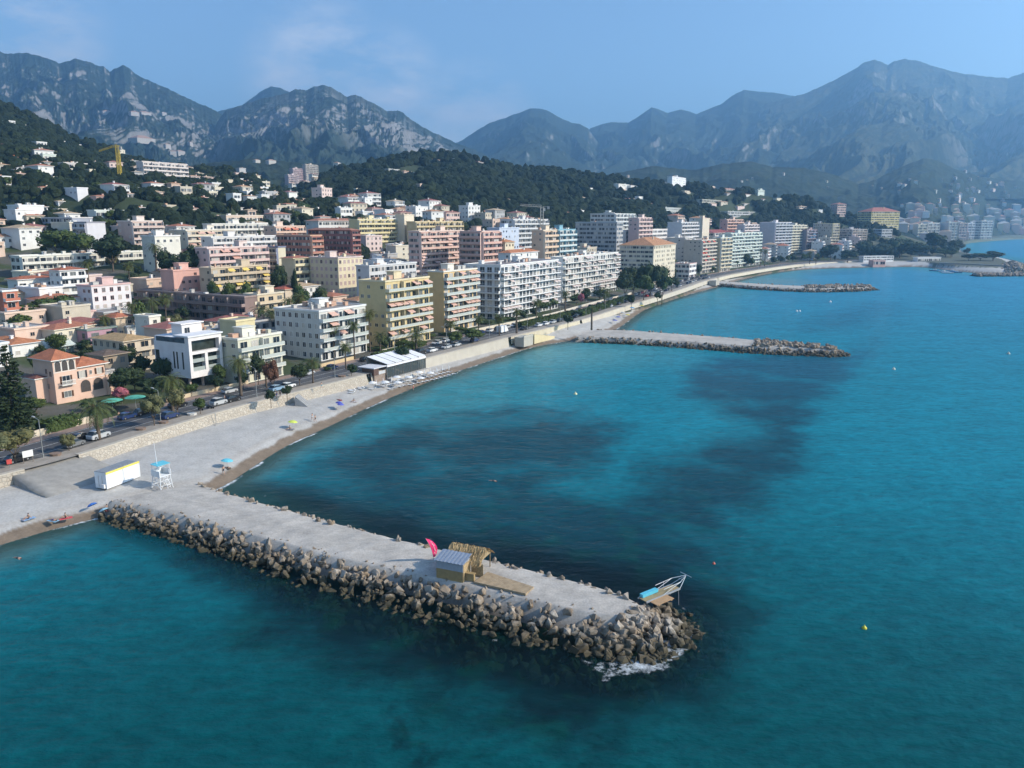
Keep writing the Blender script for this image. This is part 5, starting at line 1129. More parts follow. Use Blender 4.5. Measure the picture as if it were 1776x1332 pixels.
# trees one can tell apart
def T(px, yt, yb, wpx, kind, label, group='garden trees', D=None, z=None, tr=.4, name='tree'):
    if D: x, y, zt = atD(px, yt, D); zz = gz(x, y) if z is None else z
    else:
        p = hit(px, yb) if z is None else (*at(px, yb, z), z)
        x, y, zz = p; zt = atD(px, yt, y)[2]
    h = max(1.2, zt-zz); return tree(x, y, zz, h, wpx*y/F_PX, kind, label, group, name, tr)
for a in [(28,742,803,78,'olive','big olive-green tamarisk bush at the photo edge behind the low wall'),(-10,750,812,70,'olive','olive-green bush cut by the photo edge'),(120,752,782,32,'olive','round olive shrub beside the road at the ramp'),(268,682,738,50,'olive','olive-green tree on the promenade planter before the hedge'),(308,672,722,46,'olive','olive-green tree on the promenade before the office'),
          (348,690,718,26,'leaf','bright green potted round shrub on the promenade'),(520,630,668,36,'dark','dark round tree beside the road before the cream low block'),(498,668,690,20,'dark','small dark shrub by the stone stairs'),(470,674,700,22,'dark','dark shrub beside the parked cars'),(610,632,652,22,'dark','dark bush beside the restaurant terrace'),(700,600,628,34,'dark','dark leafy bush at the end of the restaurant roof'),
          (820,570,594,46,'leaf','broad green bush on the promenade before the white van'),(790,574,600,34,'leaf','green bush beside the parked grey car'),(985,545,566,20,'dark','dark bush at the middle groyne parking'),(1095,512,532,18,'dark','dark rounded bush on the promenade far along'),(1140,505,524,16,'dark','smaller dark bush on the far promenade')]:
    T(*a[:6], group='shrubs along the promenade', z=4.7)
for a in [(95,395,435,70,'leaf','large bright green tree beside the wide brown-roofed building',372),(135,402,440,50,'leaf','broad tree between the big green tree and the slate block',370),(190,408,438,60,'dark','dark rounded tree under the brown side wall',360),(290,432,475,46,'dark','tall dark tree at the end of the long white block',345),(335,428,475,52,'dark','tall dark tree beside the pink main block',338),
          (484,462,505,36,'dark','dark dense tree beside the cube yellow block',330),(510,470,508,16,'dark','narrow dark cypress before the cube yellow block',326),(70,515,560,60,'leaf','wide bright tree below the red-roofed wings',272),(110,508,545,40,'leaf','bright tree before the white block with pink corners',276),(40,530,570,70,'leaf','green tree mass beside the pale pink flat house',262),(30,545,600,60,'leaf','tree in front of the terracotta balconies',250),
          (395,488,505,30,'leaf','roof garden tree first in row on the dark brown block',300),(425,490,508,34,'leaf','roof garden tree second in row on the dark brown block',300),(370,484,500,24,'leaf','roof garden tree third in row on the dark brown block',304),(1100,462,500,44,'dark','dark park tree beside the beige orange-roofed block',450),(1130,458,500,50,'pine','umbrella pine in the seafront park',452),(1150,466,498,34,'leaf','light green park tree by the little white house',455),(1085,470,512,36,'dark','park tree next to the long white block end',430),(1118,478,512,40,'leaf','leafy tree at the road edge of the park',432),
          (1165,478,505,30,'dark','tree by the small white seafront building',455),(1290,440,462,24,'dark','tree at the foot of the pale green-white block',570),(1440,425,452,34,'dark','dark round tree before the beige tower',700),(1470,432,455,40,'dark','park tree at the harbour green nearest the beige tower',740),(1500,420,450,40,'pine','umbrella pine behind the small sandy cove',780),(1530,424,450,44,'dark','dark tree in the harbour park centre',800),(1560,414,448,50,'pine','big umbrella pine in the harbour park',820),(1595,420,450,44,'dark','dark tree behind the harbour house',820),(1617,404,440,40,'dark','tall dark pine beyond the harbour house',900),(1655,414,440,36,'dark','tall rounded tree at the far tip of the park',920),(1640,432,446,44,'leaf','leafy trees top behind the harbour wall',820),(1700,438,452,40,'leaf','green tree along the harbour quay',800),(1722,436,452,40,'dark','darker tree along the harbour quay',800),(1680,440,452,30,'dark','small tree between the quay and the pine',800),
          (218,380,405,26,'dark','dark tree before the brown side wall block top',440),(448,392,412,12,'dark','lone dark cypress before the white stepped block',418),(240,520,560,30,'leaf','leafy garden tree by the terracotta roof',255),(520,495,530,34,'leaf','light tree in the shaded yard of the beige tall block',312),(555,500,545,30,'dark','dark tree in the shaded yard of the beige tall block',318),(700,590,612,40,'leaf','hedge tree in front of the yellow block',272),(745,578,600,36,'leaf','garden tree between yellow block and tan wall',292),(800,566,592,30,'leaf','garden shrub before the salmon awnings',305),(930,520,552,34,'leaf','garden tree before the big white block',372),(955,518,545,30,'leaf','garden tree at the gap between long white blocks',385),(1000,510,535,30,'leaf','garden tree under the stilted white block',405),(1040,500,525,34,'dark','dark garden tree at the end of the stilted white block',430),
          (445,610,650,34,'dark','dark garden tree before the cream low block',206),(420,640,668,26,'dark','dark shrub at the office corner',200),(230,640,690,50,'dark','shaded tree between pink villa and office',196),(250,655,690,40,'dark','shaded shrub under the office side wall',195),(215,600,640,40,'dark','dark tree behind the pink villa wing',215),(245,612,660,36,'dark','dark tree between tan hipped roof and office',208),(60,690,730,40,'leaf','bright bush at the foot of the conifer',172),(20,700,760,50,'dark','dark shrub mass under the conifer',165),(300,668,700,30,'leaf','green shrub before the office stilts',188),(150,690,722,26,'dark','dark shrub at the villa gate',176),(198,688,716,34,'leaf','leafy bush by the pink flowering bush',180),(280,655,690,36,'dark','dark tree in the shade of the office side',197),(330,664,694,26,'leaf','round bush beneath the office loggias',192),(372,650,684,30,'dark','dark bush between office and cream low block',198),(210,640,690,44,'dark','dense dark tree just behind the pink flowering bush',190),(262,668,700,30,'dark','dark bush at the office driveway',190),(570,640,662,26,'leaf','garden bush before the palm-fronted block entrance',228),(655,600,622,30,'leaf','garden bush at the corner of the ochre yellow block',262),(770,580,600,30,'dark','dark garden bush below the tan end wall',298),(842,560,580,30,'dark','dark garden bush at the big white block corner',332),(880,550,572,34,'leaf','green garden bush before the big white block balconies',345)]:
    T(*a[:6], D=a[6] if a[0] < 1160 else None)
T(208,668,0,40,'pinkf','pink flowering bush beside the pink villa','garden trees',184,tr=.3,name='flowering_bush'); T(1008,505,0,14,'pinkf','pink flowering bush under the long white block','garden trees',396,tr=.3,name='flowering_bush'); T(470,622,0,30,'redf','brownish red leafy tree before the cream low block','garden trees',200,tr=.3)
# many more garden trees filling the gaps between the buildings
rv = random.Random(33); nt_ = 0; spots = []
for t in range(3000):
    px = rv.uniform(-20, 1480); D = rv.uniform(195, 640); a = aof(px, 420); x, y = a*D, D
    dw = float(sdist(np.array([x]), np.array([y]), WALL)[0])
    if dw < 21 or (x > 395 and y > 640): continue
    bad = False
    for b in BUILT:
        u = np.array([math.cos(R(b[8])), math.sin(R(b[8]))]); d = np.array([x-b[4], y-b[5]]); lx = d@u; ly = d@np.array([-u[1], u[0]])
        if -2.2 < lx < b[6]+2.2 and -2.2 < ly < b[7]+2.2: bad = True; break
    if bad or any((x-q[0])**2+(y-q[1])**2 < 16 for q in spots): continue
    spots.append((x, y)); kd = rv.choice(['leaf', 'leaf', 'dark', 'dark', 'pine', 'olive']); h = rv.uniform(4, 8.5)
    h *= .9; nm = {'leaf': 'leafy green tree', 'dark': 'dark green tree', 'pine': 'flat-topped pine', 'olive': 'olive-green tree'}[kd]+(' over six metres tall' if False else '')
    tree(x, y, gz(x, y), h, h*rv.uniform(.75, 1.15), kd, rel_label(nm, x, y), 'trees between the houses', tr=.35); nt_ += 1
    if nt_ >= 205: break
for k in range(26):
    px = 1180+k*12.4+rv.uniform(-3, 3); i = wall_index(px); p = off(WR, rv.uniform(20, 30))[i]; h = rv.uniform(5, 9)
    tree(p[0], p[1], 4.7, h, h*rv.uniform(.8, 1.2), rv.choice(['dark', 'dark', 'leaf', 'pine']), rel_label('dark green tree along the far seafront', p[0], p[1]), 'trees along the far seafront', tr=.3)
for k in range(46):
    px = rv.uniform(1425, 1690); yb = np.interp(px, [1425, 1520, 1620, 1690], [450, 449, 447, 449])-rv.uniform(0, 20); p = hit(px, yb)
    if p is None or sdist(np.array([p[0]]), np.array([p[1]]), WALL)[0] < 14: continue
    h = rv.uniform(7, 13); tree(p[0], p[1], p[2], h, h*rv.uniform(.9, 1.4), rv.choice(['dark', 'dark', 'pine', 'leaf']), rel_label('dense dark tree of the harbour park', p[0], p[1]), 'trees of the harbour park', tr=.3)
# dark conifer (tiers of drooping branches)
def conifer(x, y, z, h, w, label):
    r = empty('conifer_tree', (x, y, z), 0, label, 'conifer'); rnd = np.random.default_rng(3); P = []; Nn = []
    for k in range(26):
        t = k/26; zz = h*(.08+.9*t); rad = w/2*(1-t)**.85+.25
        for j in range(int(6+8*(1-t))):
            a = rnd.uniform(0, 6.28); m = int(22*(1-t)+6); s = np.linspace(.15, 1, m)*rad*rnd.uniform(.8, 1.1); wv = rnd.normal(0, .22, m)*(1-t*.5)
            P.append(np.stack([np.cos(a)*s-np.sin(a)*wv, np.sin(a)*s+np.cos(a)*wv, zz-.10*s+rnd.normal(0, .10, m)+(s/rad)**3*.3], 1)); n = rnd.normal(size=(m, 3))*.6+np.array([0, 0, 1]); Nn.append(n/np.linalg.norm(n, axis=1)[:, None])
    P = np.vstack(P); v, f = quads_np(P, np.vstack(Nn), .34, rnd); link('crown', mesh_np('crown', v, f, [LEAFD]), r)
    b = MB(); b.bar((0, 0, -.5), (0, 0, h*.97), .42, 0, 8, .05); b.put('trunk', BARK, r, smooth=True)
x, y, h = at_top(27, 592, 748, 5.2); conifer(x, y, 5.0, h, 92*y/F_PX, 'tall dark Norfolk-type conifer beside the pink villa')
# hedge in front of the pink villa
def hedge(pxa, ya, pxb, yb, h, w, label, z=4.9, mat=LEAF):
    a = np.array(at(pxa, ya, z)); c = np.array(at(pxb, yb, z)); L_ = np.hypot(*(c-a)); n = int(L_*h*75); rnd = np.random.default_rng(8); u = (c-a)/L_; nn = np.array([-u[1], u[0]])
    s = rnd.random(n)*L_; f = rnd.integers(0, 3, n); q = rnd.random(n); P = np.zeros((n, 3)); Nn = np.zeros((n, 3))
    wv = np.where(f == 0, 0, np.where(f == 1, q*w, w)); zz = np.where(f == 1, h, q*h)+rnd.normal(0, .12, n)
    P[:, :2] = u*s[:, None]+nn*wv[:, None]; P[:, 2] = zz; Nn[:, 2] = (f == 1); Nn[:, :2] = np.where((f == 1)[:, None], 0, np.where((f == 0)[:, None], -nn, nn)); Nn += rnd.normal(size=(n, 3))*.5; Nn /= np.linalg.norm(Nn, axis=1)[:, None]
    v, fc = quads_np(P, Nn, .36, rnd); r = empty('hedge', (a[0], a[1], z), 0, label, 'hedge'); link('foliage', mesh_np('foliage', v, fc, [mat]), r)
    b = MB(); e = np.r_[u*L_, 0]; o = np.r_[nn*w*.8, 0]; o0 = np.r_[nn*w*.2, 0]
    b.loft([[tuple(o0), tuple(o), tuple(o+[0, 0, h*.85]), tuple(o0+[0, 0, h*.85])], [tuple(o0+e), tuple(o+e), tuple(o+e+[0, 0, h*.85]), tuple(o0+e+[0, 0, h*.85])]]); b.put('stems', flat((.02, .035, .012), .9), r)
hedge(82, 752, 142, 735, 2.0, 3.2, 'clipped dense green hedge in front of the pink villa'); hedge(652, 622, 740, 598, 1.3, 2.0, 'dark hedge at the foot of the yellow block'); hedge(905, 568, 1000, 545, 1.6, 3.0, 'long green hedge before the big white block', 4.9); hedge(1010, 548, 1100, 518, 1.8, 4.0, 'long green hedge beside the road at the stilted white block', 4.9)

# woods on the hills: one mass each, nobody could count them
def wood(name, zf, sample, n, seed, rmin, rmax, gap=(4, 16, 3)):
    rnd = np.random.default_rng(seed); bm = bmesh.new(); bmesh.ops.create_icosphere(bm, subdivisions=2, radius=1); base = np.array([v.co[:] for v in bm.verts]); fc = np.array([[v.index for v in q.verts] for q in bm.faces]); bm.free()
    X, Y, ok = sample(rnd, n*3); z = zf(X, Y)
    ok &= rnd.random(n*3) < fbm(X/45, Y/45, 3, seed)+.75
    for b in BUILT:
        u = np.array([math.cos(R(b[8])), math.sin(R(b[8]))]); dx, dy = X-b[4], Y-b[5]; lx = dx*u[0]+dy*u[1]; ly = -dx*u[1]+dy*u[0]
        ok &= ~((lx > -gap[0]*2.2) & (lx < b[6]+gap[0]) & (ly > -gap[1]) & (ly < b[7]+gap[2]))
    X, Y, z = X[ok][:n], Y[ok][:n], z[ok][:n]; m = len(X)
    r = rnd.uniform(rmin, rmax, m); V = base[None]*np.stack([r, r, r*rnd.uniform(.8, 1.25, m)], 1)[:, None]*(1+rnd.normal(0, .13, (m, len(base), 1)))
    V = V+np.stack([X, Y, z+r*.55], 1)[:, None]; Fc = fc[None]+(np.arange(m)*len(base))[:, None, None]
    me = mesh_np(name, V.reshape(-1, 3), Fc.reshape(-1, 3), [WOOD]); return tag(link(name, me), kind='stuff')
def on_layer(f, a0, a1, tmax=1.03):
    def g(rnd, n):
        a = rnd.uniform(a0, a1, n); p = np.interp(a, f.aa, f.pp); D0, D1 = f.rng(p); Y = D0+(D1-D0)*rnd.uniform(-.12, tmax, n); X = a*Y
        return X, Y, f(X, Y)[0] > base_z(X, Y)-1.5
    return g
def on_slope(px0, px1, D0, D1):
    def g(rnd, n):
        Y = rnd.uniform(D0, D1, n); X = np.interp(rnd.uniform(px0, px1, n), [-200, 2000], [aof(-200, 400), aof(2000, 400)])*Y
        return X, Y, (sdist(X, Y, WALL) > 60) & np.all([(X-q[0])**2+(Y-q[1])**2 > 16 for q in spots], axis=0)
    return g
m, nt, N, L, b = newmat('wood_foliage'); b.inputs['Roughness'].default_value = .9; b.inputs['Specular IOR Level'].default_value = .1
g = N.new('ShaderNodeNewGeometry'); n1 = noise_node(nt, .9, 4, .7, vec=g.outputs['Position']); n2 = noise_node(nt, .02, 3, .6, vec=g.outputs['Position'])
f_ = math_node(nt, 'ADD', math_node(nt, 'MULTIPLY', g.outputs['Random Per Island'], .6), math_node(nt, 'MULTIPLY', n1.outputs['Fac'], .4))
c_ = mix_col(nt, f_, (.005, .011, .008), (.029, .041, .021)); c_ = mix_col(nt, maprange(nt, n2.outputs['Fac'], .35, .65, 0, .6), c_, mix_col(nt, 1.0, c_, (1.3, 1.25, .8), 'MULTIPLY'))
L.new(c_, b.inputs['Base Color']); bump(nt, b, n1.outputs['Fac'], .9, .8); WOOD = m
wood('woods', lambda X, Y: HG(X, Y)[0], on_layer(HG, HG.aa[0], HG.aa[-1]), 9500, 61, 1.8, 6.4)
wood('woods', lambda X, Y: HL(X, Y)[0], on_layer(HL, aof(-60, 300), HL.aa[-1]), 5200, 62, 1.3, 4.8)
wood('woods', ground_z, on_slope(-80, 640, 400, 900), 7600, 63, 1.6, 4.2, (3, 9, 2))
wood('woods', ground_z, on_slope(600, 1560, 520, 1180), 5600, 64, 1.8, 4.4, (3, 10, 2))
wood('woods', ground_z, on_slope(-20, 360, 395, 570), 1700, 65, 1.4, 3.6, (1, 4, 1))
# ---------------------------------------------------------------- the pink villa
def arch_mesh(w, h, mats, ring=.16):
    b = MB(); n = 10
    def prof(r, z0): return [(-r, z0), (r, z0)]+[(math.cos(math.pi*i/n)*r, h-w/2+math.sin(math.pi*i/n)*r) for i in range(n+1)]
    b.ngon([(x, -.04, z) for x, z in prof(w/2, 0)], 0); b.ngon([(x, -.02, z) for x, z in prof(w/2+ring, -.02)], 1); return b.mesh('arched_window', mats)
def sub(name, mesh, parent, x, y, z, rz=0): return link(name, mesh, parent, (x, y, z), rz)
GP = []; PINKW = (.70, .47, .36); WTRIM = plaster((.74, .70, .64)); PW = plaster(PINKW); DARKG = flat((.06, .05, .045), .5, var=.3)
def shutters(parent, x, y, z, w=1.5, h=1.7):
    sub('window', win_mesh(w, h, GLASS, WTRIM), parent, x, y, z); b = MB()
    for sg in (-1, 1): b.box(x+sg*(w/2+.12)-(.42 if sg < 0 else -.0), x+sg*(w/2+.12)+(.0 if sg < 0 else .42), y-.12, y-.03, z, z+h)
    b.put('shutters', SHUT, parent)
def pink_villa():
    X, Y, zt, L1, W1 = solve_box(56, 90, 131, 625, 180); L1 = min(L1, 9); W1 = min(max(W1, 7), 9); g = 5.2; H = zt-g
    r = empty('villa', (X, Y, g), R(UYAW), 'pink villa with arched loggias, balcony and two terracotta hipped roofs', 'villa'); L2, H2, W2 = L1*1.32, H-2.6, W1*.95
    b = MB(); b.box(0, L1, 0, W1, -2, H); b.box(L1, L1+L2, .5, W2, -2, H2); b.box(L1+L2, L1+L2+2.4, .3, W2*.7, -2, H2-3.0); b.box(-2.8, 0, W1*.35, W1*.95, -2, H-4.2); b.put('wall', PW, r)
    t = hip_roof(L1, W1, 2.0, .7, H+.01); t.put('roof', [tiles((.50, .18, .09)), WTRIM], r); q = hip_roof(L2, W2-.5, 1.8, .6, H2+.01).put('roof', [tiles((.50, .18, .09)), WTRIM], r, (L1+.55, .5, 0))
    hip_roof(2.8, W1*.6, .7, .3, H-4.19).put('roof', [tiles((.22, .09, .07)), WTRIM], r, (-2.8, W1*.35, 0))
    b = MB(); b.box(-.06, L1+.06, -.06, .0, H-3.1, H-2.95); b.box(L1, L1+L2, .42, .5, H2-3.2, H2-3.05); b.box(L1+L2-.1, L1+L2+2.5, .2, W2*.7+.1, H2-3.0, H2-2.85); b.put('cornice', WTRIM, r)
    b = MB()
    for k in range(9): b.box(L1+L2+.05+k*.28, L1+L2+.13+k*.28, .22, .34, H2-2.85, H2-2.1)
    b.box(L1+L2, L1+L2+2.45, .2, .36, H2-2.1, H2-1.98); b.box(L1+L2+2.33, L1+L2+2.45, .36, W2*.7, H2-2.85, H2-1.98); b.put('balustrade', WTRIM, r)
    am = arch_mesh(1.35, 2.4, [DARKG, WTRIM]); big = arch_mesh(2.5, 2.9, [DARKG, PW])
    for k in range(3): sub('arched_window', am, r, L1*(.2+.3*k), -.02, H-2.85)
    for x in (L1+L2*.28, L1+L2*.72): sub('arch', big, r, x, .48, H2-6.3)
    sub('arch', am, r, L1+L2+1.2, .28, H2-6.2)
    shutters(r, L1*.5, -.0, H-6.0, 1.8, 1.9); shutters(r, L1*.5, 0, H-9.2, 1.7, 1.4); shutters(r, L1+L2*.2, .5, H2-2.75, 1.4, 1.7); shutters(r, L1+L2*.8, .5, H2-2.4, 1.2, 1.4); sub('window', win_mesh(.5, .9, GLASS, WTRIM), r, L1+L2*.5, .5, H2-2.2)
    b = MB(); b.box(L1*.2, L1*.8, -1.1, 0, H-6.25, H-6.05)
    for k in range(12): b.box(L1*.2+k*L1*.6/12+.1, L1*.2+k*L1*.6/12+.2, -1.08, -.98, H-6.05, H-5.2)
    b.box(L1*.2, L1*.8, -1.1, -.95, H-5.2, H-5.08); b.put('balcony', WTRIM, r)
    for k, z in ((.3, 3), (.6, 6), (.7, 2.5)): sub('window', win_mesh(.8, 1.2, GLASS, PW), r, 0, W1*k*.5, H-z-1, -math.pi/2)
    BUILT.append(('pinkvilla', 120, 625, np.array([X, Y]), X, Y, L1+L2, W1, UYAW, 'pink villa'))
pink_villa()
for px, py, lb in ((196, 712, 'green garden parasol beside the pink villa terrace, the nearer one'), (236, 706, 'green garden parasol behind the tamarisk trees, farther from the pink villa')):
    GP.append((px, py, lb))
def office():
    X, Y, zt, L_, W_ = solve_box(266, 326, 384, 586, 200); g = 5; H = zt-g
    W_ = min(W_, 22); r = empty('office_building', (X, Y, g), R(UYAW), 'modern white cube building on stilts with large square glazed loggias', 'office building'); wm = plaster((.76, .72, .70)); z0 = 2.6
    b = MB(); b.box(0, L_, 1.5, W_, z0, H-1.6)                      # body behind the frame
    b.box(0, .9, 0, 1.5, z0, H); b.box(L_-.9, L_, 0, 1.5, z0, H); b.box(.9, L_-.9, 0, 1.5, z0, z0+1.7); b.box(.9, L_-.9, 0, 1.5, H-4.6, H-3.9); b.box(.9, L_-.9, 0, 1.5, H-1.0, H); b.box(L_*.5-.45, L_*.5+.45, .0, 1.5, z0+1.7, H-4.6); b.put('wall', wm, r)
    gl = flat((.035, .045, .04), .1, var=.4, scale=.6); hz = (H-4.6-z0-1.7)/2
    for x0, x1 in ((.9, L_*.5-.45), (L_*.5+.45, L_-.9)):
        for k in range(2):
            b = MB(); b.box(x0, x1, 1.40, 1.497, z0+1.7+k*hz, z0+1.7+(k+1)*hz-.25, 0); b.put('window', gl, r)
            b = MB(); b.box(x0+.02, x1-.02, .25, .33, z0+1.72+k*hz, z0+1.72+k*hz+1.0, 0); b.put('glass_railing', flat((.36, .40, .38), .15, var=.05), r)
    b = MB(); b.box(.9, L_-.9, 1.38, 1.497, H-3.9, H-1.0); b.put('window', gl, r)
    for y in (W_*.10+1, W_*.33, W_*.42, W_*.86):
        b = MB(); b.box(-.03, 0, y, y+(.55 if y < W_*.8 else 1.5), z0+2.2, H-4.0); b.put('window', gl, r)
    b = MB(); b.box(-.02, .6, 1.6, W_*.92, H-1.58, H-.35, 0); b.put('roof_glazing', flat((.07, .10, .13), .15, var=.5, scale=.8), r)
    b = MB(); b.box(-.3, L_+.3, -.3, 5.5, H+.003, H+.4); b.box(.2, L_-.2, 5.5, W_-.2, H-1.59, H-.3, 0); b.put('roof', plaster((.72, .72, .74)), r)
    b = MB(); b.box(L_*.3, L_*.9, W_*.45, W_*.75, H-.29, H+2.6); b.box(L_*.25, L_*.95, W_*.42, W_*.78, H+2.6, H+2.9); b.put('penthouse', wm, r)
    sub('window', win_mesh(1.6, 1.7, GLASS, wm), r, L_*.45, W_*.45, H)
    for x in (1.2, L_*.5, L_-1.2):
        for y in (2.2, W_*.5, W_-2): b = MB(); b.bar((x, y, -1.5), (x, y, z0), .35, 0, 8); b.put('pillar', plaster((.5, .4, .34)), r)
    b = MB(); b.box(1.5, L_-1.5, 6, W_-3, -1, z0); b.put('ground_floor', flat((.05, .05, .055), .4), r)
    BUILT.append(('office', 325, 586, np.array([X, Y]), X, Y, L_, W_, UYAW, 'modern white cube building'))
office()
def veranda_villa():
    rt_ = building('veranda', 'white villa with long glazed veranda and orange hipped roof behind the conifer', 'villa', -30, 20, 74, 598, 222, WHITE, 'few', 'few', roof='lowhip', rcol=(.56, .22, .10), name='villa', near=True)
    root, L_, W_, H, nf, ph = rt_; b = MB(); b.box(L_, L_+9, 0, 4.5, -1, H-2.6); b.put('wall', plaster((.6, .58, .52)), root)
    b = MB(); b.loft([[(L_-4, -1.2, H-2.4), (L_+9.5, -1.2, H-2.4), (L_+9.5, 4.5, H-.3), (L_-4, 4.5, H-.3)], [(L_-4, -1.2, H-2.2), (L_+9.5, -1.2, H-2.2), (L_+9.5, 4.5, H-.1), (L_-4, 4.5, H-.1)]]); b.put('veranda_roof', flat((.58, .63, .58), .3, var=.15), root)
    for k in range(6): sub('window', win_mesh(1.7, 2.0, flat((.20, .26, .25), .15, var=.3), WTRIM), root, L_-2.8+k*2.2, -1.2+.9, H-4.8)
    b = MB(); b.box(L_-4, L_+9.4, -1.15, -.3, H-6.2, H-4.9); b.put('veranda_sill', WTRIM, root)
veranda_villa()
# ---------------------------------------------------------------- restaurant on the beach
def restaurant():
    a = np.array(at(671, 657, 2.2)); c = np.array(at(738, 639, 2.2)); L_ = float(np.hypot(*(c-a))); ang = math.atan2(*(c-a)[::-1]); W_ = 7.5
    r = empty('beach_restaurant', (a[0], a[1], 2.1), ang, 'beach restaurant pavilion with white slatted roof panels and dark beams', 'restaurant'); beam = flat((.10, .10, .10), .6); wh = plaster((.76, .76, .78)); n = 5; z0, z1 = 4.3, 5.9
    for k in range(n):
        x0, x1 = k*L_/n+.15, (k+1)*L_/n-.15; b = MB(); b.loft([[(x0, -.2, z0), (x1, -.2, z0), (x1, W_, z1), (x0, W_, z1)], [(x0, -.2, z0+.12), (x1, -.2, z0+.12), (x1, W_, z1+.12), (x0, W_, z1+.12)]]); b.put('roof_panel', wh, r)
    for k in range(n+1):
        x = k*L_/n; b = MB(); b.loft([[(x-.09, -.3, z0-.1), (x+.09, -.3, z0-.1), (x+.09, W_+.1, z1-.1), (x-.09, W_+.1, z1-.1)], [(x-.09, -.3, z0+.16), (x+.09, -.3, z0+.16), (x+.09, W_+.1, z1+.16), (x-.09, W_+.1, z1+.16)]]); b.box(x-.1, x+.1, -.1, .1, 0, z0-.1); b.put('beam', beam, r)
    b = MB(); b.box(0, L_, -.25, -.05, z0-.75, z0-.12); b.put('fascia', wh, r)
    b = MB(); b.box(0, L_, -1.5, W_, -.8, .25); b.put('deck', flat((.45, .42, .38), .9), r)
    b = MB()
    for k in range(24): x = k*L_/24; b.box(x+.06, x+L_/24-.06, -.02, .02, .3, z0-1.0)
    b.put('glass_wall', glass_pick('restaurant_glass', (.06, .07, .07), (.22, .23, .22), (.4, .4, .38), .5, .8), r)
    b = MB(); b.box(0, L_, W_-.2, W_, .25, z1-.3); b.put('back_wall', plaster((.3, .28, .26)), r)
    b = MB(); b.box(-5.2, -.4, .3, 5.5, -.8, 1.9, 0); b.put('bar_base', flat((.26, .20, .16), .9, var=.2), r); b = MB(); b.box(-5.6, -3.4, .1, 4.5, 1.9, 3.9, 0); b.put('bar_booth', flat((.10, .055, .04), .6), r)
    b = MB(); b.box(-5.9, -.2, -.2, 5.9, 3.9, 4.15); b.put('bar_roof', plaster((.62, .62, .64)), r)
    b = MB(); b.box(-5.3, -.3, .22, .3, 1.9, 2.8); b.put('railing', flat((.5, .5, .5), .4), r)
    BUILT.append(('restaurant', 690, 620, a, a[0], a[1], L_, W_, math.degrees(ang), 'beach restaurant')); return a, ang, L_
RA, RANG, RL = restaurant()
def lounger_mesh():
    b = MB(); b.box(-.95, .45, -.32, .32, .30, .42); b.loft([[(.45, -.32, .30), (.45, .32, .30), (.45, .32, .42), (.45, -.32, .42)], [(1.0, -.32, .68), (1.0, .32, .68), (.97, .32, .80), (.97, -.32, .80)]])
    return b.mesh('mattress', [plaster((.78, .78, .78))])
LM = lounger_mesh(); b = MB()
for x in (-.85, .4):
    for y in (-.27, .27): b.box(x-.03, x+.03, y-.03, y+.03, 0, .30)
LF = b.mesh('frame', [flat((.5, .5, .5), .5)])
ca, sa = math.cos(RANG), math.sin(RANG)
def rloc(lx, ly): return RA[0]+ca*lx-sa*ly, RA[1]+sa*lx+ca*ly
for k in range(51):
    lx, ly = -7+k % 17*2.3+rr.uniform(-.2, .2), -2.8-(k//17)*2.0+rr.uniform(-.2, .2)
    if k % 17 > 14: lx = -12-(k//17)*2.2-k % 3*1.5; ly = -1.5-k % 4
    x, y = rloc(lx, ly); o = empty('sun_lounger', (x, y, gz(x, y)), RANG-1.4+rr.uniform(-.1, .1), 'white sun lounger lined up on the pebbles before the beach restaurant', 'sun lounger', 'white loungers of the beach restaurant'); link('mattress', LM, o); link('frame', LF, o)
def parasol(x, y, z, col, label, rad=1.1, h=2.1, tilt=(0, 0), group=None):
    r = empty('parasol', (x, y, z), 0, label, 'parasol', group); b = MB(); top = Vector((tilt[0]*h, tilt[1]*h, h)); b.bar((0, 0, -.2), tuple(top), .03); b.put('pole', flat((.6, .6, .6), .5), r)
    b = MB(); n = 10; d = top.normalized(); a1 = d.orthogonal().normalized(); a2 = d.cross(a1); ring = [top-d*.42+(a1*math.cos(6.283*i/n)+a2*math.sin(6.283*i/n))*rad*(1 if i % 2 else .95) for i in range(n)]; mid = [top-d*.12+(a1*math.cos(6.283*i/n)+a2*math.sin(6.283*i/n))*rad*.55 for i in range(n)]
    for i in range(n):
        j = (i+1) % n; b.ngon([tuple(top), tuple(mid[i]), tuple(mid[j])]); b.quad(tuple(mid[i]), tuple(ring[i]), tuple(ring[j]), tuple(mid[j]))
    b.put('canopy', flat(col, .8, var=.08), r); return r
def closed_parasol(x, y, z, label, group):
    r = empty('parasol', (x, y, z), 0, label, 'parasol', group); b = MB(); b.bar((0, 0, -.2), (0, 0, 2.6), .03); b.put('pole', flat((.6, .6, .6), .5), r); b = MB(); b.bar((0, 0, 1.1), (0, 0, 2.0), .16, 0, 7, .12); b.bar((0, 0, 2.0), (0, 0, 2.65), .12, 0, 7, .03); b.put('canopy', plaster((.78, .78, .78)), r)
for k in range(8):
    x, y = rloc(-11+k*3.6, -3.8-(k % 3)*1.6); parasol(x, y, gz(x, y), (.74, .74, .74), 'open white parasol over the loungers of the beach restaurant', 1.25, 2.2, (.03, 0), 'open white parasols of the beach restaurant')
for k in range(12):
    x, y = rloc(-10+k*3.2, -4.4+rr.uniform(-.3, .3)); closed_parasol(x, y, gz(x, y), 'closed white parasol standing among the restaurant loungers', 'closed white parasols of the beach restaurant')
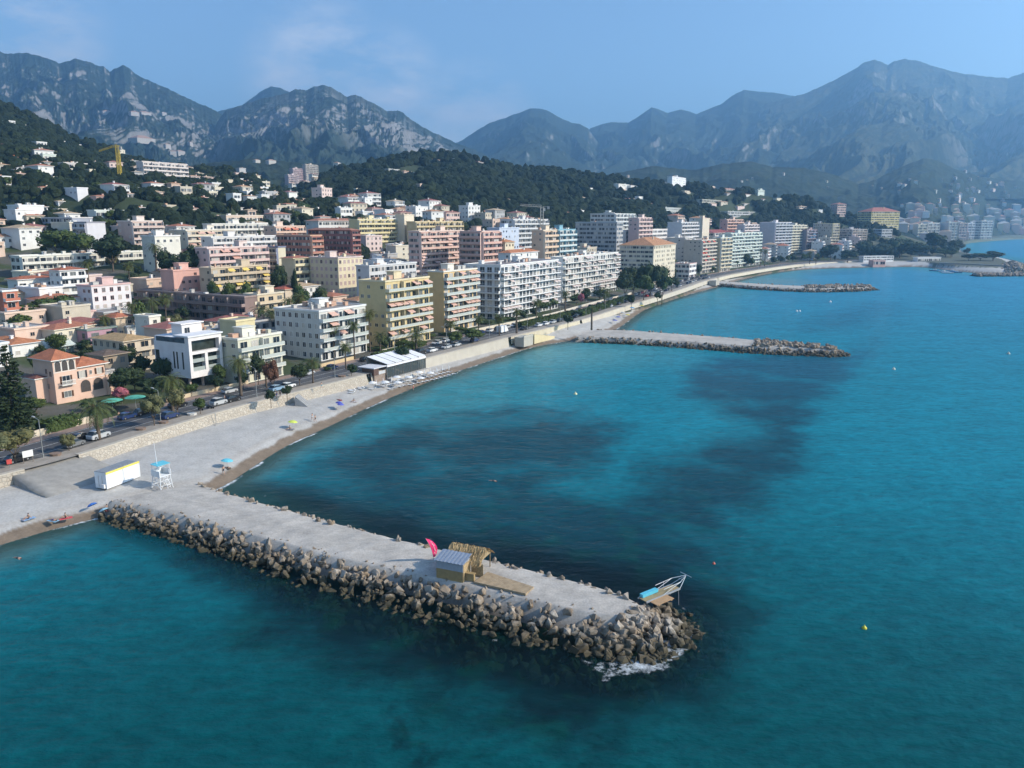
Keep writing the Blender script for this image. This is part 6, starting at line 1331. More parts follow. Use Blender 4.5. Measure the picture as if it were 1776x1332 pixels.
# ---------------------------------------------------------------- beach things
def container():
    a, c, d = (np.array(at(*p, 2.15)) for p in ((186, 848), (243, 826), (168, 836))); L_ = float(np.hypot(*(c-a))); ang = math.atan2(*(c-a)[::-1]); H = 2.9; W_ = 2.6
    r = empty('container', (a[0], a[1], 2.1), ang, 'white storage container with yellow top edge on the pebble beach', 'container'); b = MB(); b.box(0, L_, 0, W_, 0, H)
    for x in (0, L_*.5, L_): b.box(x-.06, x+.06, -.05, 0, 0, H)
    b.put('body', plaster((.76, .77, .78)), r); b = MB(); b.box(-.05, L_+.05, -.09, .02, H-.28, H+.05); b.put('yellow_trim', flat((.72, .62, .12), .6), r); b = MB(); b.box(0, L_, .02, W_, H+.003, H+.09)
    for k in range(int(L_/.5)): b.box(k*.5+.1, k*.5+.3, .1, W_-.1, H+.09, H+.13)
    b.put('roof', flat((.30, .32, .34), .6), r); b = MB(); b.box(-.45, 0, .2, .8, .2, .9); b.put('cabinet', plaster((.7, .7, .7)), r); b = MB(); b.box(-.04, 0, .9, 1.0, .3, 2.3); b.box(-.04, 0, 1.7, 1.8, .3, 2.3); b.put('door_bars', flat((.5, .5, .5), .4, .6), r)
container()
def lifeguard():
    x, y = at(281, 838, 2.1); r = empty('lifeguard_tower', (x, y, gz(x, y)), R(60), 'white lattice lifeguard tower with turquoise sunshade and tall mast', 'lifeguard tower'); w = plaster((.78, .8, .82)); h = 2.3
    b = MB()
    for sx in (-1, 1):
        for sy in (-1, 1): b.bar((sx*1.25, sy*1.25, -.2), (sx*.9, sy*.9, h+1.0), .07)
    for z, k in ((.7, 1.13), (1.5, 1.03)):
        for s in (-1, 1): b.bar((-k, s*k, z), (k, s*k, z), .05); b.bar((s*k, -k, z), (s*k, k, z), .05)
    for s in (-1, 1): b.bar((-1.2, s*1.2, .1), (.9, s*.95, h), .04); b.bar((s*1.2, -1.2, .1), (s*.95, .9, h), .04)
    b.put('frame', w, r); b = MB(); b.box(-1.15, 1.15, -1.15, 1.15, h, h+.12); b.box(-1.15, 1.15, 1.05, 1.15, h+.12, h+1.1); b.box(-1.15, -1.05, -1.15, 1.05, h+.12, h+1.1); b.box(1.05, 1.15, -1.15, 1.05, h+.12, h+1.1); b.put('platform', w, r)
    b = MB(); b.loft([[(-1.3, -1.0, h+2.05), (1.3, -1.0, h+2.05), (1.3, 1.0, h+2.2), (-1.3, 1.0, h+2.2)], [(-1.3, -1.0, h+2.12), (1.3, -1.0, h+2.12), (1.3, 1.0, h+2.27), (-1.3, 1.0, h+2.27)]])
    b.put('sunshade', flat((.12, .48, .60), .7), r); b = MB()
    for s in (-1, 1): b.bar((s*1.0, -1.0, h), (s*1.0, -1.0, h+2.1), .05); b.bar((s*1.0, 1.0, h), (s*1.0, 1.0, h+2.2), .05)
    b.put('posts', w, r); b = MB(); b.bar((-.4, .2, h), (-.7, .2, h+6.2), .07, 0, 6, .04); b.put('mast', w, r); b = MB()
    for k in range(7): b.bar((-.3, -1.3-.12*(6-k), .15+k*.33), (.3, -1.3-.12*(6-k), .15+k*.33), .04)
    b.bar((-.3, -2.1, -.1), (-.3, -1.2, h), .04); b.bar((.3, -2.1, -.1), (.3, -1.2, h), .04); b.put('ladder', w, r)
lifeguard()
x, y = at(52, 818, 3); r = empty('information_board', (x, y, gz(x, y)), R(55), 'white information board on two posts beside the low wall', 'sign'); b = MB(); b.box(-.9, .9, -.05, .05, 1.2, 2.4); b.put('panel', plaster((.72, .72, .68)), r); b = MB(); b.bar((-.8, .08, -1), (-.8, .08, 2.4), .06); b.bar((.8, .08, -1), (.8, .08, 2.4), .06); b.put('posts', flat((.2, .16, .13), .8), r)
x, y = at(17, 812, 4.7); r = empty('life_ring_post', (x, y, 4.7), R(50), 'red life ring post beside the low wall at the photo edge', 'life ring'); b = MB(); b.bar((0, 0, 0), (0, 0, 1.6), .05); b.put('post', flat((.2, .2, .2), .8), r); b = MB(); b.box(-.4, .4, -.15, .1, .8, 1.6); b.put('red_box', flat((.5, .06, .05), .6), r)
x, y = at(375, 738, 2.2); r = empty('beach_shower', (x, y, gz(x, y)), R(150), 'thin grey beach shower post below the stone sea wall', 'shower'); b = MB(); b.bar((0, 0, -.2), (0, 0, 2.5), .07); b.bar((0, 0, 2.5), (.5, 0, 2.5), .04); b.put('post', flat((.4, .4, .4), .4, .6), r); b = MB(); b.box(-.8, .8, -.8, .8, -.1, .08); b.put('tray', flat((.4, .38, .35), .9), r)
# people: one continuous skinned body per pose
SKIN = flat((.46, .28, .20), .6, var=.05); HAIR = flat((.04, .025, .02), .7)
def body_mesh(pose, cloth):
    J = dict(pel=(0, 0, .95), che=(0, 0, 1.30), nec=(0, 0, 1.48), hea=(0, .02, 1.60), top=(0, .01, 1.74), sl=(-.2, 0, 1.42), el=(-.27, 0, 1.15), hl=(-.28, .05, .88), fl=(-.28, .07, .78), sr=(.2, 0, 1.42), er=(.27, 0, 1.15), hr=(.28, .05, .88), fr=(.28, .07, .78), kl=(-.11, .03, .50), al=(-.12, 0, .08), tl=(-.12, .18, .03), kr=(.11, .03, .50), ar=(.12, 0, .08), tr=(.12, .18, .03), jl=(-.1, 0, .88), jr=(.1, 0, .88))
    if pose == 'walk': J.update(kl=(-.11, .22, .52), al=(-.12, .25, .08), tl=(-.12, .43, .06), kr=(.11, -.06, .50), ar=(.12, -.36, .16), tr=(.12, -.28, .02), el=(-.27, -.12, 1.16), hl=(-.26, -.1, .92), fl=(-.26, -.06, .83), er=(.27, .12, 1.16), hr=(.26, .28, 1.0), fr=(.26, .34, .93))
    if pose == 'sit':
        for k in J: J[k] = (J[k][0], J[k][1], J[k][2]-.83)
        J.update(jl=(-.1, .05, .12), jr=(.1, .05, .12), kl=(-.13, .45, .42), al=(-.13, .78, .07), tl=(-.13, .95, .06), kr=(.13, .45, .36), ar=(.13, .85, .07), tr=(.13, 1.02, .07), el=(-.3, -.18, .35), hl=(-.3, -.30, .08), fl=(-.3, -.38, .05), er=(.3, .1, .40), hr=(.2, .35, .42), fr=(.16, .43, .42))
    if pose in ('lie', 'swim'):
        for k in J: J[k] = (J[k][0], -J[k][2]+.9, .13 if k not in ('al', 'ar', 'tl', 'tr') else .08)
        if pose == 'swim': J.update(el=(-.25, -.75, .1), hl=(-.2, -1.02, .05), fl=(-.2, -1.12, .05))
    ks = list(J); E_ = [('pel','che'),('che','nec'),('nec','hea'),('hea','top'),('che','sl'),('sl','el'),('el','hl'),('hl','fl'),('che','sr'),('sr','er'),('er','hr'),('hr','fr'),('pel','jl'),('jl','kl'),('kl','al'),('al','tl'),('pel','jr'),('jr','kr'),('kr','ar'),('ar','tr')]
    me = bpy.data.meshes.new('person'); me.from_pydata([J[k] for k in ks], [(ks.index(a), ks.index(c)) for a, c in E_], []); o = bpy.data.objects.new('p', me); COL.objects.link(o); md = o.modifiers.new('s', 'SKIN')
    rad = dict(pel=.15, che=.15, nec=.06, hea=.10, top=.075, sl=.07, sr=.07, el=.045, er=.045, hl=.035, hr=.035, fl=.03, fr=.03, jl=.10, jr=.10, kl=.06, kr=.06, al=.045, ar=.045, tl=.035, tr=.035)
    for i, k in enumerate(ks): me.skin_vertices[0].data[i].radius = (rad[k], rad[k]); me.skin_vertices[0].data[i].use_root = (k == 'pel')
    o.modifiers.new('b', 'SUBSURF').levels = 1; dg = bpy.context.evaluated_depsgraph_get(); out = bpy.data.meshes.new_from_object(o.evaluated_get(dg)); bpy.data.objects.remove(o)
    out.materials.clear(); out.materials.append(SKIN); out.materials.append(cloth); P = Vector(J['pel'])
    for p in out.polygons: p.material_index = 1 if (p.center-P).length < .24 or (cloth.name.startswith('shirt') and abs(p.center.x) < .24 and (p.center-Vector(J['che'])).length < .3) else 0
    out.polygons.foreach_set('use_smooth', [True]*len(out.polygons)); h = Vector(J['top'])*.55+Vector(J['hea'])*.45; return out, h
b = bmesh.new(); bmesh.ops.create_icosphere(b, subdivisions=2, radius=.105); HM = bpy.data.meshes.new('hair'); b.to_mesh(HM); b.free(); HM.materials.append(HAIR)
CL = [flat((.05, .08, .3), .8), flat((.5, .05, .08), .8), flat((.04, .04, .05), .8), flat((.6, .6, .6), .8), flat((.1, .35, .4), .8)]
_bm = {}
def person(x, y, z, rz, pose, ci, label, group=None):
    if (pose, ci) not in _bm: _bm[(pose, ci)] = body_mesh(pose, CL[ci])
    m_, h = _bm[(pose, ci)]; o = tag(link('person', m_, None, (x, y, z), rz), label, 'person', group); q = link('hair', HM, o, tuple(h+Vector((0, -.02, .02)))); return o
def towel(x, y, z, rz, col, label):
    b = MB(); b.box(-.45, .45, -.95, .95, .01, .035); b.box(-.45, .45, .80, .9, .036, .04); return tag(b.put('beach_towel', flat(col, .9, var=.15), None, (x, y, z), rz), label, 'towel')
def P_(px, py, z=None):
    x, y = at(px, py, 2.0)
    for _ in range(4): zz = gz(x, y); x, y = at(px, py, zz)
    return x, y, zz
for px, py, pose, ci, rz, col, lt, lp in [(50, 900, 'sit', 2, 2.6, (.25, .4, .6), 'pale blue towel under the person sitting farthest from the groyne', 'person sitting on a pale blue towel, farthest from the groyne'), (92, 903, 'lie', 0, 1.2, (.3, .5, .65), 'light blue towel of the middle sunbather near the groyne', 'sunbather lying on a light blue towel, between the two others'), (114, 899, 'sit', 2, 2.2, (.62, .08, .10), 'red towel on the pebbles near the near groyne', 'dark-haired person sitting on a red towel'),
     (186, 884, 'sit', 1, .8, (.3, .08, .08), 'dark red towel by the first boulders', 'person in red sitting at the first boulders of the near groyne'), (395, 812, 'lie', 2, 1.0, (.3, .25, .2), 'brown towel in the shade of the turquoise parasol', 'person lying in the shade of the turquoise parasol'), (503, 745, 'sit', 2, 2.0, (.2, .2, .25), 'dark towel under the lime parasol', 'person sitting beneath the lime yellow parasol'), (588, 694, 'lie', 1, 1.0, (.5, .06, .12), 'red and pink towel near the blue parasols', 'person lying on a red towel near the blue parasols'), (614, 697, 'sit', 3, 2.2, (.55, .5, .5), 'pale towel nearest the waterline by the restaurant', 'person sitting on a pale towel towards the restaurant')]:
    x, y, z = P_(px, py); towel(x, y, z, rz, col, lt); person(x, y, z+.04, rz, pose, ci, lp)
for px, py, pose, ci, rz, lb in [(542, 729, 'walk', 3, 1.0, 'person in white walking at the edge of the wet gravel'), (547, 732, 'walk', 2, 1.1, 'companion walking closest to the wet gravel beside the person in white'), (388, 823, 'walk', 2, .5, 'person walking down to the water by the groyne root'), (717, 677, 'stand', 1, 1.2, 'person standing at the waterline below the restaurant'), (390, 697, 'stand', 2, 2.0, 'person standing by the motor scooters on the promenade'), (207, 727, 'walk', 1, 1.0, 'person in red walking on the pavement beside the pink villa'), (480, 690, 'stand', 0, 1.0, 'first of two people leaning at the top of the stone stairs'), (486, 688, 'stand', 2, 1.0, 'second person at the top of the stone stairs, in black'), (558, 596+78, 'walk', 4, 1.0, 'lone walker on the promenade under the seafront palms'), (1075, 548, 'stand', 0, 1.0, 'bather standing on the far beach behind the middle groyne')]:
    if py < 700 and px < 600 or (px, py) == (207, 727): x, y = at(px, py, 4.75); z = 4.74
    else: x, y, z = P_(px, py)
    person(x, y, z, rz, pose, ci, lb)
for px, py, lb in [(30, 968, 'swimmer with snorkel alone off the nearest beach'), (855, 834, 'pale swimmer in the middle of the dark bay water')]:
    x, y = at(px, py, 0); person(x, y, -.10, 1.2, 'swim', 2, lb)
for px, py, col, lb, rad in [(507, 743, (.55, .62, .10), 'lime yellow parasol alone on the pebbles near the waterline', 1.15), (393, 812, (.12, .48, .58), 'turquoise parasol pitched close to the groyne root', 1.2), (587, 709, (.05, .07, .35), 'dark blue parasol, upper of a pair on the beach', .95), (590, 712, (.10, .12, .45), 'violet-blue parasol, lower of a pair on the beach', .95), (163, 882, (.05, .18, .55), 'blue tipped-over beach parasol before the first boulders', .9), (183, 891, (.3, .5, .6), 'pale blue parasol leaning at the first boulders by the water', .9)]:
    x, y, z = P_(px, py); parasol(x, y, z, col, lb, rad, 1.9 if px > 200 else .9, (.12, .05) if px > 200 else (-.5, .2))
for px, py, lb in GP:
    x, y = at(px, py, 5); parasol(x, y, 5.0, (.10, .40, .28), lb, 2.4, 2.8)
rp = random.Random(4)
for k, (px, py) in enumerate([(1072, 556), (1080, 548), (1088, 552), (1096, 540), (1066, 562), (1105, 533), (1112, 536), (1120, 527)]):
    x, y, z = P_(px, py); parasol(x, y, z, [(.1, .12, .4), (.5, .5, .5), (.6, .5, .1), (.1, .3, .5)][k % 4], ['navy', 'white', 'yellow', 'light blue'][k % 4]+' parasol among bathers on the far beach beyond the middle groyne', 1.3, 2.1, (.05, 0), 'parasols on the beach beyond the middle groyne')
# ---------------------------------------------------------------- hut, deck, flag and gangway on the near groyne
STRAW = leaf_mat('straw', (.26, .19, .10), (.58, .47, .30), .95); BAMBOO = flat((.42, .31, .17), .9, var=.35, scale=6); PLY = flat((.34, .24, .11), .85, var=.15)
def hut():
    a, c = np.array(at(757, 1000, 2.6)), np.array(at(803, 1009, 2.6)); L_ = float(np.hypot(*(c-a))); ang = math.atan2(*(c-a)[::-1])
    r = empty('beach_hut', (a[0], a[1], 2.6), ang, 'straw-thatched beach hut with grey boarded wall and corrugated lean-to roof', 'beach hut'); W_ = 2.2
    b = MB(); b.box(0, L_, 0, W_, -.2, 1.25); b.put('lower_wall', PLY, r); b = MB(); b.box(.003, L_-.003, .003, W_, 1.25, 2.35); b.put('upper_wall', flat((.36, .39, .44), .7), r)
    b = MB(); n = 16
    for k in range(n):
        x0, x1 = -.2+(L_+.4)*k/n, -.2+(L_+.4)*(k+1)/n; e = .05 if k % 2 else 0
        b.loft([[(x0, -.3, 2.35+e), (x1, -.3, 2.35+e), (x1, W_+.1, 2.85+e), (x0, W_+.1, 2.85+e)], [(x0, -.3, 2.39+e), (x1, -.3, 2.39+e), (x1, W_+.1, 2.89+e), (x0, W_+.1, 2.89+e)]])
    b.put('lean_to_roof', flat((.42, .46, .52), .35, .5, var=.1), r)
    # thatch: straw strands over a gabled core behind the lean-to
    x0, x1, y0, y1, zr, ze = .6, L_+1.4, W_-.1, W_+3.4, 3.35, 2.0; rnd = np.random.default_rng(2); n = 2600; s = rnd.random(n); q = rnd.random(n); side = rnd.integers(0, 2, n)
    ym = (y0+y1)/2; yy = np.where(side, ym+(y1+.3-ym)*q, ym-(ym-y0+.3)*q); P = np.stack([x0-.3+(x1-x0+.6)*s, yy, zr-(zr-ze)*q+rnd.normal(0, .06, n)], 1)
    d = np.stack([rnd.normal(0, .3, n), np.where(side, 1, -1)*(y1-ym), np.full(n, -(zr-ze))], 1); d /= np.linalg.norm(d, axis=1)[:, None]; w = np.stack([np.full(n, .035), rnd.normal(0, .02, n), rnd.normal(0, .02, n)], 1); ln = rnd.uniform(.4, .8, n)[:, None]
    V = np.stack([P-w, P+w, P+w*.5+d*ln, P-w*.5+d*ln], 1).reshape(-1, 3); link('thatch', mesh_np('thatch', V, np.arange(n*4).reshape(-1, 4), [STRAW]), r)
    b = MB(); b.loft([[(x0, y0, ze), (x0, y1, ze), (x0, ym, zr-.06)], [(x1, y0, ze), (x1, y1, ze), (x1, ym, zr-.06)]]); b.put('thatch_core', flat((.34, .26, .15), .95, var=.3, scale=5), r)
    b = MB()
    for x in (x0+.1, x1-.1):
        for y in (y0+.1, y1-.1): b.bar((x, y, -.3), (x, y, ze+.1), .08)
    b.put('posts', flat((.25, .18, .1), .9), r); b = MB(); m_ = 40
    for k in range(m_): t = k/m_; b.bar((L_+.03, .1+t*2.0, -.1), (L_+.03, .1+t*2.0, 2.2+.12*math.sin(k*7)), .035, 0, 4); b.bar((L_+.2+t*1.7, 2.1, -.1), (L_+.2+t*1.7, 2.1, 1.75+.15*math.sin(k*5)), .035, 0, 4)
    b.put('bamboo_screen', BAMBOO, r); b = MB(); b.box(L_+.1, L_+1.3, .5, .9, 0, 1.0); b.box(L_+.05, L_+1.4, .4, 1.0, 1.0, 1.06); b.put('counter', PLY, r); return a, ang, L_
HA, HANG, HL_ = hut()
q = [at(*p, 2.72) for p in ((822, 1010), (846, 993), (926, 1019), (912, 1031))]; b = MB(); o0 = q[0]
loc = [(p[0]-o0[0], p[1]-o0[1]) for p in q]; nrow = 24
for k in range(nrow):
    t0, t1 = k/nrow, (k+.92)/nrow; A = [(loc[0][i]*(1-t)+loc[3][i]*t) for t in (t0, t1) for i in (0, 1)]; B = [(loc[1][i]*(1-t)+loc[2][i]*t) for t in (t0, t1) for i in (0, 1)]
    b.loft([[(A[0], A[1], -.25), (A[2], A[3], -.25), (B[2], B[3], -.25), (B[0], B[1], -.25)], [(A[0], A[1], .03), (A[2], A[3], .03), (B[2], B[3], .03), (B[0], B[1], .03)]])
tag(b.put('wooden_deck', flat((.36, .27, .17), .9, var=.25, scale=1.2), None, (o0[0], o0[1], 2.80)), 'flat wooden plank deck laid on the gravel beside the straw hut', 'deck')
def feather_flag():
    x, y = at(752, 974, 2.6); r = empty('feather_flag', (x, y, 2.55), R(42), 'pink feather flag with white lettering standing beside the straw hut', 'flag'); b = MB(); pts = []; n = 14
    for k in range(n+1): t = k/n; pts.append((-1.25*t**1.7, .0, 0.2+3.8*t-.25*t*t))
    for a_, c_ in zip(pts[:-1], pts[1:]): b.bar(a_, c_, .025)
    b.put('pole', flat((.3, .3, .3), .5), r); b = MB()
    for k in range(2, n):
        t0, t1 = k/n, (k+1)/n; w = lambda t: 1.0*math.sin(math.pi*min(1, max(0.02, (t-.10)/.92)))**.55; p0, p1 = pts[k], pts[k+1]; y_ = lambda t: .06*math.sin(t*9)
        b.loft([[p0, (p0[0]+w(t0), y_(t0), p0[2]-.12), (p0[0]+w(t0), y_(t0)+.012, p0[2]-.12), (p0[0], .012, p0[2])], [p1, (p1[0]+w(t1), y_(t1), p1[2]-.12), (p1[0]+w(t1), y_(t1)+.012, p1[2]-.12), (p1[0], .012, p1[2])]])
    b.put('banner', flat((.80, .03, .17), .6, var=.06), r); b = MB(); rl = random.Random(3)
    for k in range(11):
        t = .24+.056*k; i = int(t*n); p0 = pts[i]; cx = p0[0]+.40; z = 0.2+3.8*t-.25*t*t-.08
        for j in range(2): xx = cx+rl.uniform(-.16, .08); b.box(xx, xx+rl.uniform(.06, .2), -.05+.06*math.sin(t*9)-.012, -.035+.06*math.sin(t*9)-.012, z-.06+j*.08, z-.01+j*.08)
    b.put('lettering', flat((.75, .7, .7), .7), r)
feather_flag()
def gangway():
    a, c = np.array(at(1122, 1046, 2.6)), np.array(at(1180, 1022, 2.6)); L_ = float(np.hypot(*(c-a))); ang = math.atan2(*(c-a)[::-1]); r = empty('gangway', (a[0], a[1], 2.55), ang, 'metal bathing gangway with blue mat reaching over the water from the groyne head', 'gangway'); st = flat((.5, .52, .54), .4, .5)
    b = MB(); b.box(0, L_, 0, .12, 0, .2); b.box(0, L_, 1.4, 1.52, 0, .2); b.put('beams', st, r); b = MB()
    for k in range(30): b.box(k*L_/30, (k+.9)*L_/30, .12, 1.4, .14, .19)
    b.put('planks', flat((.36, .28, .15), .9), r); b = MB(); b.box(.3, L_*.5, .95, 1.5, .22, .62); b.put('blue_panel', flat((.10, .48, .62), .6), r); b = MB(); e = L_+1.9
    for y in (0.05, 1.47):
        b.bar((L_*.5, y, .2), (L_, y, 1.0), .035); b.bar((L_, y, 1.0), (e, .76, 1.15), .035); b.bar((L_, y, .2), (e, .76, 1.15), .04); b.bar((L_*.5, y, .9), (L_, y, 1.0), .03); b.bar((L_*.75, y, .2), (L_*.75, y, .95), .03)
    b.bar((e, -.1, 1.15), (e, 1.7, 1.2), .04); b.bar((L_+.9, .4, .9), (L_+.9, 1.1, .9), .03); b.bar((L_*.96, .1, .1), (L_*.97, .0, -2.0), .03); b.put('railing', st, r)
    x, y = at(1148, 1046, 2.2); b = MB()
    for k in range(6): b.box(-1.5, 1.5, -.6+k*.2, -.43+k*.2, 0, .08)
    b.box(-1.2, -1.0, -.6, .6, -.12, 0); b.box(1.0, 1.2, -.6, .6, -.12, 0); tag(b.put('wooden_pallet', flat((.42, .27, .15), .9), None, (x, y, 2.55), ang), 'orange-brown wooden pallet on the boulders beside the gangway', 'pallet')
gangway()
# ---------------------------------------------------------------- cars, van, scooters, lamps
def car_meshes():
    def ring(x, w, z0, z1): return [(x, -w, z0), (x, w, z0), (x, w*.97, z1), (x, -w*.97, z1)]
    b = MB(); b.loft([ring(-2.1, .72, .35, .75), ring(-2.0, .84, .25, .92), ring(-.9, .88, .22, .98), ring(.9, .88, .22, .96), ring(1.75, .84, .24, .86), ring(2.12, .70, .32, .66)]); b.loft([ring(-1.35, .70, 1.40, 1.46), ring(-.2, .74, 1.42, 1.52), ring(.45, .70, 1.38, 1.46)]); body = b
    g = MB(); g.loft([[(-1.95, -.78, .93), (-1.95, .78, .93), (-1.35, .68, 1.41), (-1.35, -.68, 1.41)], [(1.15, -.78, .95), (1.15, .78, .95), (.45, .68, 1.41), (.45, -.68, 1.41)]]); w = MB(); w.bar((0, -.1, 0), (0, .1, 0), .32, 0, 12); w.bar((0, -.105, 0), (0, .105, 0), .18, 1, 8)
    return body, g.mesh('glass', [flat((.02, .025, .03), .08)]), w.mesh('wheel', [flat((.015, .015, .015), .8), flat((.4, .4, .4), .3, .7)])
CB, CG, CW = car_meshes(); CCOL = {'white': (.72, .72, .72), 'silver': (.45, .46, .47), 'grey': (.16, .165, .17), 'black': (.012, .012, .014), 'dark blue': (.02, .04, .12), 'red': (.38, .02, .02), 'light blue': (.22, .34, .45)}
CBM = {}
for k, c in CCOL.items():
    m, nt, N, L, bs = newmat('car_paint'); bs.inputs['Base Color'].default_value = (*c, 1); bs.inputs['Roughness'].default_value = .25; bs.inputs['Coat Weight'].default_value = .6; CBM[k] = CB.mesh('body', [m])
def car(x, y, z, rz, col, label, s=1.0, hgt=1.0):
    r = empty('parked_car', (x, y, z), rz, label, 'car', 'cars along the seafront road'); r.scale = (s, s, s*hgt); link('body', CBM[col], r); link('glass', CG, r)
    for sx in (-1.3, 1.3):
        for sy in (-.78, .78): link('wheel', CW, r, (sx, sy, .32))
rc = random.Random(12); iC = wall_index(1420); i = wall_index(55)
tW = np.gradient(WR, axis=0)
def car_at(i, d, col, label, flip=False, s=1.0, hgt=1.0):
    p = off(WR, d)[i]; a = math.atan2(tW[i][1], tW[i][0]); car(p[0], p[1], 4.67, a+(math.pi if flip else 0)+rc.uniform(-.03, .03), col, label, s, hgt)
for px, d, col, lb, s, hg in [(70, 6, 'black', 'black car parked beside the round shrub at the beach ramp', 1, 1), (168, 6, 'grey', 'dark grey car parked behind the big date palm', 1, 1.05), (216, 6.2, 'silver', 'large silver car parked between the date palm and the tamarisk trees', 1.1, 1.12), (190, 8.6, 'black', 'black car driving past the date palm', 1, 1), (372, 12.6, 'black', 'black car driving on the road before the white cube building', 1.08, 1), (330, 6, 'dark blue', 'dark blue car half hidden by the potted shrub', 1, 1.1), (413, 6, 'silver', 'silver off-road car parked by the tall date palm', 1, 1.2), (438, 6, 'black', 'black car parked just past the silver off-road car', 1, 1), (506, 6, 'light blue', 'pale blue car parked above the stone stairs', 1, 1.05), (530, 6, 'white', 'white car parked under the bright young fan palm', 1, 1), (735, 6, 'silver', 'silver car parked right behind the restaurant roof end', 1, 1.1), (757, 6.2, 'black', 'black van-like car parked after the restaurant roof', 1.1, 1.25), (775, 6, 'white', 'white car parked beyond the restaurant', 1, 1)]:
    car_at(wall_index(px), d, col, lb, False, s, hg)
k = wall_index(800); nc = 0
while k < iC and nc < 75:
    for d, pr in ((5.9, .5), (14.3, .55)):
        if rc.random() < pr:
            col = rc.choice(['white', 'white', 'silver', 'grey', 'black', 'black', 'dark blue', 'red', 'silver']); p = off(WR, d)[k]; lb = rel_label(f'{col} car parked on the '+('sea' if d < 7 else 'town')+' side of the road', p[0], p[1]); car_at(k, d, col, lb, rc.random() < .5); nc += 1
    k += 3
for px in (330, 300, 470, 600, 640, 700):
    p = off(WR, 14.3)[wall_index(px)]; col = rc.choice(['white', 'silver', 'black', 'grey', 'dark blue']); car_at(wall_index(px), 14.3, col, rel_label(f'{col} car parked along the garden walls', p[0], p[1]))
p = off(WR, 8.5)[wall_index(905)]; r = empty('white_van', (p[0], p[1], 4.67), R(60), 'white box van parked on the road above the grey concrete platform', 'van'); b = MB(); b.box(-2.6, 1.4, -1.1, 1.1, .5, 2.9); b.put('cargo_box', plaster((.78, .78, .78)), r); b = MB(); b.loft([[(1.45, -1, .4), (1.45, 1, .4), (1.45, .95, 2.2), (1.45, -.95, 2.2)], [(2.2, -1, .4), (2.2, 1, .4), (2.0, .9, 2.15), (2.0, -.9, 2.15)], [(3.0, -.95, .4), (3.0, .95, .4), (2.9, .9, 1.2), (2.9, -.9, 1.2)]]); b.put('cab', plaster((.75, .75, .75)), r)
b = MB(); b.loft([[(2.06, -.85, 2.0), (2.06, .85, 2.0), (2.1, .85, 2.02), (2.1, -.85, 2.02)], [(2.85, -.85, 1.25), (2.85, .85, 1.25), (2.9, .85, 1.27), (2.9, -.85, 1.27)]]); b.put('windscreen', flat((.03, .04, .05), .1), r)
for sx in (-1.6, 2.2):
    for sy in (-.95, .95): link('wheel', CW, r, (sx, sy, .33))
b = MB(); b.box(-.5, .35, -.14, .14, .35, .7); b.loft([[(-.75, -.15, .7), (-.75, .15, .7), (-.75, .12, .82), (-.75, -.12, .82)], [(.1, -.16, .66), (.1, .16, .66), (.1, .14, .8), (.1, -.14, .8)]]); b.loft([[(.35, -.2, .3), (.35, .2, .3), (.35, .2, .95), (.35, -.2, .95)], [(.55, -.15, .45), (.55, .15, .45), (.5, .12, 1.05), (.5, -.12, 1.05)]]); b.bar((.45, -.35, 1.08), (.45, .35, 1.08), .03); SCB = b.mesh('body', [flat((.08, .08, .09), .4)]); b = MB(); b.bar((0, -.06, 0), (0, .06, 0), .26, 0, 10); SCW = b.mesh('wheel', [flat((.02, .02, .02), .8)])
for j, px in enumerate((378, 384, 391)):
    p = off(WR, 5.2)[wall_index(px)]+np.array([j*.4, 0]); o = empty('motor_scooter', (p[0], p[1], 4.68), R(150+j*6), ['motor scooter farthest from the silver off-road car in a row of three', 'middle motor scooter in the row of three', 'motor scooter closest to the silver off-road car in a row of three'][j], 'motor scooter', 'scooters on the promenade'); link('body', SCB, o); link('wheel', SCW, o, (-.6, 0, .26)); link('wheel', SCW, o, (.7, 0, .26))
b = MB(); b.bar((0, 0, 0), (0, 0, 7.2), .09, 0, 8, .06); b.bar((0, 0, 7.2), (0, 1.5, 7.6), .05); b.bar((0, 0, 0), (0, 0, .6), .14, 0, 8); LP = b.mesh('pole', [flat((.30, .31, .30), .5, .3)]); b = MB(); b.loft([[(-.14, 1.2, 7.54), (.14, 1.2, 7.54), (.14, 1.2, 7.64), (-.14, 1.2, 7.64)], [(-.18, 1.9, 7.6), (.18, 1.9, 7.6), (.12, 1.9, 7.72), (-.12, 1.9, 7.72)]]); LH = b.mesh('lamp_head', [flat((.45, .45, .44), .4)])
k = wall_index(95)
while k < wall_index(1380):
    p = off(WR, 4.4)[k]; a = math.atan2(tW[k][1], tW[k][0]); o = empty('street_lamp', (p[0], p[1], 4.7), a, rel_label('slim grey street lamp on the promenade', p[0], p[1]), 'street lamp', 'lamps along the promenade'); link('pole', LP, o); link('lamp_head', LH, o); k += 14
# potted shrubs / stone planters on the promenade
for px, lb in ((125, 'stone planter with dry shrub at the ramp'), (265, 'brown earth bed round the first tamarisk tree'), (310, 'brown earth bed round the second tamarisk tree'), (352, 'white pot of the bright green round shrub'), (487, 'white square pot above the stone stairs'), (612, 'planter beside the restaurant booth')):
    p = off(WR, 3.6)[wall_index(px)]; b = MB(); b.loft([[(math.cos(t*.785)*1.0, math.sin(t*.785)*.8, 0) for t in range(8)], [(math.cos(t*.785)*1.15, math.sin(t*.785)*.95, .45) for t in range(8)]]); tag(b.put('planter', plaster((.7, .68, .64)) if 'white' in lb else flat((.24, .17, .13), .9), None, (p[0], p[1], 4.71)), lb, 'planter')
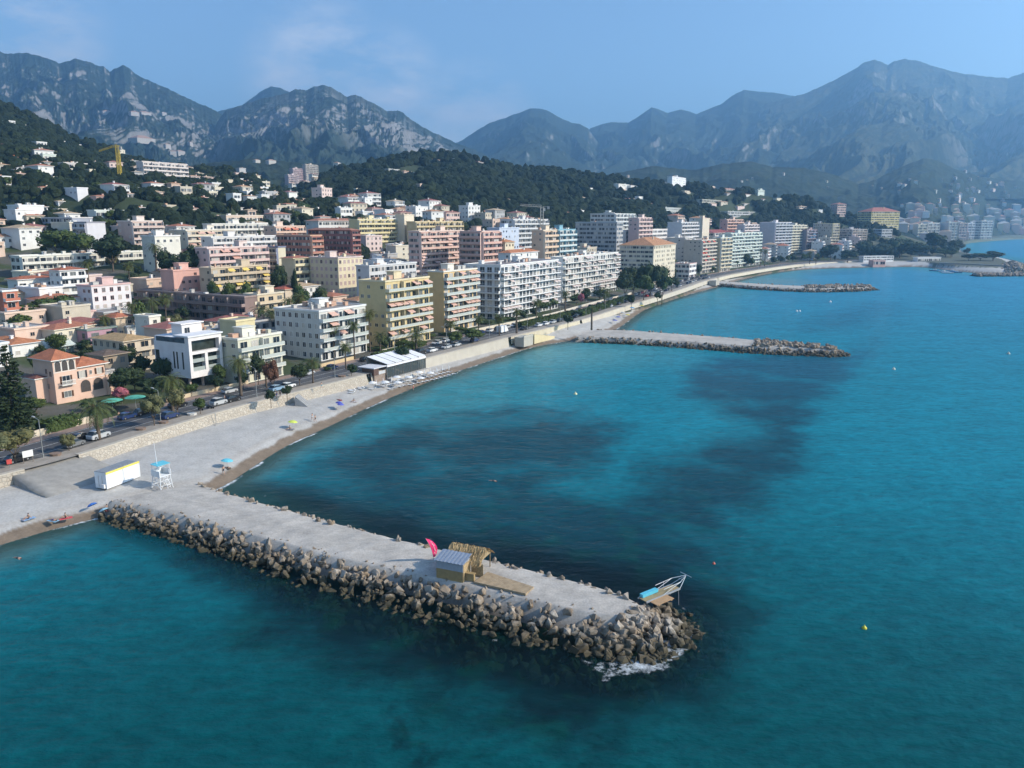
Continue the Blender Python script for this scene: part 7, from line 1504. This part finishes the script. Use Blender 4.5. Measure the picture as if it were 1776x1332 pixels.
# ---------------------------------------------------------------- harbour at the far end, boats, buoys, cranes
BLD('harbourhouse', 'white harbour house with arcades at the start of the quay', HO, 1588, 1592, 1632, 447, 850, WHITE, 'strip', 'few', name='house', zb=3.2, clutter=False)
BLD('canopy', 'long low white beach canopy under the park trees', 'pavilion', 1495, 1498, 1550, 445, 840, (.75, .74, .72), 'strip', 'few', name='beach_pavilion', zb=4.6, clutter=False)
BLD('cafe', 'low building with coral awnings on the sandy cove', 'pavilion', 1512, 1515, 1536, 452, 815, (.6, .38, .34), 'bal', 'few', name='beach_pavilion', zb=2.4, clutter=False)
a, c = at(1628, 465, 0), at(1748, 471, 0); b = MB(); L_ = math.hypot(c[0]-a[0], c[1]-a[1]); b.box(0, L_, 0, 2.5, -1, 5.2); b.box(-.2, L_+.2, -.3, .6, 5.2, 5.6); tag(b.put('quay_wall', plaster((.34, .34, .34)), None, (a[0], a[1], 0), math.atan2(c[1]-a[1], c[0]-a[0])), 'long grey quay wall of the little harbour', 'quay wall')
def boat(px, py, L_, col, label, rz):
    x, y = at(px, py, 0); r = empty('boat', (x, y, -.1), rz, label, 'boat', 'small boats moored below the quay'); b = MB(); rings = []
    for t, w, zb_ in ((-.5, .34, .05), (-.2, .42, 0), (.2, .38, .0), (.42, .2, .1), (.52, .03, .35)): rings.append([(t*L_, 0, zb_), (t*L_, w*L_*.42, .45+.25*max(0, t)), (t*L_, w*L_*.42-.1, .9+.5*max(0, t)), (t*L_, -w*L_*.42+.1, .9+.5*max(0, t)), (t*L_, -w*L_*.42, .45+.25*max(0, t))])
    b.loft(rings); b.put('hull', flat(col, .4, var=.06), r); b = MB(); b.box(-L_*.15, L_*.12, -L_*.1, L_*.1, .85, 1.8); b.put('cabin', plaster(WHITE), r)
for a_ in [(1621, 470, 9, (.1, .25, .4), 'blue boat moored farthest from the breakwater', 2.6), (1636, 472, 8, (.7, .7, .7), 'white boat next to the blue one below the quay', 2.4), (1643, 474, 10, (.7, .72, .74), 'long white boat lying lowest in the row', 2.8), (1652, 471, 8, (.12, .3, .5), 'blue-hulled boat with white cabin in mid row', 2.5), (1659, 473, 9, (.1, .2, .35), 'dark blue boat near the end of the row', 2.7), (1679, 471, 8, (.6, .6, .6), 'grey boat alone nearest the breakwater', 2.5)]: boat(*a_)
def buoy(px, py, col, label, s=.5):
    x, y = at(px, py, 0); b = MB(); n = 8; rings = [[(math.cos(6.283*i/n)*r_*s, math.sin(6.283*i/n)*r_*s, z*s) for i in range(n)] for r_, z in ((.3, -.5), (.7, -.2), (.75, .2), (.45, .6), (.15, .8), (.12, 1.1))]; b.loft(rings); tag(b.put('buoy', flat(col, .4, var=.05), None, (x, y, 0), smooth=True), label, 'buoy')
buoy(1499, 1090, (.6, .55, .03), 'yellow-green buoy alone in open water off the near groyne', .42); buoy(998, 684, (.7, .68, .4), 'pale yellow buoy in the turquoise bay', .7); buoy(1238, 978, (.5, .1, .06), 'small red buoy off the gangway', .32); buoy(1550, 641, (.6, .6, .5), 'white buoy off the middle groyne head', .8); buoy(1749, 614, (.5, .52, .45), 'pale buoy far out near the photo edge', .8); buoy(1382, 540, (.75, .75, .75), 'white float nearer the rocks, first of two', .8); buoy(1387, 540, (.75, .75, .75), 'white float second of two beside the first', .8); buoy(1440, 524, (.75, .75, .75), 'white buoy off the farthest groyne', 1.0)
def crane(px, yb, yt, jx0, jx1, jy0, jy1, D, col, label):
    x, y, zt = atD(px, yt, D); z0 = gz(x, y); r = empty('tower_crane', (x, y, z0), 0, label, 'tower crane'); s = D/F_PX; H = zt-z0; w = .9; b = MB(); m_ = flat(col, .5); n = max(6, int(H/2.2))
    for sx in (-w, w):
        for sy in (-w, w): b.bar((sx, sy, -1), (sx, sy, H), .3)
    for k in range(n): z, z2 = k*H/n, (k+1)*H/n; b.bar((-w, -w, z), (w, -w, z2), .09); b.bar((w, -w, z), (w, w, z2), .09); b.bar((w, w, z), (-w, w, z2), .09); b.bar((-w, w, z), (-w, -w, z2), .09)
    b.put('mast', m_, r); j0, j1 = (jx0-px)*s, (jx1-px)*s; za, zb_ = H-(jy0-yt)*s, H-(jy1-yt)*s; b = MB(); n = 14
    for dy in (-.6, .6): b.bar((j0, dy, za), (0, dy, H-.5), .2); b.bar((0, dy, H-.5), (j1, dy, zb_), .12)
    b.bar((j0, 0, za+1.0), (0, 0, H+.8), .12)
    for k in range(n): t, t2 = k/n, (k+1)/n; b.bar((j0*(1-t), -.6, za+(H-.5-za)*t), (j0*(1-t2), 0, za+1+(H-.2-za)*t2), .06); b.bar((j0*(1-t), .6, za+(H-.5-za)*t), (j0*(1-t2), 0, za+1+(H-.2-za)*t2), .06)
    b.put('jib', m_, r); b = MB(); b.box(j1-.8, j1+.8, -.8, .8, zb_-1.8, zb_); b.put('counterweight', flat((.35, .35, .35), .9), r); b = MB(); b.box(w, w+1.4, -.7, .7, H-3, H-1); b.put('cab', plaster((.5, .5, .48)), r)
crane(203, 318, 252, 172, 208, 262, 254, hit(208, 316)[1]+4, (.50, .36, .04), 'yellow tower crane on the wooded slope')
crane(940, 392, 358, 903, 951, 356.5, 358, 560, (.42, .40, .36), 'grey tower crane in front of the wooded hill')
